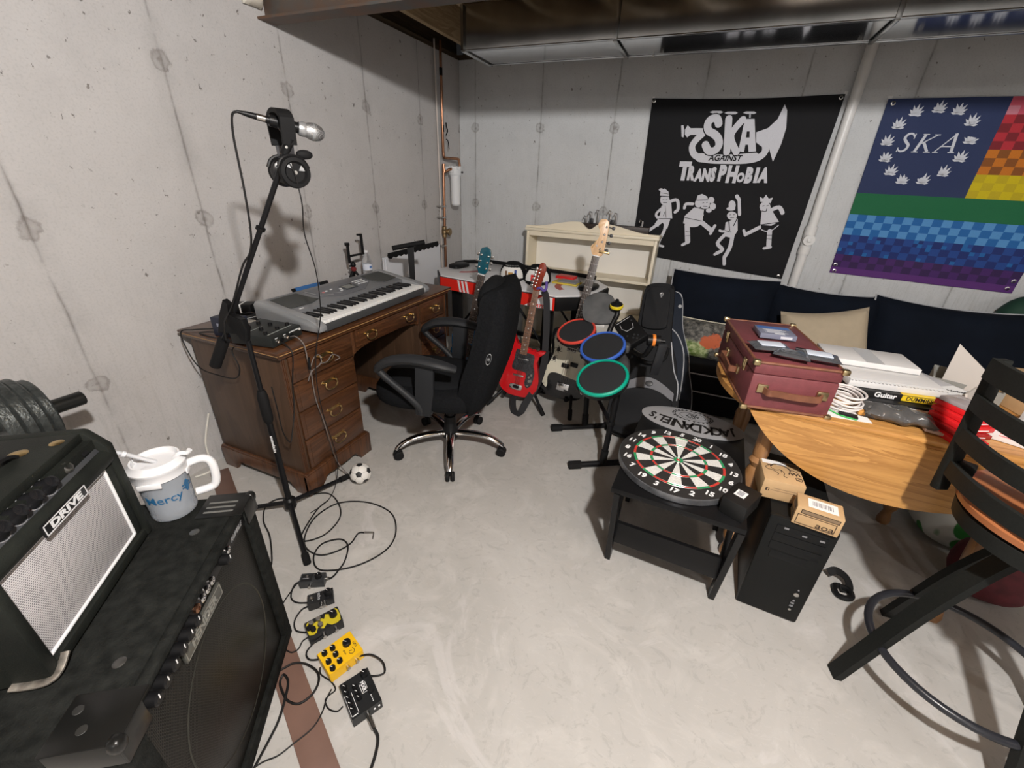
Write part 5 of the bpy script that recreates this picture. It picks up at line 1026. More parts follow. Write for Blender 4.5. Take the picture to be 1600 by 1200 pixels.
PST = [('sw',[(295,-211),(372,-211),(399,-217),(357,-264),(339,-311),(373,-364),(462,-390),(593,-393),(718,-389),(796,-370),(827,-330),(813,-276)],43),('sw',[(409,-377),(482,-383),(590,-383),(694,-377),(763,-364)],58),('pw',[(740,-216),(807,-190),(851,-138),(870,-54),(894,-88),(917,-190),(914,-285),(893,-395),(864,-344),(836,-291),(803,-306),(755,-277)],0),('pw',[(235,-173),(250,-170),(263,-203),(267,-249),(252,-244)],0),('pw',[(267,-198),(279,-170),(308,-193),(314,-229),(292,-249),(271,-229)],0),('pw',[(410,-92),(429,-84),(482,-85),(499,-93),(486,-101),(433,-100)],0),('sw',[(458,-92),(464,-131)],9),('pw',[(508,-98),(527,-91),(578,-91),(595,-99),(582,-107),(530,-106)],0),('sw',[(554,-99),(562,-137)],9),('pw',[(627,-99),(645,-91),(695,-92),(712,-100),(699,-107),(649,-106)],0),('sw',[(672,-99),(680,-137)],9),('sk',[(487,-164),(466,-130),(430,-135),(414,-164),(428,-204),(473,-228),(507,-258),(519,-299),(497,-331),(457,-332),(427,-294)],62),('sk',[(545,-133),(582,-340)],58),('sk',[(636,-139),(584,-238),(645,-339)],56),('pk',[(639,-128),(714,-129),(779,-340),(717,-344),(702,-299),(709,-345),(648,-341)],0),('sw2',[(487,-164),(466,-130),(430,-135),(414,-164),(428,-204),(473,-228),(507,-258),(519,-299),(497,-331),(457,-332),(427,-294)],49),('sw2',[(545,-133),(582,-340)],45),('sw2',[(636,-139),(584,-238),(645,-339)],43),('pw2',[(648,-136),(709,-136),(769,-332),(723,-336),(709,-292),(691,-292),(694,-337),(656,-333)],0),('pk2',[(680,-211),(697,-211),(706,-248),(684,-248)],0),('sw',[(253,-686),(306,-672),(326,-734),(309,-759)],23),('sw',[(212,-729),(169,-779),(190,-808),(234,-760)],19),('sw',[(220,-836),(182,-869),(127,-913),(81,-929)],23),('sw',[(252,-840),(254,-901),(229,-983),(229,-1021)],23),('sw',[(84,-926),(64,-888)],15),('sw',[(229,-1017),(268,-1024)],17),('pw',[(252,-674),(251,-692),(244,-706),(231,-714),(215,-715),(199,-708),(186,-695),(180,-678),(180,-661),(187,-647),(201,-639),(217,-638),(232,-645),(245,-658)],0),('pw',[(198,-718),(265,-685),(297,-807),(198,-817)],0),('pw',[(196,-807),(284,-804),(274,-889),(219,-830),(203,-877),(170,-858)],0),('pw',[(173,-649),(170,-612),(199,-594),(231,-616),(242,-650)],0),('pw',[(190,-604),(189,-608),(185,-612),(179,-614),(171,-615),(164,-613),(159,-610),(156,-605),(157,-601),(161,-597),(167,-595),(175,-594),(182,-596),(187,-599)],0),('sk2',[(199,-677),(208,-674)],4),('sk2',[(224,-676),(232,-673)],4),('sk2',[(206,-695),(234,-694)],4),('sk2',[(173,-649),(242,-650)],5),('sk2',[(197,-815),(290,-808)],4),('sk2',[(226,-717),(250,-804)],3),('sk2',[(234,-760),(225,-794)],4),('sk2',[(177,-626),(234,-632)],3),('sw',[(426,-694),(378,-697),(372,-726)],21),('sw',[(417,-846),(447,-971)],38),('sw',[(511,-816),(600,-874)],32),('sw',[(448,-977),(413,-999)],21),('sw',[(600,-898),(618,-838)],21),('sw',[(470,-790),(513,-769)],19),('pw',[(547,-684),(548,-701),(541,-715),(528,-723),(512,-724),(495,-717),(482,-704),(475,-688),(475,-671),(482,-658),(495,-650),(511,-649),(527,-655),(540,-668)],0),('pw',[(491,-687),(491,-700),(487,-710),(478,-717),(467,-717),(455,-712),(446,-702),(441,-690),(440,-677),(445,-666),(454,-660),(465,-660),(477,-665),(486,-675)],0),('pw',[(573,-658),(573,-668),(569,-676),(561,-681),(551,-681),(541,-677),(533,-670),(528,-660),(528,-651),(533,-643),(541,-638),(551,-638),(561,-641),(569,-649)],0),('pw',[(594,-702),(595,-713),(590,-721),(583,-727),(573,-727),(563,-723),(554,-715),(550,-704),(549,-694),(554,-685),(562,-679),(572,-679),(582,-683),(590,-691)],0),('pw',[(571,-731),(570,-738),(566,-744),(558,-748),(549,-748),(541,-746),(534,-741),(530,-734),(531,-727),(535,-721),(542,-718),(551,-717),(560,-720),(567,-725)],0),('pw',[(446,-665),(448,-633),(477,-620),(517,-636),(527,-656)],0),('pw',[(443,-716),(515,-729),(523,-815),(448,-850),(385,-837),(386,-783)],0),('pw',[(515,-822),(512,-837),(498,-851),(476,-859),(448,-861),(423,-856),(403,-845),(394,-830),(397,-814),(411,-801),(434,-793),(461,-791),(486,-796),(506,-807)],0),('sk2',[(496,-682),(504,-680)],4),('sk2',[(521,-679),(529,-676)],4),('sk2',[(504,-705),(533,-705)],4),('sk2',[(415,-668),(528,-660)],5),('sk2',[(389,-795),(522,-812)],4),('sk2',[(415,-894),(449,-898)],3),('sk2',[(423,-930),(454,-924)],3),('sw',[(769,-748),(742,-650)],21),('sw',[(742,-650),(719,-624)],24),('sw',[(705,-896),(667,-964),(712,-1008),(679,-1038)],26),('sw',[(757,-886),(761,-986),(740,-1061)],28),('sw',[(739,-1067),(751,-1115)],24),('sw',[(679,-1038),(667,-1049)],21),('sw',[(743,-852),(686,-874),(660,-870)],17),('pw',[(755,-758),(754,-770),(747,-781),(735,-788),(719,-789),(704,-784),(692,-774),(685,-762),(685,-749),(693,-738),(705,-732),(721,-731),(736,-736),(748,-745)],0),('pw',[(727,-686),(728,-700),(724,-712),(716,-719),(706,-719),(695,-713),(685,-702),(679,-688),(678,-674),(682,-662),(690,-655),(701,-655),(712,-660),(721,-671)],0),('pw',[(731,-711),(729,-717),(722,-722),(711,-725),(697,-726),(684,-724),(675,-720),(670,-714),(672,-708),(679,-703),(691,-700),(704,-699),(717,-701),(727,-705)],0),('pw',[(688,-810),(761,-771),(784,-860),(765,-920),(700,-908)],0),('sk2',[(703,-756),(711,-754)],4),('sk2',[(726,-753),(736,-750)],4),('sk2',[(712,-774),(737,-772)],4),('sk2',[(707,-797),(729,-865)],6),('sk2',[(761,-771),(748,-829)],6),('sk2',[(696,-867),(743,-875)],4),('sw',[(926,-813),(940,-842),(998,-851),(1043,-805)],6),('sw',[(964,-708),(1012,-684),(1045,-720)],26),('sw',[(923,-829),(873,-865),(843,-885)],26),('sw',[(845,-890),(825,-857)],19),('sw',[(998,-850),(1020,-951)],32),('sw',[(1034,-961),(994,-973)],19),('sw',[(940,-792),(974,-762)],19),('pw',[(959,-687),(960,-704),(954,-718),(942,-726),(927,-727),(911,-720),(897,-707),(889,-691),(888,-674),(894,-660),(907,-652),(922,-651),(938,-658),(951,-670)],0),('pw',[(883,-653),(871,-621),(897,-633),(908,-605),(932,-631),(956,-622),(952,-660)],0),('pw',[(910,-722),(974,-708),(1039,-780),(998,-811),(925,-810)],0),('sk2',[(906,-682),(916,-679)],4),('sk2',[(932,-679),(942,-676)],4),('sk2',[(910,-715),(936,-717),(938,-699)],5),('sk2',[(925,-810),(1042,-783)],5),('sk2',[(939,-828),(936,-849)],4),('sk2',[(981,-880),(1022,-876)],3),('sk2',[(987,-902),(1030,-904)],3)]
PTX = [('T',(317,-476),120,93),('R',(368,-487),93,57),('A',(427,-499),79,53),('N',(478,-496),83,55),('S',(524,-491),91,51),('P',(583,-481),102,67),('H',(653,-487),107,75),('O',(713,-503),59,44),('B',(763,-489),99,61),('I',(813,-487),93,30),('A',(859,-485),93,61)]
PAG = [(579, -379), (471, -381), (686, -377)]
LEAF = [(160,-71),(269,-54),(368,-65),(451,-123),(484,-217),(474,-314),(421,-396),(336,-444),(229,-447),(151,-399),(97,-322),(72,-230),(98,-138)]
FSKA = [(144, -278), (194, -187), (222, -287), (313, -192), (320, -280), (410, -182), (416, -274)]

# ================================================================ banners on the back wall
def surf(TLc, TRc, BRc, BLc, wave):
    def f(u, v, h=0.0):
        a = Vector(TLc).lerp(Vector(TRc), u); b = Vector(BLc).lerp(Vector(BRc), u); p = a.lerp(b, v)
        s = -0.014*math.sin(PI*u)*(1-v)**3 if wave == 'black' else 0.0
        return Vector((p.x, p.y+s, wz(u, v, wave)+h))
    return f
def wz(u, v, k):
    if k == 'black':
        d1 = math.sin(9*(u+0.8*v)+1)*0.004*(1-u)*(0.4+v); d2 = math.sin(13*(1-u+0.9*v))*0.006*(u**1.5)*(1-0.4*v)
        return 0.012+d1+d2+0.002*math.sin(24*v+5*u)
    return 0.011+0.004*math.sin(7*u+3*v)+0.003*math.sin(17*u-9*v)+0.0015*math.sin(31*v+8*u)
def banner_grid(f, nu, nv, cellmat, nsub=2):
    m = MB(); vs = []; fs = []; mi = []
    NU, NV = nu*nsub, nv*nsub
    for j in range(NV+1):
        for i in range(NU+1): vs.append(f(i/NU, j/NV))
    V = [m.bm.verts.new(v) for v in vs]
    for j in range(NV):
        for i in range(NU):
            F = m.bm.faces.new((V[j*(NU+1)+i], V[(j+1)*(NU+1)+i], V[(j+1)*(NU+1)+i+1], V[j*(NU+1)+i+1]))
            F.material_index = cellmat(i//nsub, j//nsub)
    r = bmesh.ops.extrude_face_region(m.bm, geom=list(m.bm.faces))
    ev = [g for g in r['geom'] if isinstance(g, bmesh.types.BMVert)]
    bmesh.ops.translate(m.bm, verts=ev, vec=(0, 0, -0.0015))
    return m
def cloth(name, col, r=0.75): return mat(name, col, r, spec=0.3, var=0.06, vscale=300)
BM = M4((1.636, -0.001, 2.005), (1, 0, 0), (0, 0, 1))
W_, H_ = 1.197, 1.175
ban = thing('black_banner', 'black cloth banner with white trumpet lettering and dancing figures on the back wall', 'banner', BM)
F1 = surf((0, 0, 0), (1.197, -0.004, 0), (1.172, -1.184, 0), (0.022, -1.10, 0), 'black')
m_bb = cloth('banner_black', (0.0075, 0.0075, 0.009))
banner_grid(F1, 40, 40, lambda i, j: 0, 1).build('cloth', m_bb, ban)
def up(p, h):                                   # a drawing point (millimetres from the top left corner) lifted onto the cloth
    x, y = p[0]/1000.0, p[1]/1000.0
    u = min(1, max(0, x/1.185)); v = min(1, max(0, -y/1.15))
    return Vector((x, y, wz(u, v, 'black')+h))
def ribbon(mb, pts, w, h, mi):
    P = smooth_path([(p[0], p[1], 0) for p in pts], 4) if len(pts) > 2 else [Vector((pts[0][0]*(1-t)+pts[1][0]*t, pts[0][1]*(1-t)+pts[1][1]*t, 0)) for t in (0, 0.34, 0.67, 1)]
    L = []
    for i, p in enumerate(P):
        t = (P[min(i+1, len(P)-1)]-P[max(i-1, 0)]).normalized(); n = Vector((-t.y, t.x, 0))*w/2
        L.append((p+n, p-n))
    V = [(mb.bm.verts.new(up(a, h)), mb.bm.verts.new(up(b, h))) for a, b in L]
    for A, B in zip(V, V[1:]): mb.bm.faces.new((A[0], A[1], B[1], B[0])).material_index = mi
    for e in (P[0], P[-1]):
        c = [mb.bm.verts.new(up((e.x+w/2*math.cos(k*PI/5), e.y+w/2*math.sin(k*PI/5)), h)) for k in range(10)]
        mb.bm.faces.new(c).material_index = mi
def patch(mb, pts, h, mi):
    mb.bm.faces.new([mb.bm.verts.new(up(p, h)) for p in pts]).material_index = mi
g1 = MB(); g2 = MB(); figs = [MB() for _ in range(4)]; n_fig = 0
lay = {'sw': (0.0022, 0), 'pw': (0.0026, 0), 'sk': (0.0036, 1), 'pk': (0.0038, 1), 'sw2': (0.0048, 0), 'pw2': (0.005, 0), 'pk2': (0.006, 1), 'sk2': (0.0046, 1)}
for i, (k, pts, w) in enumerate(PST):
    h, mi = lay[k]
    cy_ = sum(p[1] for p in pts)/len(pts); cx_ = sum(p[0] for p in pts)/len(pts)
    if cy_ > -470: t_ = g1
    else: t_ = figs[0 if cx_ < 325 else 1 if cx_ < 560 else 2 if cx_ < 745 else 3]
    if k[0] == 's': ribbon(t_, pts, w, h, mi)
    else: patch(t_, pts, h, mi)
m_bw = cloth('banner_print_white', (0.62, 0.62, 0.66)); m_bk2 = cloth('banner_print_black', (0.0075, 0.0075, 0.009))
g1.build('trumpet_lettering', [m_bw, m_bk2], ban)
for f_ in figs: f_.build('dancing_figure', [m_bw, m_bk2], ban)
t = MB()
for ch_, (x, y), h, w in PTX:
    w = 75 if ch_ == 'I' else w
    p = up((x, y), 0.003); t.text(ch_, 0.1, TR(*p) @ Matrix.Diagonal((w/1000/0.066*0.86, h/1000/0.07*0.92, 1, 1)), 0, 0.0006, 0.007)
t.build('lettering', m_bw, ban)
p = up(PAG[0], 0.0085)
MB().text('AGAINST', 0.052, TR(*p) @ RZ(0.01), 0, 0.0005, 0.0012, 0.15, 1.0).build('lettering', m_bk2, ban)
def grommet(f, u, v, parent):
    p = f(u, v, 0.002)
    MB().lathe([(0.006, 0), (0.0115, 0.0), (0.012, 0.0018), (0.007, 0.003), (0.006, 0.001)], 16, TR(*p), cap=False).build('grommet', NICK, parent)
for u, v in ((0.012, 0.016), (0.985, 0.016), (0.975, 0.985), (0.018, 0.98)): grommet(F1, u, v, ban)
MB().bx(-0.004, 0.014, -0.012, 0.012, 0.001, 0.003).bx(1.19, 1.21, -0.012, 0.012, 0.001, 0.003).build('wall_hook', PAPER, ban)

flag = thing('rainbow_flag', 'checkered rainbow flag with navy leaf ring corner hung on the back wall', 'flag', M4((3.069, -0.001, 1.968), (1, 0, 0), (0, 0, 1)))
F2 = surf((0, 0, 0), (1.075, 0.002, 0), (1.043, -1.084, 0), (0.024, -1.064, 0), 'flag')
fc = [('navy', (0.030, 0.045, 0.12)), ('green', (0.015, 0.15, 0.06)), ('sky', (0.10, 0.31, 0.64)), ('azure', (0.02, 0.14, 0.42)), ('royal', (0.022, 0.07, 0.29)), ('indigo', (0.018, 0.035, 0.17)),
      ('purple', (0.075, 0.025, 0.15)), ('plum', (0.045, 0.02, 0.09)), ('pink', (0.62, 0.10, 0.15)), ('rose', (0.66, 0.24, 0.30)), ('red', (0.52, 0.035, 0.05)), ('maroon', (0.23, 0.022, 0.03)),
      ('orange', (0.62, 0.19, 0.02)), ('brown', (0.27, 0.09, 0.02)), ('yellow', (0.66, 0.52, 0.01)), ('mustard', (0.56, 0.43, 0.015)), ('violet', (0.12, 0.035, 0.2))]
FM = [cloth('flag_'+n, tuple(q*0.85 for q in c), 0.7) for n, c in fc]; FI = {n: i for i, (n, c) in enumerate(fc)}
R_ = random.Random(5)
def cell(i, j):
    k = (i+j) % 2
    if j >= 12:
        if j < 15: return FI['green']
        if j < 18: return FI['sky' if k else 'azure']
        if j < 21: return FI[('royal' if k else 'indigo')] if R_.random() > 0.06 else FI['azure']
        if j == 23: return FI['violet']
        return FI['purple' if k else 'plum']
    if i < 11: return FI['navy']
    if j < 2: return FI['pink'] if (j == 0 or k) else FI['rose']
    if j < 6: return FI['red' if k else 'maroon']
    if j < 9: return FI['orange' if k else 'brown']
    return FI['yellow' if k else 'mustard']
banner_grid(F2, 20, 24, cell, 2).build('cloth', FM, flag)
m_lf = cloth('flag_print_white', (0.60, 0.62, 0.68))
for x, y in LEAF:
    l = MB(); c = Vector((x/1000, y/1000-0.018)); zz = wz(c.x/1.06, -c.y/1.07, 'flag')+0.0022
    for a, L in ((-78, 0.034), (-46, 0.046), (-20, 0.058), (6, 0.064), (32, 0.058), (58, 0.048), (88, 0.036)):
        th = PI/2-math.radians(a); d = Vector((math.cos(th), math.sin(th))); n = Vector((-d.y, d.x))
        l.bm.faces.new([l.bm.verts.new((q.x, q.y, zz)) for q in (c-n*0.002, c+d*L*0.55-n*0.0072, c+d*L, c+d*L*0.55+n*0.0072, c+n*0.002)])
    l.build('leaf_print', m_lf, flag)
s = MB()
def serif(pts, w, slots=()):
    P = smooth_path([(a/1000, b/1000, 0) for a, b in pts], 5) if len(pts) > 2 else [Vector((a/1000, b/1000, 0)) for a, b in pts]
    V = []
    for i, p in enumerate(P):
        t = (P[min(i+1, len(P)-1)]-P[max(i-1, 0)]).normalized(); n = Vector((-t.y, t.x, 0)); ww = w if not isinstance(w, tuple) else w[0]+(w[1]-w[0])*math.sin(PI*i/(len(P)-1))
        z = Vector((0, 0, wz(p.x/1.06, -p.y/1.07, 'flag')+0.0024))
        V.append((s.bm.verts.new(p+n*ww/2000+z), s.bm.verts.new(p-n*ww/2000+z)))
    for A, B in zip(V, V[1:]): s.bm.faces.new((A[0], A[1], B[1], B[0]))
serif([(203, -203), (190, -187), (168, -190), (158, -212), (172, -232), (188, -250), (182, -274), (160, -284), (142, -272)], (7, 15)); serif([(204, -215), (206, -186)], 5); serif([(140, -286), (142, -262)], 5)
serif([(258, -190), (232, -284)], 15); serif([(320, -192), (248, -242)], 6); serif([(262, -234), (296, -284)], 14); serif([(244, -190), (276, -190)], 5); serif([(216, -286), (250, -286)], 5); serif([(302, -192), (332, -192)], 5); serif([(278, -286), (312, -286)], 5)
serif([(412, -184), (334, -284)], 6); serif([(408, -184), (418, -284)], 15); serif([(356, -254), (416, -254)], 6); serif([(324, -286), (352, -286)], 5); serif([(402, -286), (434, -286)], 5)
s.build('lettering', m_lf, flag)
for u, v in ((0.028, 0.022), (0.02, 0.945), (0.025, 0.985), (0.975, 0.93), (0.965, 0.975), (0.975, 0.02)): grommet(F2, u, v, flag)
MB().bx(-0.004, 0.02, -0.01, 0.018, 0.0005, 0.002).build('wall_hook', PAPER, flag)

# ================================================================ sofa with loose cushions
m_sof = mat('black_velvet', (0.006, 0.006, 0.008), 0.85, spec=0.2, bump=0.1, bscale=200)
m_nav = mat('navy_velvet', (0.0035, 0.006, 0.012), 0.9, spec=0.2, var=0.25, vscale=5, bump=0.12, bscale=60)
so = thing('sofa', 'low black sofa with grey piping along the back wall', 'sofa', (3.35, -0.55, 0))
sx0, sx1 = 2.10, 4.75
for x0, x1 in ((sx0, 2.98), (2.985, 3.865), (3.87, sx1)):
    MB().bx(x0, x1, -0.97, -0.30, 0.185, 0.335, 0.03).build('seat_cushion', m_sof, so, True)
    MB().bx(x0, x1, -0.95, -0.14, 0.02, 0.183, 0.015).build('base_cushion', m_sof, so, True)
    for z in (0.312, 0.175): MB().tube([(x0+0.02, -0.972 if z > 0.2 else -0.953, z), (x1-0.02, -0.972 if z > 0.2 else -0.953, z)], 0.0045, 8).build('piping', m_sil, so, True)
MB().bx(sx0, sx1, -0.205, -0.14, 0.185, 0.52, 0.02).build('back_frame', m_sof, so, True)
for x in (2.2, 3.4, 4.6): MB().cyl((x, -0.85, 0), (x, -0.85, 0.02), 0.025, 12).build('foot', BLK, so, True)
def cushion(name, label, cat, M, a, b, t, m, pipe=None, seed=1, sag=0.0, group=None):
    c = thing(name, label, cat, M, group)
    MB().pillow(a, b, t, None, 0, 18, sag, 0.05, seed, 3.4).build('cover', m, c)
    if pipe is not None:
        n = 18; P = [(-1, 0.2), (-1, 0.6)]+[(-1+2*i/n, 1) for i in range(n+1)]
        MB().tube([(a*u*(1-0.05*(1-v*v)*0.6), b*v*(1-0.05*(1-u*u)*0.6)-sag*(1-u*u)*(0.5+0.5*v), 0) for u, v in P], 0.0055, 6).build('piping', pipe, c)
    return c
def upright(x, y, z, tilt, roll=0.0, yaw=0.0):
    return TR(x, y, z) @ RZ(yaw) @ RX(PI/2-tilt) @ RZ(roll)
cushion('back_cushion', 'navy back cushion with grey piping at the left end of the sofa', 'cushion', upright(2.395, -0.345, 0.60, 0.20, -0.012), 0.365, 0.262, 0.12, m_nav, m_sil, 1, 0.008)
cushion('back_cushion', 'navy back cushion in the middle of the sofa behind the beige pillow', 'cushion', upright(3.05, -0.305, 0.575, 0.22, -0.03), 0.345, 0.255, 0.12, m_nav, m_sil, 2, 0.02)
cushion('back_cushion', 'navy back cushion with sagging top at the right of the sofa below the rainbow flag', 'cushion', upright(3.80, -0.345, 0.555, 0.22, 0.0), 0.47, 0.285, 0.14, m_nav, m_sil, 3, 0.035)
m_bei = mat('beige_linen', (0.46, 0.38, 0.27), 0.85, bump=0.15, bscale=300, var=0.04)
cushion('beige_pillow', 'plain beige pillow leaning on the middle navy cushion behind the table', 'pillow', upright(3.06, -0.57, 0.54, 0.36, 0.20), 0.245, 0.215, 0.09, m_bei, None, 4, 0.02)
g = NT('printed_picture'); tc = g.n('TexCoord').outputs['Object']; sp = g.n('SeparateXYZ'); g.l(tc, sp.inputs[0])
nz = g.noise(g.scale(tc, (30, 30, 30)), 1.0, 6, 0.7); n2 = g.noise(tc, 14, 5, 0.7)
c = g.mix(g.ramp(nz, (0.40, 0.0), (0.62, 1.0)), (0.022, 0.022, 0.020), (0.20, 0.19, 0.165))
gm = g.ramp(g.math('ADD', sp.outputs[1], g.math('MULTIPLY', g.math('SUBTRACT', n2, 0.5), 0.10)), (0.0, 1.0), (0.015, 0.0))
gm = g.math('MULTIPLY', g.ramp(g.math('ADD', g.math('MULTIPLY', sp.outputs[1], -1), g.math('MULTIPLY', n2, 0.08)), (0.055, 0.0), (0.075, 1.0)), g.ramp(sp.outputs[0], (0.03, 1.0), (0.06, 0.0)))
c = g.mix(gm, c, g.ramp(nz, (0.4, (0.09, 0.16, 0.02)), (0.62, (0.45, 0.50, 0.26))))
dx_ = g.math('SUBTRACT', sp.outputs[0], 0.05); dy_ = g.math('ADD', sp.outputs[1], 0.01)
rr = g.math('SQRT', g.math('ADD', g.math('MULTIPLY', dx_, g.math('MULTIPLY', dx_, 0.45)), g.math('MULTIPLY', dy_, dy_)))
rm = g.ramp(g.math('ADD', rr, g.math('MULTIPLY', g.math('SUBTRACT', n2, 0.5), 0.14)), (0.042, 1.0), (0.05, 0.0))
c = g.mix(g.math('MULTIPLY', rm, g.ramp(nz, (0.33, 0.0), (0.42, 1.0))), c, (0.50, 0.10, 0.03))
g.l(c, g.b.inputs['Base Color']); g.b.inputs['Roughness'].default_value = 0.7
cushion('picture_pillow', 'small pillow printed with grey, green and orange picture on the left seat of the sofa', 'pillow', upright(2.335, -0.68, 0.462, 0.30, -0.03), 0.185, 0.132, 0.065, g.m, m_crm, 5, 0.0)
rb = MB().strip([(2.165, -0.80, 0.42), (2.18, -0.84, 0.375), (2.172, -0.86, 0.345)], 0.018, (0.3, -1, 0.2), 0.003).strip([(2.18, -0.81, 0.40), (2.215, -0.84, 0.385), (2.23, -0.84, 0.40)], 0.014, (0, -0.7, 0.7), 0.003).build('red_ribbon', mat('red_ribbon', (0.55, 0.02, 0.02), 0.6), None, loc=(2.175, -0.84, 0.345)); tag(rb, 'small red ribbon hanging at the left corner of the sofa seat', 'ribbon')
gc = thing('green_cushion', 'dark green round cushion behind the right end of the sofa', 'cushion', (4.24, -0.17, 0.72))
MB().ell((0, 0, 0), (0.23, 0.115, 0.20), None, 0, 28, 2.4).build('cover', mat('dark_green_cloth', (0.010, 0.045, 0.026), 0.75, bump=0.15, bscale=120), gc)
MB().tube([(0.231*math.cos(a), 0.0, 0.201*math.sin(a)) for a in [2*PI*i/40 for i in range(40)]], 0.005, 6, 0, True).build('piping', mat('dark_green_piping', (0.008, 0.03, 0.018), 0.7), gc)

# ================================================================ black coffee table with dartboard
m_ctab = mat('black_laminate', (0.006, 0.006, 0.0065), 0.36, spec=0.25, bump=0.02, bscale=40)
ct_ = thing('coffee_table', 'small black coffee table with V shaped legs in the middle of the room', 'coffee table', M4((2.30, -2.25, 0), (1, -0.045, 0), (0.045, 1, 0)))
tz = 0.45
MB().bx(-0.228, 0.216, -0.315, 0.33, tz-0.022, tz, 0.0025).build('tabletop', m_ctab, ct_)
for sx in (-1, 1):
    for sy in (-1, 1):
        x = sx*0.205
        Mx = M4((x, 0, 0), (0, 1, 0), (0, 0, 1))
        b_ = sy*0.20; tp_ = sy*0.295
        MB().prism([(b_-0.022, 0), (b_+0.022, 0), (tp_+0.022, tz-0.0225), (tp_-0.022, tz-0.0225)], -0.011, 0.011, Mx, 0, 0.002).build('leg', m_ctab, ct_)
        tq = sy*0.09
        MB().prism([(b_-0.018, 0.06), (b_+0.016, 0.03), (tq+0.02, tz-0.0225), (tq-0.02, tz-0.0225)], -0.0085, 0.0085, Mx, 0, 0.002).build('leg_brace', m_ctab, ct_)
for sy in (-1, 1): MB().bx(-0.1935, 0.1935, sy*0.235-0.009, sy*0.235+0.009, 0.13, 0.235, 0.002).build('stretcher_board', m_ctab, ct_)
# oval tin sign, upside down from the camera
m_tin = mat('tin_sign_grey', (0.42, 0.42, 0.43), 0.35, 0.25)
sg = thing('tin_sign', 'oval silver tin sign with black whiskey lettering on the back of the coffee table', 'sign', M4((2.307, -1.93, tz+0.0006), (-1, 0.05, 0), (-0.05, -1, 0)))
MB().lathe([(1.0, 0), (1.0, 0.003), (0.97, 0.004)], 56, Matrix.Diagonal((0.226, 0.118, 1, 1))).build('plate', m_tin, sg)
tt = MB(); word = "JACK DANIEL'S"; wx = {'J': .7, 'A': 1, 'C': .95, 'K': .95, ' ': .45, 'D': 1, 'N': 1, 'I': .5, 'E': .85, 'L': .8, "'": .35, 'S': .8}
tot = sum(wx[c] for c in word); acc = 0
for c in word:
    u = (acc+wx[c]/2)/tot*2-1; acc += wx[c]
    if c == ' ': continue
    x = u*0.187; y = 0.012+0.045*(1-u*u)**0.7-0.008; sz = 0.054*(1.0+0.55*(1-u*u))
    tt.text(c, sz*1.15, TR(x, y-0.004, 0.0045) @ RZ(-0.25*u) @ Matrix.Diagonal((0.80, 1.12, 1, 1)), 0, 0.0004, 0.0022)
tt.build('lettering', INKB, sg)
sl = MB(); E_ = Matrix.Diagonal((0.080, 0.045, 1, 1))
sl.lathe([(0.97, 0.0041), (1.0, 0.0047), (1.03, 0.0041)], 40, TR(0.0, -0.055, 0) @ E_, cap=False).lathe([(0.70, 0.0041), (0.72, 0.0047), (0.74, 0.0041)], 40, TR(0.0, -0.055, 0) @ E_, cap=False)
for i in range(26):
    a = 2*PI*i/26; sl.ell((0.089*math.cos(a), -0.055+0.051*math.sin(a), 0.0045), (0.0055, 0.0045, 0.0006), None, 0, 8)
sl.text('OLD', 0.017, TR(0, -0.038, 0.0045), 0, 0.0003, 0.0005).text('No.7', 0.028, TR(0, -0.056, 0.0045), 0, 0.0003, 0.0008).text('BRAND', 0.012, TR(0, -0.074, 0.0045), 0, 0.0003, 0.0003)
sl.build('seal', INKB, sg)
# dartboard
RB = 0.226
db = thing('dartboard', 'round dartboard with numbers lying flat on the black coffee table', 'dartboard', TR(2.268, -2.315, tz+0.0008) @ RZ(math.radians(-19)))
MB().lathe([(RB-0.004, 0), (RB, 0.004), (RB, 0.026), (RB-0.003, 0.028)], 64).build('rim_band', mat('dartboard_rim', (0.16, 0.165, 0.175), 0.3, 0.6, var=0.3, vscale=25), db)
def dbmat(n, c): return mat('dart_'+n, c, 0.85, var=0.12, vscale=160, bump=0.1, bscale=400)
dm = [dbmat('black', (0.018, 0.016, 0.015)), dbmat('white', (0.68, 0.67, 0.63)), dbmat('red', (0.52, 0.035, 0.025)), dbmat('green', (0.02, 0.28, 0.10))]
fb = MB(); z = 0.0285
rr_ = [0.0, 0.008, 0.018, 0.097, 0.107, 0.160, 0.170, RB-0.003]
SUB = 3
for i in range(20):
    a0 = PI/2-(i-0.5)*PI/10; a1 = a0-PI/10
    ev = i % 2 == 0
    for k in range(7):
        mi = [2, 3, 0 if ev else 1, 2 if ev else 3, 0 if ev else 1, 2 if ev else 3, 0][k]
        for s_ in range(SUB):
            b0_ = a0+(a1-a0)*s_/SUB; b1_ = a0+(a1-a0)*(s_+1)/SUB
            q = [(rr_[k+1]*math.cos(b0_), rr_[k+1]*math.sin(b0_), z), (rr_[k+1]*math.cos(b1_), rr_[k+1]*math.sin(b1_), z)]
            if k: q += [(rr_[k]*math.cos(b1_), rr_[k]*math.sin(b1_), z), (rr_[k]*math.cos(b0_), rr_[k]*math.sin(b0_), z)]
            else: q += [(0, 0, z)]
            fb.raw(q, [list(range(len(q)))[::-1]], None, mi)
bmesh.ops.remove_doubles(fb.bm, verts=fb.bm.verts, dist=0.0002)
r = bmesh.ops.extrude_face_region(fb.bm, geom=list(fb.bm.faces)); bmesh.ops.translate(fb.bm, verts=[v for v in r['geom'] if isinstance(v, bmesh.types.BMVert)], vec=(0, 0, 0.0015))
fb.build('face', dm, db)
nm_ = MB()
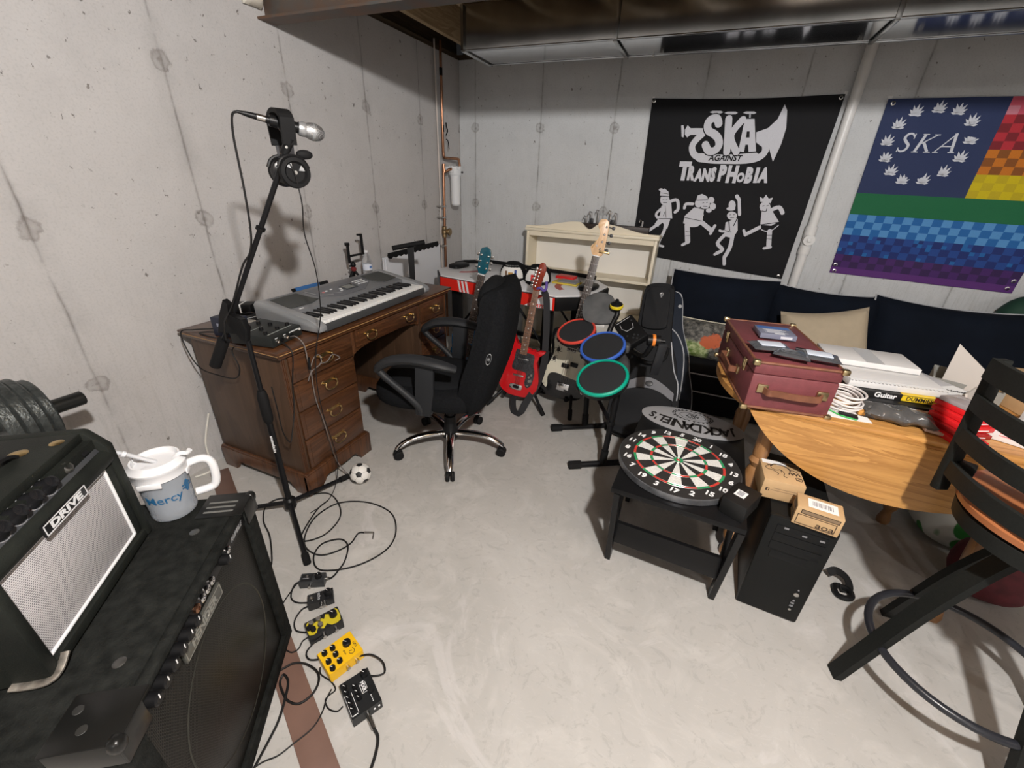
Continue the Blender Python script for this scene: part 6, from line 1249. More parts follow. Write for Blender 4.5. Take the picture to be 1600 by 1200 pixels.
for i, n in enumerate((20, 1, 18, 4, 13, 6, 10, 15, 2, 17, 3, 19, 7, 16, 8, 11, 14, 9, 12, 5)):
    a = PI/2-i*PI/10
    nm_.text(str(n), 0.034, TR(0.196*math.cos(a), 0.196*math.sin(a), z+0.002) @ RZ(math.radians(4)), 0, 0.0004, 0.0012, 0.0, 1.0, 0.95)
nm_.build('numbers', INKW, db)
wi = MB()
for r0 in (0.008, 0.018, 0.097, 0.107, 0.160, 0.170): wi.tube([(r0*math.cos(2*PI*i/48), r0*math.sin(2*PI*i/48), z+0.0018) for i in range(48)], 0.0007, 4, 0, True)
wi.build('wire_spider', NICK, db)
MB().text('tournament', 0.012, TR(0.003, 0.140, z+0.002) @ RZ(math.radians(2)), 0, 0.0003).build('printed_name', GREY, db)
# black box with barcode sticker
bx_t = thing('sticker_box', 'small black box with white barcode sticker on the corner of the coffee table', 'box', M4((2.478, -2.475, tz+0.0006), (0.45, 0.89, 0), (-0.89, 0.45, 0)))
MB().bx(-0.062, 0.062, -0.04, 0.04, 0, 0.062, 0.003).build('case', mat('black_card', (0.007, 0.007, 0.007), 0.5), bx_t)
st_ = MB().bx(-0.02, 0.018, -0.012, 0.022, 0.0623, 0.063).build('barcode_sticker', PAPER, bx_t)
b_ = MB()
for i in range(9): b_.bx(-0.014+0.003*i, -0.0125+0.003*i+0.0007*(i % 3), -0.004, 0.016, 0.0631, 0.0634)
b_.build('barcode', mat('barcode_grey', (0.30, 0.30, 0.32), 0.7), st_)

# ================================================================ computer tower and boxes
m_pc = mat('pc_black', (0.008, 0.0085, 0.0085), 0.48, spec=0.2, bump=0.04, bscale=300)
pc = thing('computer_tower', 'black desktop computer tower standing on the floor beside the coffee table', 'computer tower', M4((2.583, -2.450, 0), (1, -0.06, 0), (0.06, 1, 0)))
pw, pd_, ph = 0.200, 0.43, 0.447
MB().bx(0.004, pw-0.004, 0.022, pd_, 0.012, ph-0.006, 0.003).build('case', m_pc, pc)
MB().bx(0, pw, 0, 0.0215, 0.008, ph, 0.006).build('front_bezel', m_pc, pc)
for i, (z0, z1) in enumerate(((0.385, 0.418), (0.348, 0.383), (0.311, 0.346))):
    MB().bx(0.028, pw-0.022, -0.0025, 0.004, z0, z1, 0.0015).build('drive_bay', mat('bay_black', (0.006, 0.0065, 0.007), 0.4, spec=0.25) if i == 0 else bpy.data.materials['bay_black'], pc)
MB().bx(0.038, pw-0.05, -0.002, 0.004, 0.272, 0.305, 0.0015).build('floppy_bay', bpy.data.materials['bay_black'], pc)
for x, z in ((0.05, 0.408), (0.105, 0.398), (0.155, 0.400)): MB().bx(x, x+0.014, -0.0032, -0.0026, z, z+0.007).build('bay_mark', GREY, pc)
for z, r in ((0.165, 0.003), (0.142, 0.0085), (0.112, 0.004), (0.065, 0.005)): MB().lathe([(r, 0), (r, 0.002), (r*0.7, 0.0028), (0, 0.0028)], 14, M4((pw-0.036, 0, z), (1, 0, 0), (0, 0, 1))).build('front_button', NICK if r > 0.004 else GREY, pc)
for z in (0.098, 0.084): MB().bx(pw-0.042, pw-0.031, -0.001, 0, z-0.004, z+0.004).build('usb_port', GREY, pc)
for x in (0.03, pw-0.03):
    for y in (0.04, pd_-0.04): MB().cyl((x, y, 0), (x, y, 0.012), 0.012, 10).build('rubber_foot', BLKR, pc)
m_kr = mat('kraft_card', (0.50, 0.33, 0.17), 0.75, var=0.05, vscale=30)
m_krd = mat('kraft_print_dark', (0.05, 0.03, 0.018), 0.8)
cb = thing('cardboard_box', 'small cardboard box with white label at the front of the computer tower', 'box', M4((2.640, -2.463, ph+0.001), (1, -0.13, 0), (0.13, 1, 0)))
bw, bd, bh = 0.128, 0.078, 0.072
MB().bx(0, bw, 0, bd, 0, bh, 0.0015).build('carton', m_kr, cb)
fr = MB()
def frame(mb, x0, x1, z0, z1, t, M):
    for a in ((x0, x1, z0, z0+t), (x0, x1, z1-t, z1), (x0, x0+t, z0, z1), (x1-t, x1, z0, z1)): mb.prism([(a[0], a[2]), (a[1], a[2]), (a[1], a[3]), (a[0], a[3])], 0.0002, 0.0007, M)
FF = M4((0, 0, 0), (1, 0, 0), (0, 0, 1))
frame(fr, 0.008, 0.116, 0.006, 0.044, 0.0022, FF); frame(fr, 0.014, 0.120, 0.048, 0.064, 0.0022, FF)
fr.text('aoa', 0.030, FF @ TR(0.088, 0.019, 0.0005), 0, 0.0003, 0.0003, 0.1, 1.2)
fr.build('printed_panel', m_krd, cb)
MB().prism([(0.0165, 0.0505), (0.1175, 0.0505), (0.1175, 0.0615), (0.0165, 0.0615)], 0.0002, 0.0006, FF).build('fine_print', mat('kraft_fine_print', (0.22, 0.15, 0.09), 0.8), cb)
lb = MB().bx(0.03, 0.112, 0.014, 0.062, bh+0.0002, bh+0.0008).build('shipping_label', PAPER, cb)
b_ = MB()
for i in range(14): b_.bx(0.042+0.0042*i, 0.0435+0.0042*i+0.0008*(i % 3), 0.026, 0.05, bh+0.0009, bh+0.0012)
b_.build('barcode', bpy.data.materials['barcode_grey'], lb)
sp2 = MB()
for y0, z0, y1, z1 in ((0.008, 0.01, 0.034, 0.034), (0.04, 0.01, 0.07, 0.03), (0.012, 0.04, 0.066, 0.062)): sp2.bx(-0.0007, -0.0002, y0, y1, z0, z1)
sp2.build('side_picture', mat('side_print', (0.09, 0.075, 0.06), 0.7, col2=(0.25, 0.20, 0.15), vscale=90), cb)
ca_ = thing('mailer_box', 'larger cardboard box printed with a line drawing on the back of the computer tower', 'box', M4((2.552, -2.362, ph+0.001), (1, 0.04, 0), (-0.13, 1, 0)))
aw, ad_, ah = 0.128, 0.135, 0.078
MB().bx(0, aw, 0, ad_, 0, ah, 0.002).build('carton', m_kr, ca_)
MB().bx(0.006, 0.085, ad_-0.028, ad_-0.004, ah+0.0002, ah+0.0008).build('paper_label', PAPER, ca_)
dr = MB(); zt = ah+0.0006
def line(pts, r=0.0011): dr.tube([(x, y, zt) for x, y in pts], r, 5, 4)
line([(0.03, 0.09), (0.045, 0.108), (0.075, 0.108), (0.09, 0.094), (0.092, 0.082)], 0.0026); line([(0.03, 0.09), (0.032, 0.078), (0.045, 0.07), (0.06, 0.078), (0.062, 0.062)]); line([(0.02, 0.088), (0.012, 0.08), (0.02, 0.068), (0.034, 0.066), (0.05, 0.052), (0.046, 0.042)])
line([(0.062, 0.078), (0.07, 0.06), (0.066, 0.042), (0.075, 0.034)]); line([(0.092, 0.086), (0.105, 0.088), (0.118, 0.078)])
for i in range(3): line([(0.085+0.012*i, 0.06), (0.09+0.012*i, 0.072), (0.097+0.012*i, 0.058)], 0.0022)
line([(0.02, 0.1), (0.024, 0.094), (0.028, 0.1), (0.032, 0.094)], 0.002)
for k in range(3): dr.bx(0.09, 0.124, ad_-0.012-0.006*k, ad_-0.010-0.006*k, ah+0.0002, ah+0.0008)
line([(0.104, 0.03), (0.12, 0.03), (0.12, 0.046), (0.104, 0.046), (0.104, 0.03)], 0.001); line([(0.107, 0.034), (0.117, 0.042)], 0.0015)
dr.build('line_drawing', m_krd, ca_)
f2 = MB(); f2.prism([(0.012, 0.032), (0.024, 0.032), (0.024, 0.044), (0.012, 0.044)], 0.0002, 0.0006, FF)
f2.build('square_logo', m_krd, ca_)
MB().text('f', 0.011, FF @ TR(0.0195, 0.0375, 0.0008), 0, 0.0002, 0.0006).build('logo_letter', m_kr, ca_)
MB().prism([(0.028, 0.037), (0.118, 0.037), (0.118, 0.039), (0.028, 0.039)], 0.0002, 0.0005, FF).prism([(0.035, 0.046), (0.11, 0.046), (0.11, 0.048), (0.035, 0.048)], 0.0002, 0.0005, FF).build('fine_print', bpy.data.materials['kraft_fine_print'], ca_)
# loose webbing clip on the floor
wc = thing('webbing_clip', 'small black webbing strap and clip lying on the floor beside the computer tower', 'strap', (2.975, -2.19, 0))
MB().strip([(-0.04, 0.02, 0.035), (-0.015, 0.028, 0.05), (0.02, 0.015, 0.04), (0.03, -0.015, 0.018), (0.005, -0.02, 0.01), (-0.005, -0.03, 0.025)], 0.03, (0.3, -0.4, 0.9), 0.003).build('strap', BLKR, wc)
MB().tube([(-0.02, -0.02, 0.012), (-0.018, -0.065, 0.012), (0.022, -0.07, 0.02), (0.028, -0.03, 0.02), (0.0, -0.015, 0.014)], 0.0105, 8, 4, True).build('buckle', BLK, wc)

# ================================================================ round oak drop leaf table
m_oak = wood('oak_veneer', (0.34, 0.155, 0.040), (0.56, 0.29, 0.085), 0, 0.9, 0.38, 12, 0.5, 0.25)
m_oakd = wood('oak_turned', (0.22, 0.10, 0.035), (0.36, 0.18, 0.07), 2, 0.8, 0.35, 8, 0.5, 0.3)
oc = (2.925, -1.93); OR = 0.575; oz = 0.75; hf = 0.335
ot = thing('drop_leaf_table', 'round oak drop leaf table with front leaf hanging down in front of the sofa', 'table', (oc[0], oc[1], 0))
a0 = math.asin(hf/OR)
top = [(OR*math.cos(a), OR*math.sin(a)) for a in [-a0+2*a0*i/16 for i in range(17)]]+[(OR*math.cos(a), OR*math.sin(a)) for a in [PI-a0+2*a0*i/16 for i in range(17)]]
MB().prism(top, oz-0.024, oz, None, 0, 0.007).build('tabletop', m_oak, ot)
ch_ = OR*math.cos(a0); leaf = [(-ch_, 0.0)]
for i in range(33):
    a = PI+a0+(PI-2*a0)*i/32; leaf.append((OR*math.cos(a), OR*math.sin(a)+hf))
leaf.append((ch_, 0.0))
for s in (-1, 1):
    Mf = M4((0, s*(hf+0.004), oz-0.016), (1, 0, 0), (0, 0, 1))
    MB().prism([(x, y) for x, y in leaf], 0.0 if s < 0 else -0.02, 0.02 if s < 0 else 0.0, Mf, 0, 0.006).build('drop_leaf', m_oak, ot)
MB().bx(-0.40, 0.40, -0.29, 0.29, oz-0.115, oz-0.0245, 0.003).build('apron', m_oakd, ot)
lp = [(0.030, 0.0), (0.034, 0.02), (0.026, 0.05), (0.022, 0.07), (0.034, 0.09), (0.040, 0.115), (0.034, 0.135), (0.026, 0.14), (0.036, 0.16), (0.027, 0.18), (0.024, 0.20), (0.038, 0.32), (0.046, 0.42), (0.034, 0.46), (0.026, 0.475), (0.040, 0.50), (0.030, 0.52), (0.034, 0.53), (0.034, 0.634)]
for x in (-0.375, 0.345):
    for y in (-0.275, 0.275):
        MB().lathe([(r*0.8, z) for r, z in lp], 20, TR(x, y, 0)).build('leg', m_oakd, ot)
# ---- burgundy case
m_bur = mat('burgundy_vinyl', (0.155, 0.040, 0.045), 0.5, var=0.12, vscale=30, bump=0.25, bscale=350)
m_bur2 = mat('tan_leather', (0.17, 0.065, 0.035), 0.5, var=0.2, vscale=30)
m_brs = mat('case_brass', (0.55, 0.43, 0.24), 0.35, 1.0, var=0.2, vscale=50)
sc_ = thing('suitcase', 'burgundy hard record case with brass corners and leather handle on the oak table', 'suitcase', M4((2.428, -2.292, oz+0.001), (1, 0.16, 0), (-0.16, 1, 0)))
sw, sd, sh = 0.262, 0.50, 0.172
MB().bx(0, sw, 0, sd, 0, sh*0.74, 0.006).build('body', m_bur, sc_)
lid = MB().bx(-0.001, sw+0.001, -0.001, sd+0.001, sh*0.745, sh, 0.006).build('lid', m_bur, sc_)
e = MB()
for x in (0, sw):
    for z in (0.003, sh-0.002): e.tube([(x, 0.0, z), (x, sd, z)], 0.005, 8)
for y in (0, sd):
    for z in (0.003, sh-0.002): e.tube([(0.0, y, z), (sw, y, z)], 0.005, 8)
e.build('leather_edge', m_bur2, sc_)
for x in (0.0, sw):
    for y in (0.0, sd):
        for z in (0.002, sh-0.002):
            MB().box((x, y, z), (0.024, 0.024, 0.020), 0.006).build('brass_corner', m_brs, sc_)
def case_handle(Mh):
    hd_ = MB().strip([(0.045, 0.0, 0.006), (0.055, -0.0, 0.028), (0.08, 0.0, 0.026), (0.135, -0.006, 0.022), (0.19, -0.004, 0.026), (0.21, 0, 0.026), (0.218, 0.0, 0.006)], 0.022, (0, 0, 1), 0.007, Mh).build('handle', m_bur2, sc_)
    for u in (0.04, 0.222): MB().box((u, 0.004, 0.003), (0.034, 0.03, 0.010), 0.002, Mh).build('handle_plate', m_brs, hd_)
case_handle(M4((0.0, -0.0015, 0.075), (1, 0, 0), (0, 0, 1)))
case_handle(M4((-0.0015, 0.38, 0.072), (0, -1, 0), (0, 0, 1)))
for y in (0.10, 0.40): MB().bx(-0.008, -0.001, y-0.014, y+0.014, 0.10, 0.145, 0.002).bx(-0.011, -0.006, y-0.008, y+0.008, 0.115, 0.14, 0.001).build('latch', m_brs, sc_)
# ---- on the case
cz = oz+0.001+sh+0.007
ib = thing('ink_box', 'small flat blue and grey printed carton near the back of the burgundy case', 'carton', M4((2.455, -2.035, cz), (1, 0.14, 0), (-0.16, 1, 0)))
MB().bx(0, 0.125, 0, 0.11, 0, 0.018, 0.001).build('carton', mat('carton_grey_blue', (0.16, 0.17, 0.23), 0.4), ib)
MB().bx(0.006, 0.118, 0.075, 0.104, 0.0182, 0.0188).build('blue_band', mat('carton_blue', (0.04, 0.12, 0.35), 0.4), ib)
pt = MB()
for k in range(5): pt.bx(0.02+0.01*(k % 2), 0.10-0.012*(k % 3), 0.022+0.010*k, 0.026+0.010*k, 0.0182, 0.0187)
pt.bx(0.05, 0.085, 0.006, 0.018, 0.0182, 0.0188).bx(0.07, 0.11, -0.0006, 0, 0.004, 0.013).build('printed_text', mat('carton_print', (0.55, 0.56, 0.60), 0.5), ib)
m_esd = mat('antistatic_film', (0.20, 0.21, 0.23), 0.18, 0.7, bump=0.8, bscale=35)
m_drv = mat('drive_label', (0.55, 0.60, 0.68), 0.45)
for i, (x, y, a, w_, h_, lab) in enumerate(((2.475, -2.165, 0.25, 0.065, 0.045, 'silver antistatic bag at the left front of the burgundy case top'), (2.535, -2.215, -0.2, 0.055, 0.04, 'crumpled silver antistatic bag at the middle front of the burgundy case top'), (2.615, -2.195, -0.05, 0.062, 0.045, 'silver antistatic bag with pale drive at the right front of the burgundy case top'))):
    t_ = thing('antistatic_bag', lab, 'bag', TR(x, y, cz) @ RZ(a), 'antistatic bags on the case')
    MB().pillow(w_, h_, 0.010, TR(0, 0, 0.0115), 0, 10, 0, 0.05, i+3).build('bag', m_esd, t_)
    if i != 1: MB().box((0, 0.002, 0.0215), (w_*1.2, h_*1.1, 0.0025), 0.001).build('drive_label', m_drv, t_)
pen = thing('marker_pen', 'slim black pen lying on the burgundy case behind the silver bags', 'pen', (2.56, -2.125, cz+0.006))
MB().tube([(0, 0, 0), (0.03, -0.004, 0.0), (0.09, -0.012, 0.0)], [0.005, 0.006, 0.004], 10).build('barrel', BLK, pen)
MB().tube([(0.072, -0.0135, 0.003), (0.094, -0.0165, 0.003)], 0.0055, 10).build('pen_cap', GREY, pen)
# ---- flat boxes and books
def flat(name, label, cat, loc, a, w_, d, h, m, bev=0.002, z=0.0):
    t_ = thing(name, label, cat, TR(loc[0], loc[1], oz+0.0008+z) @ RZ(a)); MB().bx(-w_/2, w_/2, -d/2, d/2, 0, h, bev).build('cover', m, t_); return t_
bd_ = flat('ring_binder', 'black ring binder under the guitar book on the oak table', 'binder', (2.955, -1.955), 0.02, 0.27, 0.22, 0.024, mat('binder_black', (0.015, 0.015, 0.016), 0.4))
MB().bx(-0.13, 0.13, -0.112, -0.1105, 0.009, 0.016).build('page_edges', PAPER, bd_)
gbk = thing('guitar_book', 'black and yellow guitar instruction book under the white flat boxes', 'book', TR(2.905, -1.945, oz+0.0265) @ RZ(0.12))
MB().bx(-0.135, 0.135, -0.095, 0.095, 0, 0.024, 0.0015).build('cover', mat('book_black', (0.012, 0.012, 0.012), 0.4), gbk)
MB().bx(0.03, 0.1352, -0.0956, -0.0951, 0.002, 0.022).bx(0.03, 0.1354, -0.0955, -0.04, 0.0242, 0.0246).build('yellow_band', YEL, gbk)
MB().text('Guitar', 0.026, M4((-0.02, -0.0957, 0.012), (1, 0, 0), (0, 0, 1)), 0, 0.0003, 0.0008).build('spine_lettering', INKW, gbk)
MB().text('DUMMIES', 0.021, M4((0.083, -0.0958, 0.012), (1, 0, 0), (0, 0, 1)), 0, 0.0003, 0.0004, 0, 0.9).build('spine_lettering', INKB, gbk)
m_wb = mat('white_carton', (0.66, 0.65, 0.64), 0.6)
w1 = thing('white_box', 'flat white box with torn serrated front edge on the guitar book', 'box', TR(2.915, -1.915, oz+0.052) @ RZ(0.13))
MB().bx(-0.15, 0.15, -0.105, 0.105, 0, 0.026, 0.0015).build('carton', m_wb, w1)
se = [(-0.15, -0.105)]
for i in range(25): se += [(-0.15+0.3*i/25, -0.105), (-0.144+0.3*i/25, -0.112)]
se += [(0.15, -0.105), (0.15, -0.09), (-0.15, -0.09)]
MB().prism(se, 0.0262, 0.0275).build('serrated_flap', PAPER, w1)
w2 = thing('white_box', 'flat white box with taped lid uppermost beside the burgundy case', 'box', TR(2.885, -1.80, oz+0.081) @ RZ(0.05))
MB().bx(-0.155, 0.145, -0.085, 0.09, 0, 0.022, 0.0015).build('carton', m_wb, w2)
MB().bx(-0.03, 0.03, -0.086, 0.091, 0.0222, 0.0226).build('tape', mat('clear_tape', (0.55, 0.55, 0.55), 0.25), w2)
nb = thing('card_box', 'grey white box with a handwritten style mark to the right of the white flat boxes', 'box', TR(3.095, -1.86, oz+0.001) @ RZ(-1.0))
MB().bx(-0.13, 0.13, -0.055, 0.055, 0, 0.055, 0.003).build('carton', mat('card_grey_white', (0.50, 0.50, 0.52), 0.5), nb)
MB().bx(0.03, 0.115, -0.045, 0.045, 0.0552, 0.0558).build('white_panel', PAPER, nb)
MB().text('Nobels', 0.022, TR(0.075, 0.0, 0.056) @ RZ(1.0), 0, 0.0003, 0.0008, 0.3).build('lettering', INKB, nb)
gy = thing('grey_tray', 'grey plastic tray of odds and ends behind the boxes on the oak table', 'tray', TR(3.24, -1.74, oz+0.001) @ RZ(-0.35))
MB().bx(-0.10, 0.10, -0.075, 0.075, 0, 0.01).bx(-0.10, 0.10, 0.069, 0.075, 0.01, 0.06).bx(-0.10, 0.10, -0.075, -0.069, 0.01, 0.05).bx(-0.10, -0.094, -0.069, 0.069, 0.01, 0.055).bx(0.094, 0.10, -0.069, 0.069, 0.01, 0.055).build('tray', mat('tray_grey', (0.24, 0.24, 0.22), 0.4), gy)
MB().bx(-0.05, 0.05, 0.05, 0.085, 0.05, 0.072, 0.004).build('metal_clip', NICK, gy)
cr2 = thing('cable_coil', 'coil of white cable on the oak table right of the burgundy case', 'cable', (2.752, -2.125, oz+0.006))
R2 = random.Random(3)
for k in range(9):
    ox, oy = R2.uniform(-0.008, 0.008), R2.uniform(-0.008, 0.008); rx, ry = R2.uniform(0.042, 0.056), R2.uniform(0.055, 0.075); tl = R2.uniform(-0.004, 0.004)
    MB().tube([(ox+rx*math.cos(a), oy+ry*math.sin(a), 0.001+0.0068*k+tl*math.cos(a)) for a in [2*PI*i/22 for i in range(22)]], 0.0036, 6, 0, True).build('coil_turn', mat('white_cable', (0.70, 0.66, 0.64), 0.5) if k == 0 else bpy.data.materials['white_cable'], cr2)
o = MB().bx(-0.075, 0.075, -0.035, 0.04, 0, 0.0015, 0, TR(2.745, -2.195, oz+0.0008) @ RZ(0.1)).build('paper_card', PAPER, None, loc=(2.745, -2.195, oz)); tag(o, 'white card under the green edged plug at the table front', 'card')
gp = thing('plug_pack', 'small black plug pack with green edge lying on the white card', 'plug', TR(2.75, -2.205, oz+0.0026) @ RZ(-0.15))
MB().bx(-0.02, 0.035, -0.014, 0.018, 0, 0.007, 0.003).build('plug', BLK, gp)
MB().tube([(-0.05, 0.015, 0.003), (-0.02, -0.01, 0.003), (0.0, -0.018, 0.003), (0.03, -0.02, 0.003)], 0.0025, 6, 4).build('green_edge', mat('bright_green', (0.06, 0.42, 0.10), 0.5), gp)
pb = thing('plastic_bag', 'clear plastic bag with dark contents lying on the front edge of the oak table', 'bag', TR(2.895, -2.172, oz+0.001) @ RZ(-0.06))
pbm = MB().pillow(0.10, 0.042, 0.024, TR(0, 0, 0.027), 0, 16, 0, 0.1, 9); [setattr(v, 'co', v.co+Vector((0.004*math.sin(60*v.co.y+9), 0.007*math.sin(70*v.co.x+40*v.co.y), 0.006*math.sin(90*v.co.x)*math.sin(80*v.co.y+1)))) for v in pbm.bm.verts]; pbm.build('bag_film', mat('smoky_film', (0.10, 0.097, 0.095), 0.14, trans=0.2, bump=0.9, bscale=28), pb)
MB().bx(-0.105, -0.085, -0.02, 0.02, 0.006, 0.022, 0.003).build('orange_tag', mat('orange_card', (0.55, 0.25, 0.05), 0.6), pb)
MB().prism([(0.07, -0.04), (0.13, -0.055), (0.12, 0.02), (0.07, 0.035)], 0.006, 0.014).build('paper_flap', mat('pinkish_card', (0.40, 0.30, 0.26), 0.5), pb)
m_rcl = mat('red_case', (0.60, 0.015, 0.018), 0.25); m_rcd = mat('red_case_dark', (0.30, 0.012, 0.012), 0.25)
for i in range(5):
    t_ = thing('red_pack', ('red plastic pack at the bottom of the stack at the table edge', 'second red plastic pack up in the stack behind the stool', 'middle red plastic pack of the stack behind the stool', 'fourth red plastic pack up, tilted, behind the stool', 'red plastic pack with clear window on top of the stack')[i], 'pack', TR(3.045+0.008*i, -2.195+0.018*i, oz+0.0008+0.0165*i) @ RZ(0.35+0.05*i), 'red packs on the oak table')
    MB().bx(-0.05, 0.05, -0.06, 0.06, 0, 0.0155, 0.002).build('case', m_rcl if i != 1 else m_rcd, t_)
    MB().bx(-0.03, 0.03, -0.0606, -0.0601, 0.006, 0.009).build('white_print', INKW, t_)
    if i == 4: MB().bx(-0.046, 0.03, -0.055, 0.055, 0.0157, 0.030, 0.003).build('clear_window', mat('clear_lid', (0.55, 0.50, 0.50), 0.1, trans=0.5), t_)
cd1 = thing('cardboard_sheet', 'thin grey white card standing upright among the boxes on the oak table', 'card', M4((3.20, -1.80, oz+0.001), (0.75, -0.5, 0), (-0.05, 0.1, 1)))
MB().prism([(-0.055, 0), (0.06, 0.0), (0.05, 0.11), (-0.06, 0.19)], 0, 0.004).build('sheet', mat('grey_board', (0.50, 0.46, 0.42), 0.8), cd1)
c3 = thing('envelope', 'pale brown envelope with round mark standing behind the red packs', 'envelope', M4((3.145, -2.035, oz+0.001), (0.55, 0.83, 0), (-0.35, 0.1, 1)))
MB().prism([(-0.06, 0), (0.07, 0), (0.08, 0.10), (-0.05, 0.105)], 0, 0.006).build('sheet', bpy.data.materials['grey_board'], c3)
MB().lathe([(0.006, 0), (0.009, 0.0008), (0.012, 0)], 14, TR(0.03, 0.06, 0.0062)).build('round_mark', DGREY, c3)
k1 = thing('open_carton', 'brown cardboard carton at the right end of the oak table', 'carton', TR(3.42, -1.80, oz+0.001) @ RZ(0.2))
MB().bx(-0.10, 0.13, -0.10, 0.12, 0, 0.11, 0.002).build('carton', m_kr, k1)
MB().prism([(-0.10, 0), (0.13, 0), (0.12, 0.09), (-0.09, 0.09)], 0, 0.004, M4((0, -0.105, 0.108), (1, 0, 0), (0, -0.5, 0.4))).build('flap', m_kr, k1)
k2 = thing('mail_packet', 'white packet with red print lying on the oak table behind the stool slats', 'packet', TR(3.235, -2.13, oz+0.001) @ RZ(-0.45))
MB().bx(-0.095, 0.095, -0.065, 0.065, 0, 0.05, 0.004).build('packet', m_wb, k2)
pr = MB()
for k in range(3): pr.bx(-0.05, 0.05-0.012*k, -0.0656, -0.0651, 0.034-0.008*k, 0.037-0.008*k)
pr.build('red_print', mat('pink_red_print', (0.62, 0.16, 0.18), 0.6), k2)
MB().bx(0.05, 0.08, -0.0656, -0.0651, 0.008, 0.012).build('blue_print', mat('faint_blue_print', (0.2, 0.3, 0.55), 0.6), k2)
k3 = thing('mail_packet', 'small white packet at the right edge of the oak table', 'packet', TR(3.36, -2.02, oz+0.001) @ RZ(0.3))
MB().bx(-0.06, 0.06, -0.05, 0.05, 0, 0.06, 0.003).build('packet', m_wb, k3)
# ---- bags under the table
m_lb = NT('leaf_print_bag'); tcb = m_lb.n('TexCoord').outputs['Object']; vb = m_lb.n('TexVoronoi'); vb.inputs['Scale'].default_value = 9; m_lb.l(m_lb.scale(tcb, (1.0, 1.6, 0.7)), vb.inputs['Vector'])
m_lb.l(m_lb.ramp(vb.outputs['Distance'], (0.22, (0.03, 0.20, 0.035)), (0.36, (0.03, 0.20, 0.035)), (0.40, (0.60, 0.61, 0.57))), m_lb.b.inputs['Base Color'])
gb = thing('tote_bag', 'white tote bag with green leaf print on the floor under the oak table', 'bag', (3.60, -1.62, 0))
MB().ell((0, 0, 0.13), (0.24, 0.19, 0.13), None, 0, 28, 3.2).build('bag_body', m_lb.m, gb)
MB().tube([(-0.10, -0.05, 0.25), (-0.07, -0.07, 0.33), (0.05, -0.07, 0.33), (0.09, -0.05, 0.25)], 0.010, 8, 5).build('bag_handle', bpy.data.materials['bright_green'], gb)
bb2 = thing('burgundy_bag', 'burgundy cloth bag on the floor beside the oak table leg behind the stool', 'bag', (3.50, -1.975, 0))
MB().ell((0, 0, 0.12), (0.12, 0.11, 0.12), None, 0, 24, 2.6).build('bag_body', mat('burgundy_cloth', (0.10, 0.014, 0.020), 0.7, var=0.3, vscale=20, bump=0.3, bscale=30), bb2)
MB().tube([(-0.06, 0.0, 0.22), (-0.03, -0.02, 0.28), (0.04, -0.02, 0.28), (0.06, 0, 0.22)], 0.007, 8, 5).build('bag_handle', mat('burgundy_strap', (0.06, 0.010, 0.014), 0.7), bb2)

# ================================================================ bar stool
m_stm = mat('stool_black_metal', (0.010, 0.011, 0.010), 0.55, spec=0.22, var=0.2, vscale=200)
sC = Vector((3.155, -2.545, 0))
bs = thing('bar_stool', 'black metal ladder back bar stool with orange brown seat at the right edge', 'bar stool', tuple(sC))
for a in (192, 97, 282, 12):
    r_ = math.radians(a); d = Vector((math.cos(r_), math.sin(r_), 0)); n_ = Vector((-d.y, d.x, 0))
    l = MB().strip([d*0.285+Vector((0, 0, 0.0)), d*0.235+Vector((0, 0, 0.16)), d*0.17+Vector((0, 0, 0.36)), d*0.10+Vector((0, 0, 0.53)), d*0.05+Vector((0, 0, 0.62))], 0.045, lambda t, d=d: d+Vector((0, 0, 0.45)), 0.024, None, 0, 5).build('leg', m_stm, bs)
MB().tube([(0.225*math.cos(a), 0.225*math.sin(a), 0.185) for a in [2*PI*i/48 for i in range(48)]], 0.012, 12, 0, True).build('foot_ring', mat('stool_ring_black', (0.020, 0.021, 0.026), 0.3), bs)
MB().lathe([(0.07, 0.60), (0.075, 0.64), (0.05, 0.65)], 20).lathe([(0.165, 0.648), (0.195, 0.655), (0.202, 0.70), (0.195, 0.703)], 36).build('seat_plate', m_stm, bs)
MB().lathe([(0.19, 0.7035), (0.207, 0.712), (0.209, 0.728), (0.198, 0.746), (0.165, 0.755), (0.0, 0.760)], 44).build('seat_cushion', mat('orange_brown_vinyl', (0.33, 0.115, 0.042), 0.33, var=0.05, vscale=8, bump=0.08, bscale=200), bs)
pa, pb_ = math.radians(152), math.radians(254)
posts = []
for a in (pa, pb_):
    d = Vector((math.cos(a), math.sin(a), 0)); q0 = d*0.235+Vector((0, 0, 0.685)); q1 = d*0.272+Vector((0, 0, 1.075)); posts.append((q0, q1))
    A = along(q0, q1); L = (q1-q0).length
    fx_ = M4(q0, (Vector((math.cos((pa+pb_)/2), math.sin((pa+pb_)/2), 0))), (q1-q0))
    MB().box((0, L/2, 0), (0.036, L, 0.024), 0.004, fx_).build('back_post', m_stm, bs)
    MB().bx(-0.02, 0.02, -0.045, -0.008, -0.06, 0.0, 0.003, M4(q0+Vector((0, 0, 0.04)), Vector((-d.y, d.x, 0)), d)).build('post_bracket', m_stm, bs)
for k, zf in enumerate((0.20, 0.45, 0.70, 0.94)):
    p0 = posts[0][0].lerp(posts[0][1], zf); p1 = posts[1][0].lerp(posts[1][1], zf); md = (p0+p1)/2; od = Vector((md.x, md.y, 0)).normalized()
    P = [p0.lerp(p1, t_)+od*0.050*math.sin(PI*t_)**0.85 for t_ in [i/14 for i in range(15)]]
    MB().strip(P, 0.044 if k < 3 else 0.055, lambda t_, od=od, p0=p0, p1=p1: (od+((p1-p0).normalized())*(t_-0.5)*1.4), 0.014, None, 0, 1).build('back_slat', m_stm, bs)

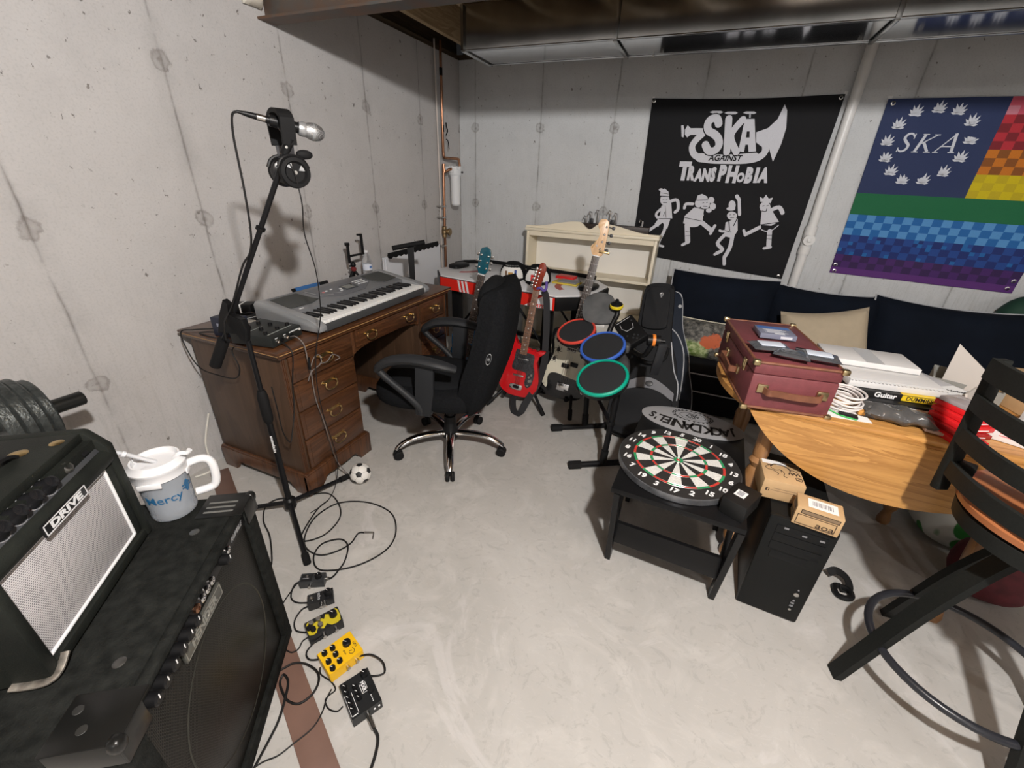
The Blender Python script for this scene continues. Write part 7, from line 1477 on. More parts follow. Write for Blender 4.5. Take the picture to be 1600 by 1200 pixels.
# ================================================================ big bass amplifier in the foreground
m_cpt = mat('black_amp_carpet', (0.006, 0.0066, 0.006), 0.85, spec=0.15, col2=(0.016, 0.017, 0.0155), vscale=40, bump=0.5, bscale=260)
m_tlx = mat('black_tolex', (0.008, 0.009, 0.008), 0.55, spec=0.18, col2=(0.017, 0.019, 0.016), vscale=8, bump=0.25, bscale=420)
m_grm = grid_mat('amp_metal_grille', (0.030, 0.028, 0.022), (0.002, 0.002, 0.002), 0.0058, (0, 2), 0.62, 0.35, 0.5, 0, 0.4)
m_scr = mat('screw_steel', (0.25, 0.25, 0.24), 0.4, 1.0)
A = M4((1.155, -3.245, 0), (-0.56, 0.83, 0), (-0.83, -0.56, 0))
am = thing('bass_amplifier', 'large black bass amplifier cabinet with metal grille in the left foreground', 'amplifier', A)
aw, ah, ad = 0.585, 0.62, 0.40
cab = MB(); cab.bx(-aw, 0, 0.022, ad, 0.014, ah, 0.008)
for x0, x1, z0, z1 in ((-aw, 0, ah-0.018, ah), (-aw, 0, 0.014, 0.06), (-aw, -aw+0.045, 0.06, ah-0.018), (-0.05, 0, 0.06, ah-0.018)): cab.bx(x0, x1, 0.0, 0.0225, z0, z1, 0.006)
cab.build('cabinet', m_cpt, am)
MB().bx(-aw+0.046, -0.051, 0.012, 0.0218, 0.062, 0.562, 0.002).build('grille', m_grm, am)
MB().lathe([(0.197, 0.0), (0.200, 0.0015), (0.203, 0.0)], 48, M4((-0.29, 0.0118, 0.30), (1, 0, 0), (0, 0, 1)), cap=False).build('speaker_ring', mat('speaker_ring', (0.05, 0.05, 0.042), 0.4, 0.6), am)
pn = MB().bx(-aw+0.046, -0.051, 0.008, 0.0218, 0.566, 0.600, 0.002).build('control_panel', BLK, am)
for x in (-0.505, -0.475, -0.445, -0.415, -0.385, -0.355, -0.195):
    k = MB().lathe([(0.0135, 0), (0.0125, 0.018), (0.009, 0.021), (0, 0.021)], 16, M4((x, 0.008, 0.583), (1, 0, 0), (0, 0, 1))).build('knob', BLK, pn)
    MB().bx(x-0.0012, x+0.0012, -0.0135, -0.013, 0.585, 0.596).build('knob_pointer', INKW, k)
for x, m in ((-0.325, 'cu'), (-0.300, 'ni'), (-0.278, 'ni'), (-0.255, 'ni'), (-0.165, 'ni')):
    MB().lathe([(0.010, 0), (0.010, 0.005), (0.006, 0.007), (0.0045, 0.007), (0.0045, 0.001)], 14, M4((x, 0.008, 0.583), (1, 0, 0), (0, 0, 1))).build('jack_socket', m_cu if m == 'cu' else CHROME, pn)
MB().text('RUMBLE', 0.018, M4((-0.105, 0.0078, 0.583), (1, 0, 0), (0, 0, 1)), 0, 0.0004, 0.0002, 0.35).text('|||', 0.012, M4((-0.53, 0.0078, 0.583), (1, 0, 0), (0, 0, 1)), 0, 0.0004).build('panel_lettering', SILVER, pn)
bd_ = MB().bx(-0.405, -0.235, 0.004, 0.0115, 0.518, 0.556, 0.002).build('badge', mat('badge_pewter', (0.14, 0.14, 0.125), 0.4, 0.6), am)
fr = MB(); FA = M4((0, 0.0042, 0), (1, 0, 0), (0, 0, 1)); frame(fr, -0.402, -0.238, 0.521, 0.553, 0.0022, FA)
fr.text('FENDER', 0.029, M4((-0.32, 0.0036, 0.537), (1, 0, 0), (0, 0, 1)), 0, 0.0006, 0.0008, 0, 1.1); fr.build('badge_lettering', mat('badge_silver', (0.38, 0.38, 0.35), 0.35, 0.7), bd_)
for x in (-aw, 0):
    s = 1 if x else -1
    c = MB(); c.bx(x-0.006 if x else -0.085, x+0.085 if x else 0.006, -0.006, 0.105, ah-0.001, ah+0.004, 0.003)
    c.bx(x-0.006 if x else -0.06, x+0.06 if x else 0.006, -0.0065, -0.0005, ah-0.055, ah+0.002, 0.003)
    c.bx(x-0.006 if x else 0.0005, x-0.0005 if x else 0.006, -0.004, 0.10, ah-0.055, ah+0.002, 0.003)
    c.ell((x+s*0.002, 0.002, ah-0.008), (0.013, 0.013, 0.016), None, 0, 12, 2.6)
    cc = c.build('corner_guard', mat('corner_plastic', (0.008, 0.008, 0.0075), 0.3) if x else bpy.data.materials['corner_plastic'], am)
    if x:
        for u, v in ((0.025, 0.06), (0.058, 0.085)): MB().lathe([(0.0, 0.0012), (0.0075, 0.001), (0.008, 0)], 14, TR(x+u, v, ah+0.0041)).build('screw', m_scr, cc)
    else:
        for k in range(3): MB().bx(-0.07+0.018*k, -0.064+0.018*k, 0.02, 0.09, ah+0.0041, ah+0.005).build('guard_rib', mat('rib_grey', (0.13, 0.13, 0.12), 0.4) if k == 0 else bpy.data.materials['rib_grey'], cc)
for u, v in ((-0.13, 0.085), (-0.45, 0.07)): MB().lathe([(0.0, 0.0015), (0.008, 0.0012), (0.011, 0)], 14, TR(u, v, ah+0.0002)).build('screw', m_scr, am)
for x in (-aw+0.05, -0.05):
    for y in (0.05, ad-0.05): MB().lathe([(0.02, 0), (0.022, 0.014)], 12, TR(x, y, 0)).build('rubber_foot', BLKR, am)
# ---------------------------------------------------------------- practice amp on top
B = M4((1.066, -3.440, ah+0.0045), (-0.625, 0.78, 0), (-0.78, -0.625, 0))
pr_ = thing('practice_amplifier', 'small black practice amplifier with silver grille cloth on top of the bass amplifier', 'amplifier', B)
W2, H2, D2 = 0.36, 0.305, 0.19
cab = MB()
side = [(0, 0.006), (0, 0.262), (0.030, 0.302), (0.037, H2), (D2, H2), (D2, 0.006)]
for x0, x1 in ((-W2, -W2+0.022), (-0.022, 0)): cab.prism(side, 0, x1-x0, M4((x0, 0, 0), (0, 1, 0), (0, 0, 1)), 0, 0.004)
cab.bx(-W2+0.0215, -0.0215, 0.034, D2, H2-0.02, H2, 0.003).bx(-W2+0.0215, -0.0215, 0.0, D2, 0.006, 0.028, 0.003).bx(-W2+0.0215, -0.0215, 0.02, D2, 0.028, H2-0.02)
cab.build('cabinet', m_tlx, pr_)
MB().tube([(-W2+0.02, 0.016, 0.238), (-0.02, 0.016, 0.238)], 0.019, 14).build('padded_bar', m_tlx, pr_)
MB().bx(-W2+0.024, -0.046, 0.012, 0.0195, 0.036, 0.219, 0.002).build('grille_cloth', grid_mat('silver_cloth', (0.52, 0.50, 0.50), (0.13, 0.12, 0.13), 0.0042, (0, 2), 0.46, 0.7, 0, 0, 0.3), pr_)
p = MB()
q_ = [(-W2+0.024, 0.010, 0.034), (-0.044, 0.010, 0.034), (-0.044, 0.010, 0.221), (-W2+0.024, 0.010, 0.221)]
for i in range(4): p.tube([q_[i], q_[(i+1) % 4]], 0.0035, 8)
p.build('white_piping', WHT, pr_)
MB().bx(-0.0435, -0.0225, 0.004, 0.0195, 0.029, 0.222, 0.004).build('baffle_edge', m_tlx, pr_)
SP = M4((0, 0.0185, 0.256), (1, 0, 0), (0, 0.026, 0.034))
pn2 = MB().prism([(-W2+0.024, -0.002), (-0.024, -0.002), (-0.024, 0.044), (-W2+0.024, 0.044)], -0.004, 0.004, SP, 0, 0.001).build('control_panel', mat('panel_grey', (0.085, 0.088, 0.095), 0.35, 0.5), pr_)
for x in (-0.315, -0.277, -0.239, -0.201, -0.163):
    k = MB().lathe([(0.0165, 0.0), (0.015, 0.006), (0.0125, 0.009), (0.0115, 0.022), (0.006, 0.0245), (0, 0.0245)], 18, SP @ TR(x, 0.018, 0.004)).build('knob', mat('gloss_knob', (0.01, 0.01, 0.011), 0.12) if x == -0.315 else bpy.data.materials['gloss_knob'], pn2)
    MB().lathe([(0.0175, 0.0), (0.0190, 0.0006), (0.0175, 0.0012)], 20, SP @ TR(x, 0.018, 0.004), cap=False).build('dial_ring', GREY, k)
MB().lathe([(0.012, 0), (0.012, 0.004), (0.009, 0.010), (0.006, 0.010), (0.005, 0.002)], 16, SP @ TR(-0.105, 0.018, 0.004)).build('input_jack', NICK, pn2)
MB().bx(-0.062, -0.046, 0.01, 0.026, 0.004, 0.012, 0.002, SP).build('power_switch', BLK, pn2)
MB().text('GUITAR AMP', 0.008, SP @ TR(-0.085, 0.037, 0.0046), 0, 0.0002).build('panel_lettering', mat('tan_print', (0.35, 0.27, 0.12), 0.6), pn2)
bg = MB().bx(-0.245, -0.125, -0.006, -0.0015, 0.222, 0.247, 0.002).build('badge', BLK, pr_)
fr = MB(); FB = M4((0, -0.0058, 0), (1, 0, 0), (0, 0, 1)); frame(fr, -0.243, -0.127, 0.2235, 0.2455, 0.002, FB)
fr.text('DRIVE', 0.0185, M4((-0.185, -0.0066, 0.2343), (1, 0, 0), (0, 0, 1)), 0, 0.0006, 0.0005, 0, 1.75); fr.build('badge_lettering', WHT, bg)
hd = MB().strip([(-0.30, 0.10, H2+0.003), (-0.275, 0.10, H2+0.016), (-0.20, 0.10, H2+0.020), (-0.125, 0.10, H2+0.016), (-0.10, 0.10, H2+0.003)], 0.026, (0, 0, 1), 0.006).build('carry_handle', BLKR, pr_)
for x in (-0.315, -0.085): MB().lathe([(0.0, 0.003), (0.010, 0.0025), (0.016, 0)], 14, TR(x, 0.10, H2+0.0002)).build('cup_washer', BRASS, hd)
for x in (-0.055, -0.29): MB().lathe([(0.0, 0.002), (0.008, 0.0018), (0.012, 0)], 14, TR(x, 0.055, H2+0.0002)).build('screw', BRASS, pr_)
cg = MB(); cg.tube([(-W2-0.002, 0.055, 0.013), (-W2-0.003, 0.03, 0.009), (-W2-0.002, 0.004, 0.010), (-W2+0.012, -0.003, 0.014), (-W2+0.035, -0.003, 0.026)], 0.0095, 10, 4, flat=0.45)
cg.build('corner_guard', mat('scuffed_steel', (0.34, 0.31, 0.27), 0.45, 0.8, var=0.4, vscale=70), pr_)
MB().bx(-0.0005, 0.003, 0.028, 0.040, 0.10, 0.112, 0.001).build('side_chip', mat('chip_white', (0.6, 0.58, 0.52), 0.7), pr_)
for x in (-W2+0.03, -0.03):
    for y in (0.03, D2-0.03): MB().lathe([(0.012, 0), (0.013, 0.0065)], 10, TR(x, y, 0)).build('rubber_foot', BLKR, pr_)
# ---------------------------------------------------------------- insulated mug
mg = thing('travel_mug', 'clear plastic mug with white lid, handle and straw on top of the bass amplifier', 'mug', (1.040, -3.372, ah+0.006))
r0, r1, hh = 0.048, 0.0545, 0.138
MB().lathe([(0.0, 0.003), (r0-0.004, 0.003), (r0, 0.0), (r0+0.0015, 0.004), (r0+0.0015, 0.014), (r0+0.0005, 0.017), (r1, hh), (r1-0.003, hh), (r0-0.0025, 0.018), (0.0, 0.016)], 40).build('mug_body', mat('frosted_clear', (0.62, 0.66, 0.71), 0.22, trans=0.7, ior=1.2), mg)
MB().lathe([(0.0, 0.0175), (r0-0.005, 0.0175), (r0-0.002, 0.055), (0.0, 0.055)], 32).build('mug_contents', mat('ice_water', (0.55, 0.59, 0.63), 0.3, trans=0.4, ior=1.2), mg)
ld = MB(); ld.lathe([(r1+0.001, hh-0.018), (r1+0.004, hh-0.016), (r1+0.004, hh+0.004), (r1+0.0055, hh+0.006), (r1+0.0055, hh+0.012), (r1-0.001, hh+0.019), (r1-0.004, hh+0.027), (r1-0.008, hh+0.027), (r1-0.011, hh+0.015), (0.0, hh+0.014)], 44)
ld = ld.build('mug_lid', WHT, mg)
ang = math.radians(-20)
for a, L in ((ang-0.55, 0.05), (ang+1.15, 0.035)):
    R9 = RZ(a); MB().bx(r1+0.002, r1+0.0065, -L/2, L/2, hh-0.026, hh-0.012, 0.002, R9).build('lid_tab', WHT, ld)
MB().tube([(0.028, 0.026, hh+0.018), (0.040, 0.036, hh+0.030), (0.050, 0.046, hh+0.028), (0.056, 0.052, hh+0.036)], 0.006, 10, 4).build('spout_hook', WHT, ld)
MB().bx(-0.012, 0.012, -0.008, 0.008, hh+0.0145, hh+0.022, 0.003, TR(0.02, -0.030, 0)).build('spout_hook', WHT, ld)
ah_ = math.radians(58); hx_ = M4((0, 0, 0), (math.cos(ah_), math.sin(ah_), 0), (-math.sin(ah_), math.cos(ah_), 0))
MB().tube([(r1+0.001, 0, hh-0.012), (r1+0.03, 0, hh-0.008), (r1+0.047, 0, hh-0.018), (r1+0.052, 0, hh-0.045), (r1+0.048, 0, hh-0.085), (r1+0.035, 0, hh-0.102), (r0+0.006, 0, hh-0.104)], 0.0105, 12, 5, M=hx_).build('mug_handle', WHT, mg)
MB().tube([(0.0, 0.0, hh+0.0145), (-0.018, -0.045, hh+0.062), (-0.030, -0.083, hh+0.097)], 0.0052, 12).build('straw', mat('frosted_straw', (0.75, 0.76, 0.78), 0.35, trans=0.45, ior=1.2), mg)
MB().lathe([(0.0053, 0), (0.0075, 0.002), (0.0075, 0.007), (0.0053, 0.009)], 12, along((-0.016, -0.042, hh+0.058), (-0.03, -0.083, hh+0.097))).tube([(-0.016, -0.042, hh+0.058), (-0.025, -0.035, hh+0.045), (-0.03, -0.03, hh+0.02)], 0.0012, 6, 3).build('straw_clip', WHT, mg)
tx = MB().text('Mercy', 0.033, None, 0, 0.0003, 0.0002, 0, 1.0, 1.0, 'LEFT')
def cross(mb, x, y, s):
    for dx, dy, w_, h_ in ((-0.30, 0.28, 0.10, 0.75), (-0.12, 0.28, 0.10, 1.05), (0.12, 0.28, 0.10, 1.05), (0.30, 0.28, 0.10, 0.75)):
        mb.bx(x+(dx*0.5-w_/2)*s, x+(dx*0.5+w_/2)*s, y-h_/2*s*0.9, y+h_/2*s*0.9, -0.0003, 0.0003)
    for dy in (-0.12, 0.12): mb.bx(x-0.42*s, x-0.2*s, y+(dy-0.05)*s, y+(dy+0.05)*s, -0.0003, 0.0003).bx(x+0.2*s, x+0.42*s, y+(dy-0.05)*s, y+(dy+0.05)*s, -0.0003, 0.0003)
cross(tx, 0.101, 0.014, 0.034)
for v in tx.bm.verts:
    a = math.radians(-82)+v.co.x/0.0535; z = 0.068+v.co.y; r = r0+0.0005+(r1-r0)*(z-0.017)/(hh-0.017)+0.0008+v.co.z
    v.co = Vector((r*math.cos(a), r*math.sin(a), z))
tx.build('printed_logo', mat('teal_blue_print', (0.015, 0.10, 0.22), 0.5), mg)
# ---------------------------------------------------------------- barbell on its rack
m_ham = mat('hammertone_plate', (0.060, 0.066, 0.064), 0.35, 0.5, var=0.3, vscale=60, bump=0.5, bscale=120)
bb_ = thing('barbell', 'black barbell with hammertone iron plates lying along the left wall', 'barbell', (0.30, -3.206, 0.70))
Bx = M4((0.30, -3.206, 0.70), (1, 0, 0), (0, 0, 1))                     # local z runs towards -y
MB().lathe([(0.0, 0.0), (0.021, 0.0), (0.0245, 0.004), (0.0245, 0.34)], 20, Bx).build('sleeve', mat('sleeve_black', (0.014, 0.015, 0.014), 0.32, 0.3), bb_, True)
MB().lathe([(0.014, 0.34), (0.014, 1.9)], 14, Bx).build('bar', CHROME, bb_, True)
for z0, r, th in ((0.105, 0.112, 0.026), (0.134, 0.128, 0.028), (0.165, 0.142, 0.030), (0.198, 0.155, 0.034)):
    pl_ = MB().lathe([(0.026, 0.0), (0.042, -0.006), (0.046, 0.002), (r*0.78, 0.006), (r*0.84, 0.0), (r-0.004, 0.0), (r, 0.005), (r, th-0.005), (r-0.004, th), (0.026, th)], 44, Bx @ TR(0, 0, z0)).build('weight_plate', m_ham, bb_, True)
rk2 = thing('weight_rack', 'black steel rack post holding the barbell by the left wall', 'rack', (0.30, -3.80, 0))
for y in (-3.75, -4.75):
    MB().bx(0.27, 0.33, y-0.03, y+0.03, 0.0, 0.684, 0.004).build('upright', BLKM, rk2, True)
    MB().bx(0.12, 0.52, y-0.03, y+0.03, 0.0, 0.05, 0.004).build('foot', BLKM, rk2, True)
    MB().tube([(0.255, y, 0.71), (0.275, y, 0.685), (0.325, y, 0.685), (0.345, y, 0.71)], 0.008, 8, 3).build('bar_hook', BLKM, rk2, True)
# ---------------------------------------------------------------- plank, ball
fp_ = MB().bx(0.0, 1.72, -0.041, 0.041, 0.0, 0.009, 0.001, TR(0.10, -2.775, 0.0008) @ RZ(-0.463)).build('floor_plank', mat('brown_laminate', (0.155, 0.088, 0.066), 0.5, var=0.08, vscale=12), None, loc=(0.90, -3.1, 0)); tag(fp_, 'long thin brown board lying on the floor beside the bass amplifier', 'board')
sb = thing('soccer_ball', 'small white soccer ball with black patches on the floor by the desk foot', 'ball', TR(0.815, -2.515, 0.054) @ RZ(0.6) @ RX(0.5))
rb_ = 0.053
bm_ = MB(); g_ = bmesh.ops.create_icosphere(bm_.bm, subdivisions=4, radius=rb_); bm_.build('panels', mat('ball_white', (0.72, 0.70, 0.66), 0.5), sb, ang=80)
phi = (1+5**0.5)/2
ico = [Vector(v).normalized() for v in [(0, s1, s2*phi) for s1 in (-1, 1) for s2 in (-1, 1)]+[(s1, s2*phi, 0) for s1 in (-1, 1) for s2 in (-1, 1)]+[(s2*phi, 0, s1) for s1 in (-1, 1) for s2 in (-1, 1)]]
pt_ = MB(); sm_ = MB()
for v in ico:
    nb_ = sorted(ico, key=lambda w: -w.dot(v))[1:6]
    x = (nb_[0]-v*nb_[0].dot(v)).normalized(); y = v.cross(x); ring = []
    for j in range(2):
        rr2 = (0.0, 0.0)[j]
    c0 = pt_.bm.verts.new(v*(rb_+0.0008)); rings = []
    for rr2 in (0.18, 0.33):
        rings.append([pt_.bm.verts.new((v+(x*math.cos(2*PI*k/5)+y*math.sin(2*PI*k/5))*rr2).normalized()*(rb_+0.0008)) for k in range(5)])
    for k in range(5):
        pt_.bm.faces.new((c0, rings[0][k], rings[0][(k+1) % 5])); pt_.bm.faces.new((rings[0][k], rings[1][k], rings[1][(k+1) % 5], rings[0][(k+1) % 5]))
    for w_ in nb_:
        a = v.lerp(w_, 0.2).normalized(); b = v.lerp(w_, 0.8).normalized()
        if (v-w_).length and v.x+v.y*1.7+v.z*2.3 < w_.x+w_.y*1.7+w_.z*2.3: sm_.tube([a.lerp(b, t).normalized()*(rb_+0.0002) for t in (0.05, 0.35, 0.65, 0.95)], 0.0007, 4)
pt_.build('pentagon_patches', mat('ball_black', (0.02, 0.02, 0.021), 0.5), sb); sm_.build('seams', mat('ball_seam', (0.25, 0.24, 0.22), 0.7), sb)

# ================================================================ effect pedals
def pedal(label, c, ax, L, W, H, m, slope=0.0):
    t_ = thing('effect_pedal', label, 'effect pedal', M4((c[0], c[1], 0), ax, (-ax[1], ax[0], 0)))
    MB().prism([(-W/2, 0.003), (W/2, 0.003), (W/2, H), (-W/2, H-slope)], -L/2, L/2, M4((0, 0, 0), (0, 1, 0), (0, 0, 1)), 0, 0.002).build('enclosure', m, t_)
    MB().bx(-L/2+0.004, L/2-0.004, -W/2+0.004, W/2-0.004, 0, 0.0035).build('base_pad', BLKR, t_)
    return t_
def pk(t_, x, y, z, r, h, m=None, name='knob'):
    k = MB().lathe([(r, 0), (r*0.94, h*0.85), (r*0.8, h), (0, h)], 16, TR(x, y, z)).build(name, m or BLK, t_)
    if name == 'knob': MB().bx(-0.0007, 0.0007, 0.0, r*0.9, h*1.0, h*1.0+0.0005, 0, TR(x, y, z) @ RZ(0.6)).build('pointer', INKW, k)
def jack(t_, p, d):
    MB().cyl(p, (Vector(p)+Vector(d)*0.011), 0.0062, 12).build('jack_socket', NICK, t_)
def plug(t_, p, d):
    p = Vector(p); d = Vector(d); MB().cyl(p+d*0.006, p+d*0.024, 0.0075, 10).build('patch_plug', BLKR, t_)
m_ped = mat('pedal_black', (0.016, 0.017, 0.018), 0.4, 0.2); m_pcl = mat('pedal_charcoal', (0.05, 0.053, 0.056), 0.38, 0.4)
p1 = pedal('smallest black pedal at the far end of the row by the stand leg', (1.066, -3.070), Vector((0.86, 0.5, 0)).normalized(), 0.092, 0.040, 0.036, m_pcl)
pk(p1, 0.022, 0, 0.0362, 0.0125, 0.016); pk(p1, -0.02, 0.004, 0.0362, 0.005, 0.006, NICK, 'foot_switch'); MB().bx(-0.04, 0.0, -0.016, 0.014, 0.0362, 0.0368).build('face_plate', m_ped, p1); jack(p1, (-0.005, -0.02, 0.018), (0, -1, 0)); jack(p1, (0.046, 0.004, 0.02), (1, 0, 0)); MB().bx(-0.035, -0.012, -0.006, -0.002, 0.0369, 0.0373).build('printed_name', GREY, p1)
p2 = pedal('small gloss black pedal second in the row with one large knob', (1.155, -3.118), Vector((0.68, 0.73, 0)).normalized(), 0.088, 0.044, 0.036, mat('pedal_gloss_black', (0.012, 0.012, 0.013), 0.22))
pk(p2, 0.026, 0.002, 0.0362, 0.0135, 0.018); pk(p2, -0.030, 0, 0.0362, 0.006, 0.008, NICK, 'foot_switch'); MB().text('echo', 0.016, TR(-0.004, 0.002, 0.0366) @ RZ(-PI/2), 0, 0.0003).build('printed_name', mat('pedal_print_grey', (0.45, 0.45, 0.46), 0.5), p2); jack(p2, (0.0, -0.022, 0.018), (0, -1, 0)); jack(p2, (0.012, -0.022, 0.018), (0, -1, 0))
p3 = pedal('black and yellow splatter pedal in the middle of the row', (1.245, -3.19), Vector((0.49, 0.87, 0)).normalized(), 0.112, 0.062, 0.044, m_ped)
MB().prism(sm2([(-0.052, -0.024), (-0.03, -0.028), (-0.022, -0.012), (-0.006, -0.026), (0.008, -0.014), (0.02, -0.028), (0.05, -0.026), (0.052, 0.02), (0.04, 0.027), (0.03, 0.012), (0.012, 0.024), (0.004, 0.008), (-0.012, 0.026), (-0.024, 0.01), (-0.04, 0.026), (-0.052, 0.018)], 2), 0.0442, 0.0448).build('yellow_artwork', mat('splatter_yellow', (0.52, 0.42, 0.02), 0.4), p3)
pk(p3, 0.034, 0.004, 0.045, 0.013, 0.017)
for x, y, m in ((-0.036, 0.012, NICK), (-0.036, -0.012, BLK), (-0.012, 0.014, NICK), (-0.012, -0.010, NICK), (-0.046, 0.0, BLK)): pk(p3, x, y, 0.045, 0.009, 0.012, m, 'small_knob')
jack(p3, (-0.01, -0.031, 0.02), (0, -1, 0)); jack(p3, (0.03, -0.031, 0.02), (0, -1, 0)); jack(p3, (0.0, 0.031, 0.02), (0, 1, 0))
m_yp = mat('pedal_yellow', (0.80, 0.46, 0.01), 0.35)
p4 = pedal('bright yellow pedal with seven black knobs', (1.372, -3.246), Vector((0.35, 0.937, 0)).normalized(), 0.112, 0.088, 0.045, m_yp)
pk(p4, 0.028, 0.010, 0.0452, 0.0135, 0.012)
for x, y in ((-0.038, 0.028), (-0.040, -0.006), (-0.040, -0.034), (-0.012, 0.026), (-0.014, 0.0), (-0.014, -0.028)): pk(p4, x, y, 0.0452, 0.0088, 0.012)
yl = MB().text('GAS', 0.012, TR(0.046, -0.008, 0.0456) @ RZ(-PI/2), 0, 0.0003)
yl.tube([(0.030, -0.022, 0.0456), (0.022, -0.018, 0.0456), (0.020, -0.026, 0.0456), (0.028, -0.032, 0.0456), (0.036, -0.026, 0.0456), (0.034, -0.014, 0.0456)], 0.0009, 5, 4); yl.text('drive', 0.009, TR(0.010, -0.012, 0.0456) @ RZ(-PI/2), 0, 0.0003).build('printed_name', INKB, p4)
jack(p4, (0.03, -0.044, 0.022), (0, -1, 0)); jack(p4, (0.0, -0.044, 0.022), (0, -1, 0)); jack(p4, (-0.01, 0.044, 0.022), (0, 1, 0))
p5 = pedal('black pedal with nine knobs nearest the camera at the end of the row', (1.512, -3.312), Vector((0.48, 0.877, 0)).normalized(), 0.088, 0.112, 0.045, m_ped, 0.004)
for x, y in ((-0.032, 0.038), (-0.034, 0.020), (-0.034, 0.002), (-0.034, -0.016), (-0.034, -0.034), (-0.008, 0.022), (-0.008, 0.004), (-0.008, -0.014)): pk(p5, x, y, 0.0425+0.0015*y/0.05, 0.0078, 0.011)
pk(p5, 0.028, 0.042, 0.0435, 0.012, 0.014); pk(p5, 0.028, -0.012, 0.0425, 0.010, 0.012, BLKR, 'foot_switch')
l5 = MB().text('MXR', 0.015, TR(0.013, 0.012, 0.0437) @ RZ(-PI/2), 0, 0.0003, 0.0004)
for k in range(4): l5.bx(0.022, 0.024, -0.045+0.006*k, -0.042+0.006*k, 0.043, 0.0436)
frame(l5, -0.002+0.006, 0.022, -0.008, 0.032, 0.0012, TR(0, 0, 0.0431)); l5.bx(-0.022, -0.021, -0.048, 0.048, 0.0425, 0.0436).bx(-0.042, -0.0412, -0.048, 0.048, 0.0425, 0.0436).bx(-0.04, -0.024, -0.050, -0.048, 0.042, 0.0428)
l5.build('panel_print', INKW, p5)
jack(p5, (0.0, -0.056, 0.02), (0, -1, 0)); jack(p5, (0.02, 0.056, 0.02), (0, 1, 0))
for x in (0.02, 0.034): MB().lathe([(0.003, 0), (0.003, 0.002), (0, 0.002)], 8, M4((x, -0.056, 0.024), (1, 0, 0), (0, 0, 1))).build('side_mark', INKW, p5)
ic = thing('instrument_cable', 'black instrument cable plugged into the nearest pedal and leaving the bottom of the picture', 'cable', (1.54, -3.37, 0.02))
dd = Vector((0.877, -0.48, 0)).normalized(); s0 = Vector((1.512, -3.312, 0.02))+dd*0.068
MB().cyl(s0, s0+dd*0.034, 0.0075, 12, 0, 0.0065).build('plug', NICK, ic, True)
MB().tube([tuple(s0+dd*0.034), tuple(s0+dd*0.06+Vector((0, 0, -0.008))), (1.645, -3.42, 0.006), (1.66, -3.50, 0.005), (1.64, -3.60, 0.005), (1.60, -3.75, 0.005)], 0.0042, 8, 6).build('lead', CABLE, ic, True)
PG = 'short patch cables between the pedals'
def W_pt(t_, p): return wm(t_) @ Vector(p)
def patch_cable(label, pts): cable('patch_cable', label, pts, 0.0028, None, 6, 'cable', PG)
patch_cable('patch cable bowing left between the smallest pedal and the second pedal', [(1.028, -3.090, 0.018), (1.012, -3.108, 0.012), (1.022, -3.135, 0.006), (1.046, -3.156, 0.006), (1.080, -3.160, 0.010), (1.118, -3.148, 0.016)])
patch_cable('patch cable looping left between the second pedal and the splatter pedal', [(1.140, -3.150, 0.016), (1.118, -3.172, 0.010), (1.125, -3.212, 0.006), (1.160, -3.238, 0.008), (1.203, -3.232, 0.016)])
patch_cable('patch cable curving left between the splatter pedal and the yellow pedal', [(1.268, -3.215, 0.02), (1.252, -3.255, 0.013), (1.256, -3.282, 0.011), (1.282, -3.292, 0.011), (1.318, -3.278, 0.018)])
patch_cable('patch cable arching right between the yellow pedal and the nearest pedal', [(1.425, -3.222, 0.022), (1.46, -3.205, 0.030), (1.505, -3.205, 0.026), (1.53, -3.225, 0.018), (1.515, -3.245, 0.02), (1.492, -3.255, 0.02)])
cable('power_lead', 'thin black power lead from the splatter pedal to the corner of the amplifier', [(1.222, -3.242, 0.016), (1.214, -3.258, 0.013), (1.222, -3.282, 0.013), (1.212, -3.300, 0.013), (1.188, -3.302, 0.013)], 0.0022, None, 6, 'cable')
cable('power_lead', 'thin black power lead from the yellow pedal to the side of the nearest pedal', [(1.332, -3.297, 0.014), (1.348, -3.310, 0.008), (1.390, -3.312, 0.006), (1.420, -3.324, 0.006), (1.414, -3.345, 0.006), (1.415, -3.360, 0.006), (1.440, -3.372, 0.006), (1.470, -3.368, 0.010), (1.478, -3.352, 0.014)], 0.0022, None, 6, 'cable')
cable('power_lead', 'thin black power lead crossing the brown board towards the bottom of the picture', [(1.411, -3.330, 0.011), (1.418, -3.358, 0.011), (1.434, -3.390, 0.013), (1.438, -3.431, 0.013), (1.418, -3.482, 0.013), (1.403, -3.515, 0.012), (1.373, -3.545, 0.008), (1.345, -3.60, 0.006)], 0.0022, None, 6, 'cable')
cable('power_lead', 'thin black lead from the smallest pedal back to the corner of the amplifier', [(1.020, -3.078, 0.016), (1.012, -3.110, 0.004), (1.040, -3.190, 0.012), (1.075, -3.222, 0.012), (1.085, -3.245, 0.012)], 0.0022, None, 6, 'cable')
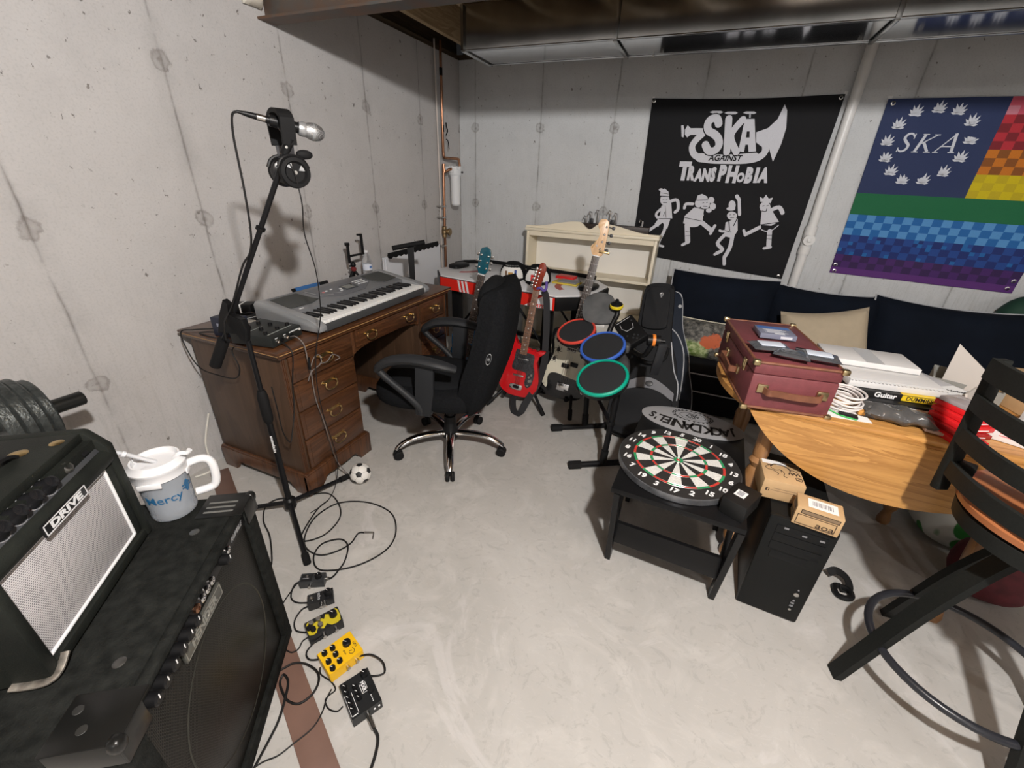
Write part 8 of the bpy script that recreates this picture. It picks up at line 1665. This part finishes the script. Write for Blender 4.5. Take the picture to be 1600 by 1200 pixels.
cable('floor_cable', 'black cable coiled in a ring on the brown board beside the amplifier', [(1.222, -3.36, 0.013), (1.232, -3.343, 0.013), (1.248, -3.322, 0.014), (1.284, -3.308, 0.014), (1.334, -3.311, 0.014), (1.362, -3.333, 0.014), (1.370, -3.367, 0.014), (1.355, -3.400, 0.014), (1.319, -3.408, 0.013), (1.285, -3.398, 0.013), (1.255, -3.382, 0.013), (1.248, -3.362, 0.018), (1.28, -3.372, 0.021), (1.312, -3.412, 0.020), (1.335, -3.456, 0.011), (1.345, -3.49, 0.006), (1.36, -3.54, 0.006), (1.378, -3.60, 0.006)], 0.0036)
lc = thing('looped_cable', 'long thin black cable lying in loops on the floor in front of the desk', 'cable', (0.80, -2.85, 0))
MB().tube([(1.072, -2.785, 0.004), (1.045, -2.80, 0.004), (1.055, -2.86, 0.0045), (1.03, -2.92, 0.0045), (0.98, -2.962, 0.004), (0.90, -2.955, 0.004), (0.84, -2.90, 0.004), (0.80, -2.80, 0.004), (0.83, -2.69, 0.004), (0.95, -2.628, 0.004), (1.09, -2.635, 0.004), (1.18, -2.71, 0.004), (1.215, -2.80, 0.004), (1.19, -2.89, 0.004), (1.13, -2.965, 0.004), (1.04, -3.015, 0.004), (0.97, -2.98, 0.004), (0.95, -2.915, 0.0075), (1.0, -2.862, 0.0075), (1.055, -2.875, 0.0075), (1.10, -2.94, 0.0075), (1.11, -2.99, 0.006), (1.115, -3.02, 0.01), (1.112, -3.043, 0.019)], 0.0034, 8, 6).build('lead', CABLE, lc, True)
MB().cyl((1.068, -2.787, 0.006), (1.105, -2.770, 0.006), 0.005, 10).cyl((1.105, -2.770, 0.006), (1.125, -2.800, 0.006), 0.0028, 8).build('plug', NICK, lc, True)
cable('floor_cable', 'thin black cable looping round the microphone stand base on the floor', [(0.77, -2.70, 0.005), (0.775, -2.78, 0.005), (0.85, -2.935, 0.009), (0.92, -2.88, 0.009), (0.91, -2.77, 0.009), (0.83, -2.695, 0.009), (0.72, -2.665, 0.005), (0.62, -2.755, 0.005), (0.56, -2.80, 0.014), (0.55, -2.86, 0.014), (0.62, -2.93, 0.014), (0.72, -2.98, 0.013), (0.83, -3.06, 0.013), (0.87, -3.10, 0.013)], 0.0032)
wc_ = cable('white_cable', 'short white cable hanging behind the desk foot by the left wall', [(0.03, -2.70, 0.30), (0.028, -2.755, 0.16), (0.04, -2.77, 0.06), (0.06, -2.79, 0.008), (0.04, -2.86, 0.006)], 0.005, mat('white_cord', (0.66, 0.64, 0.58), 0.5))
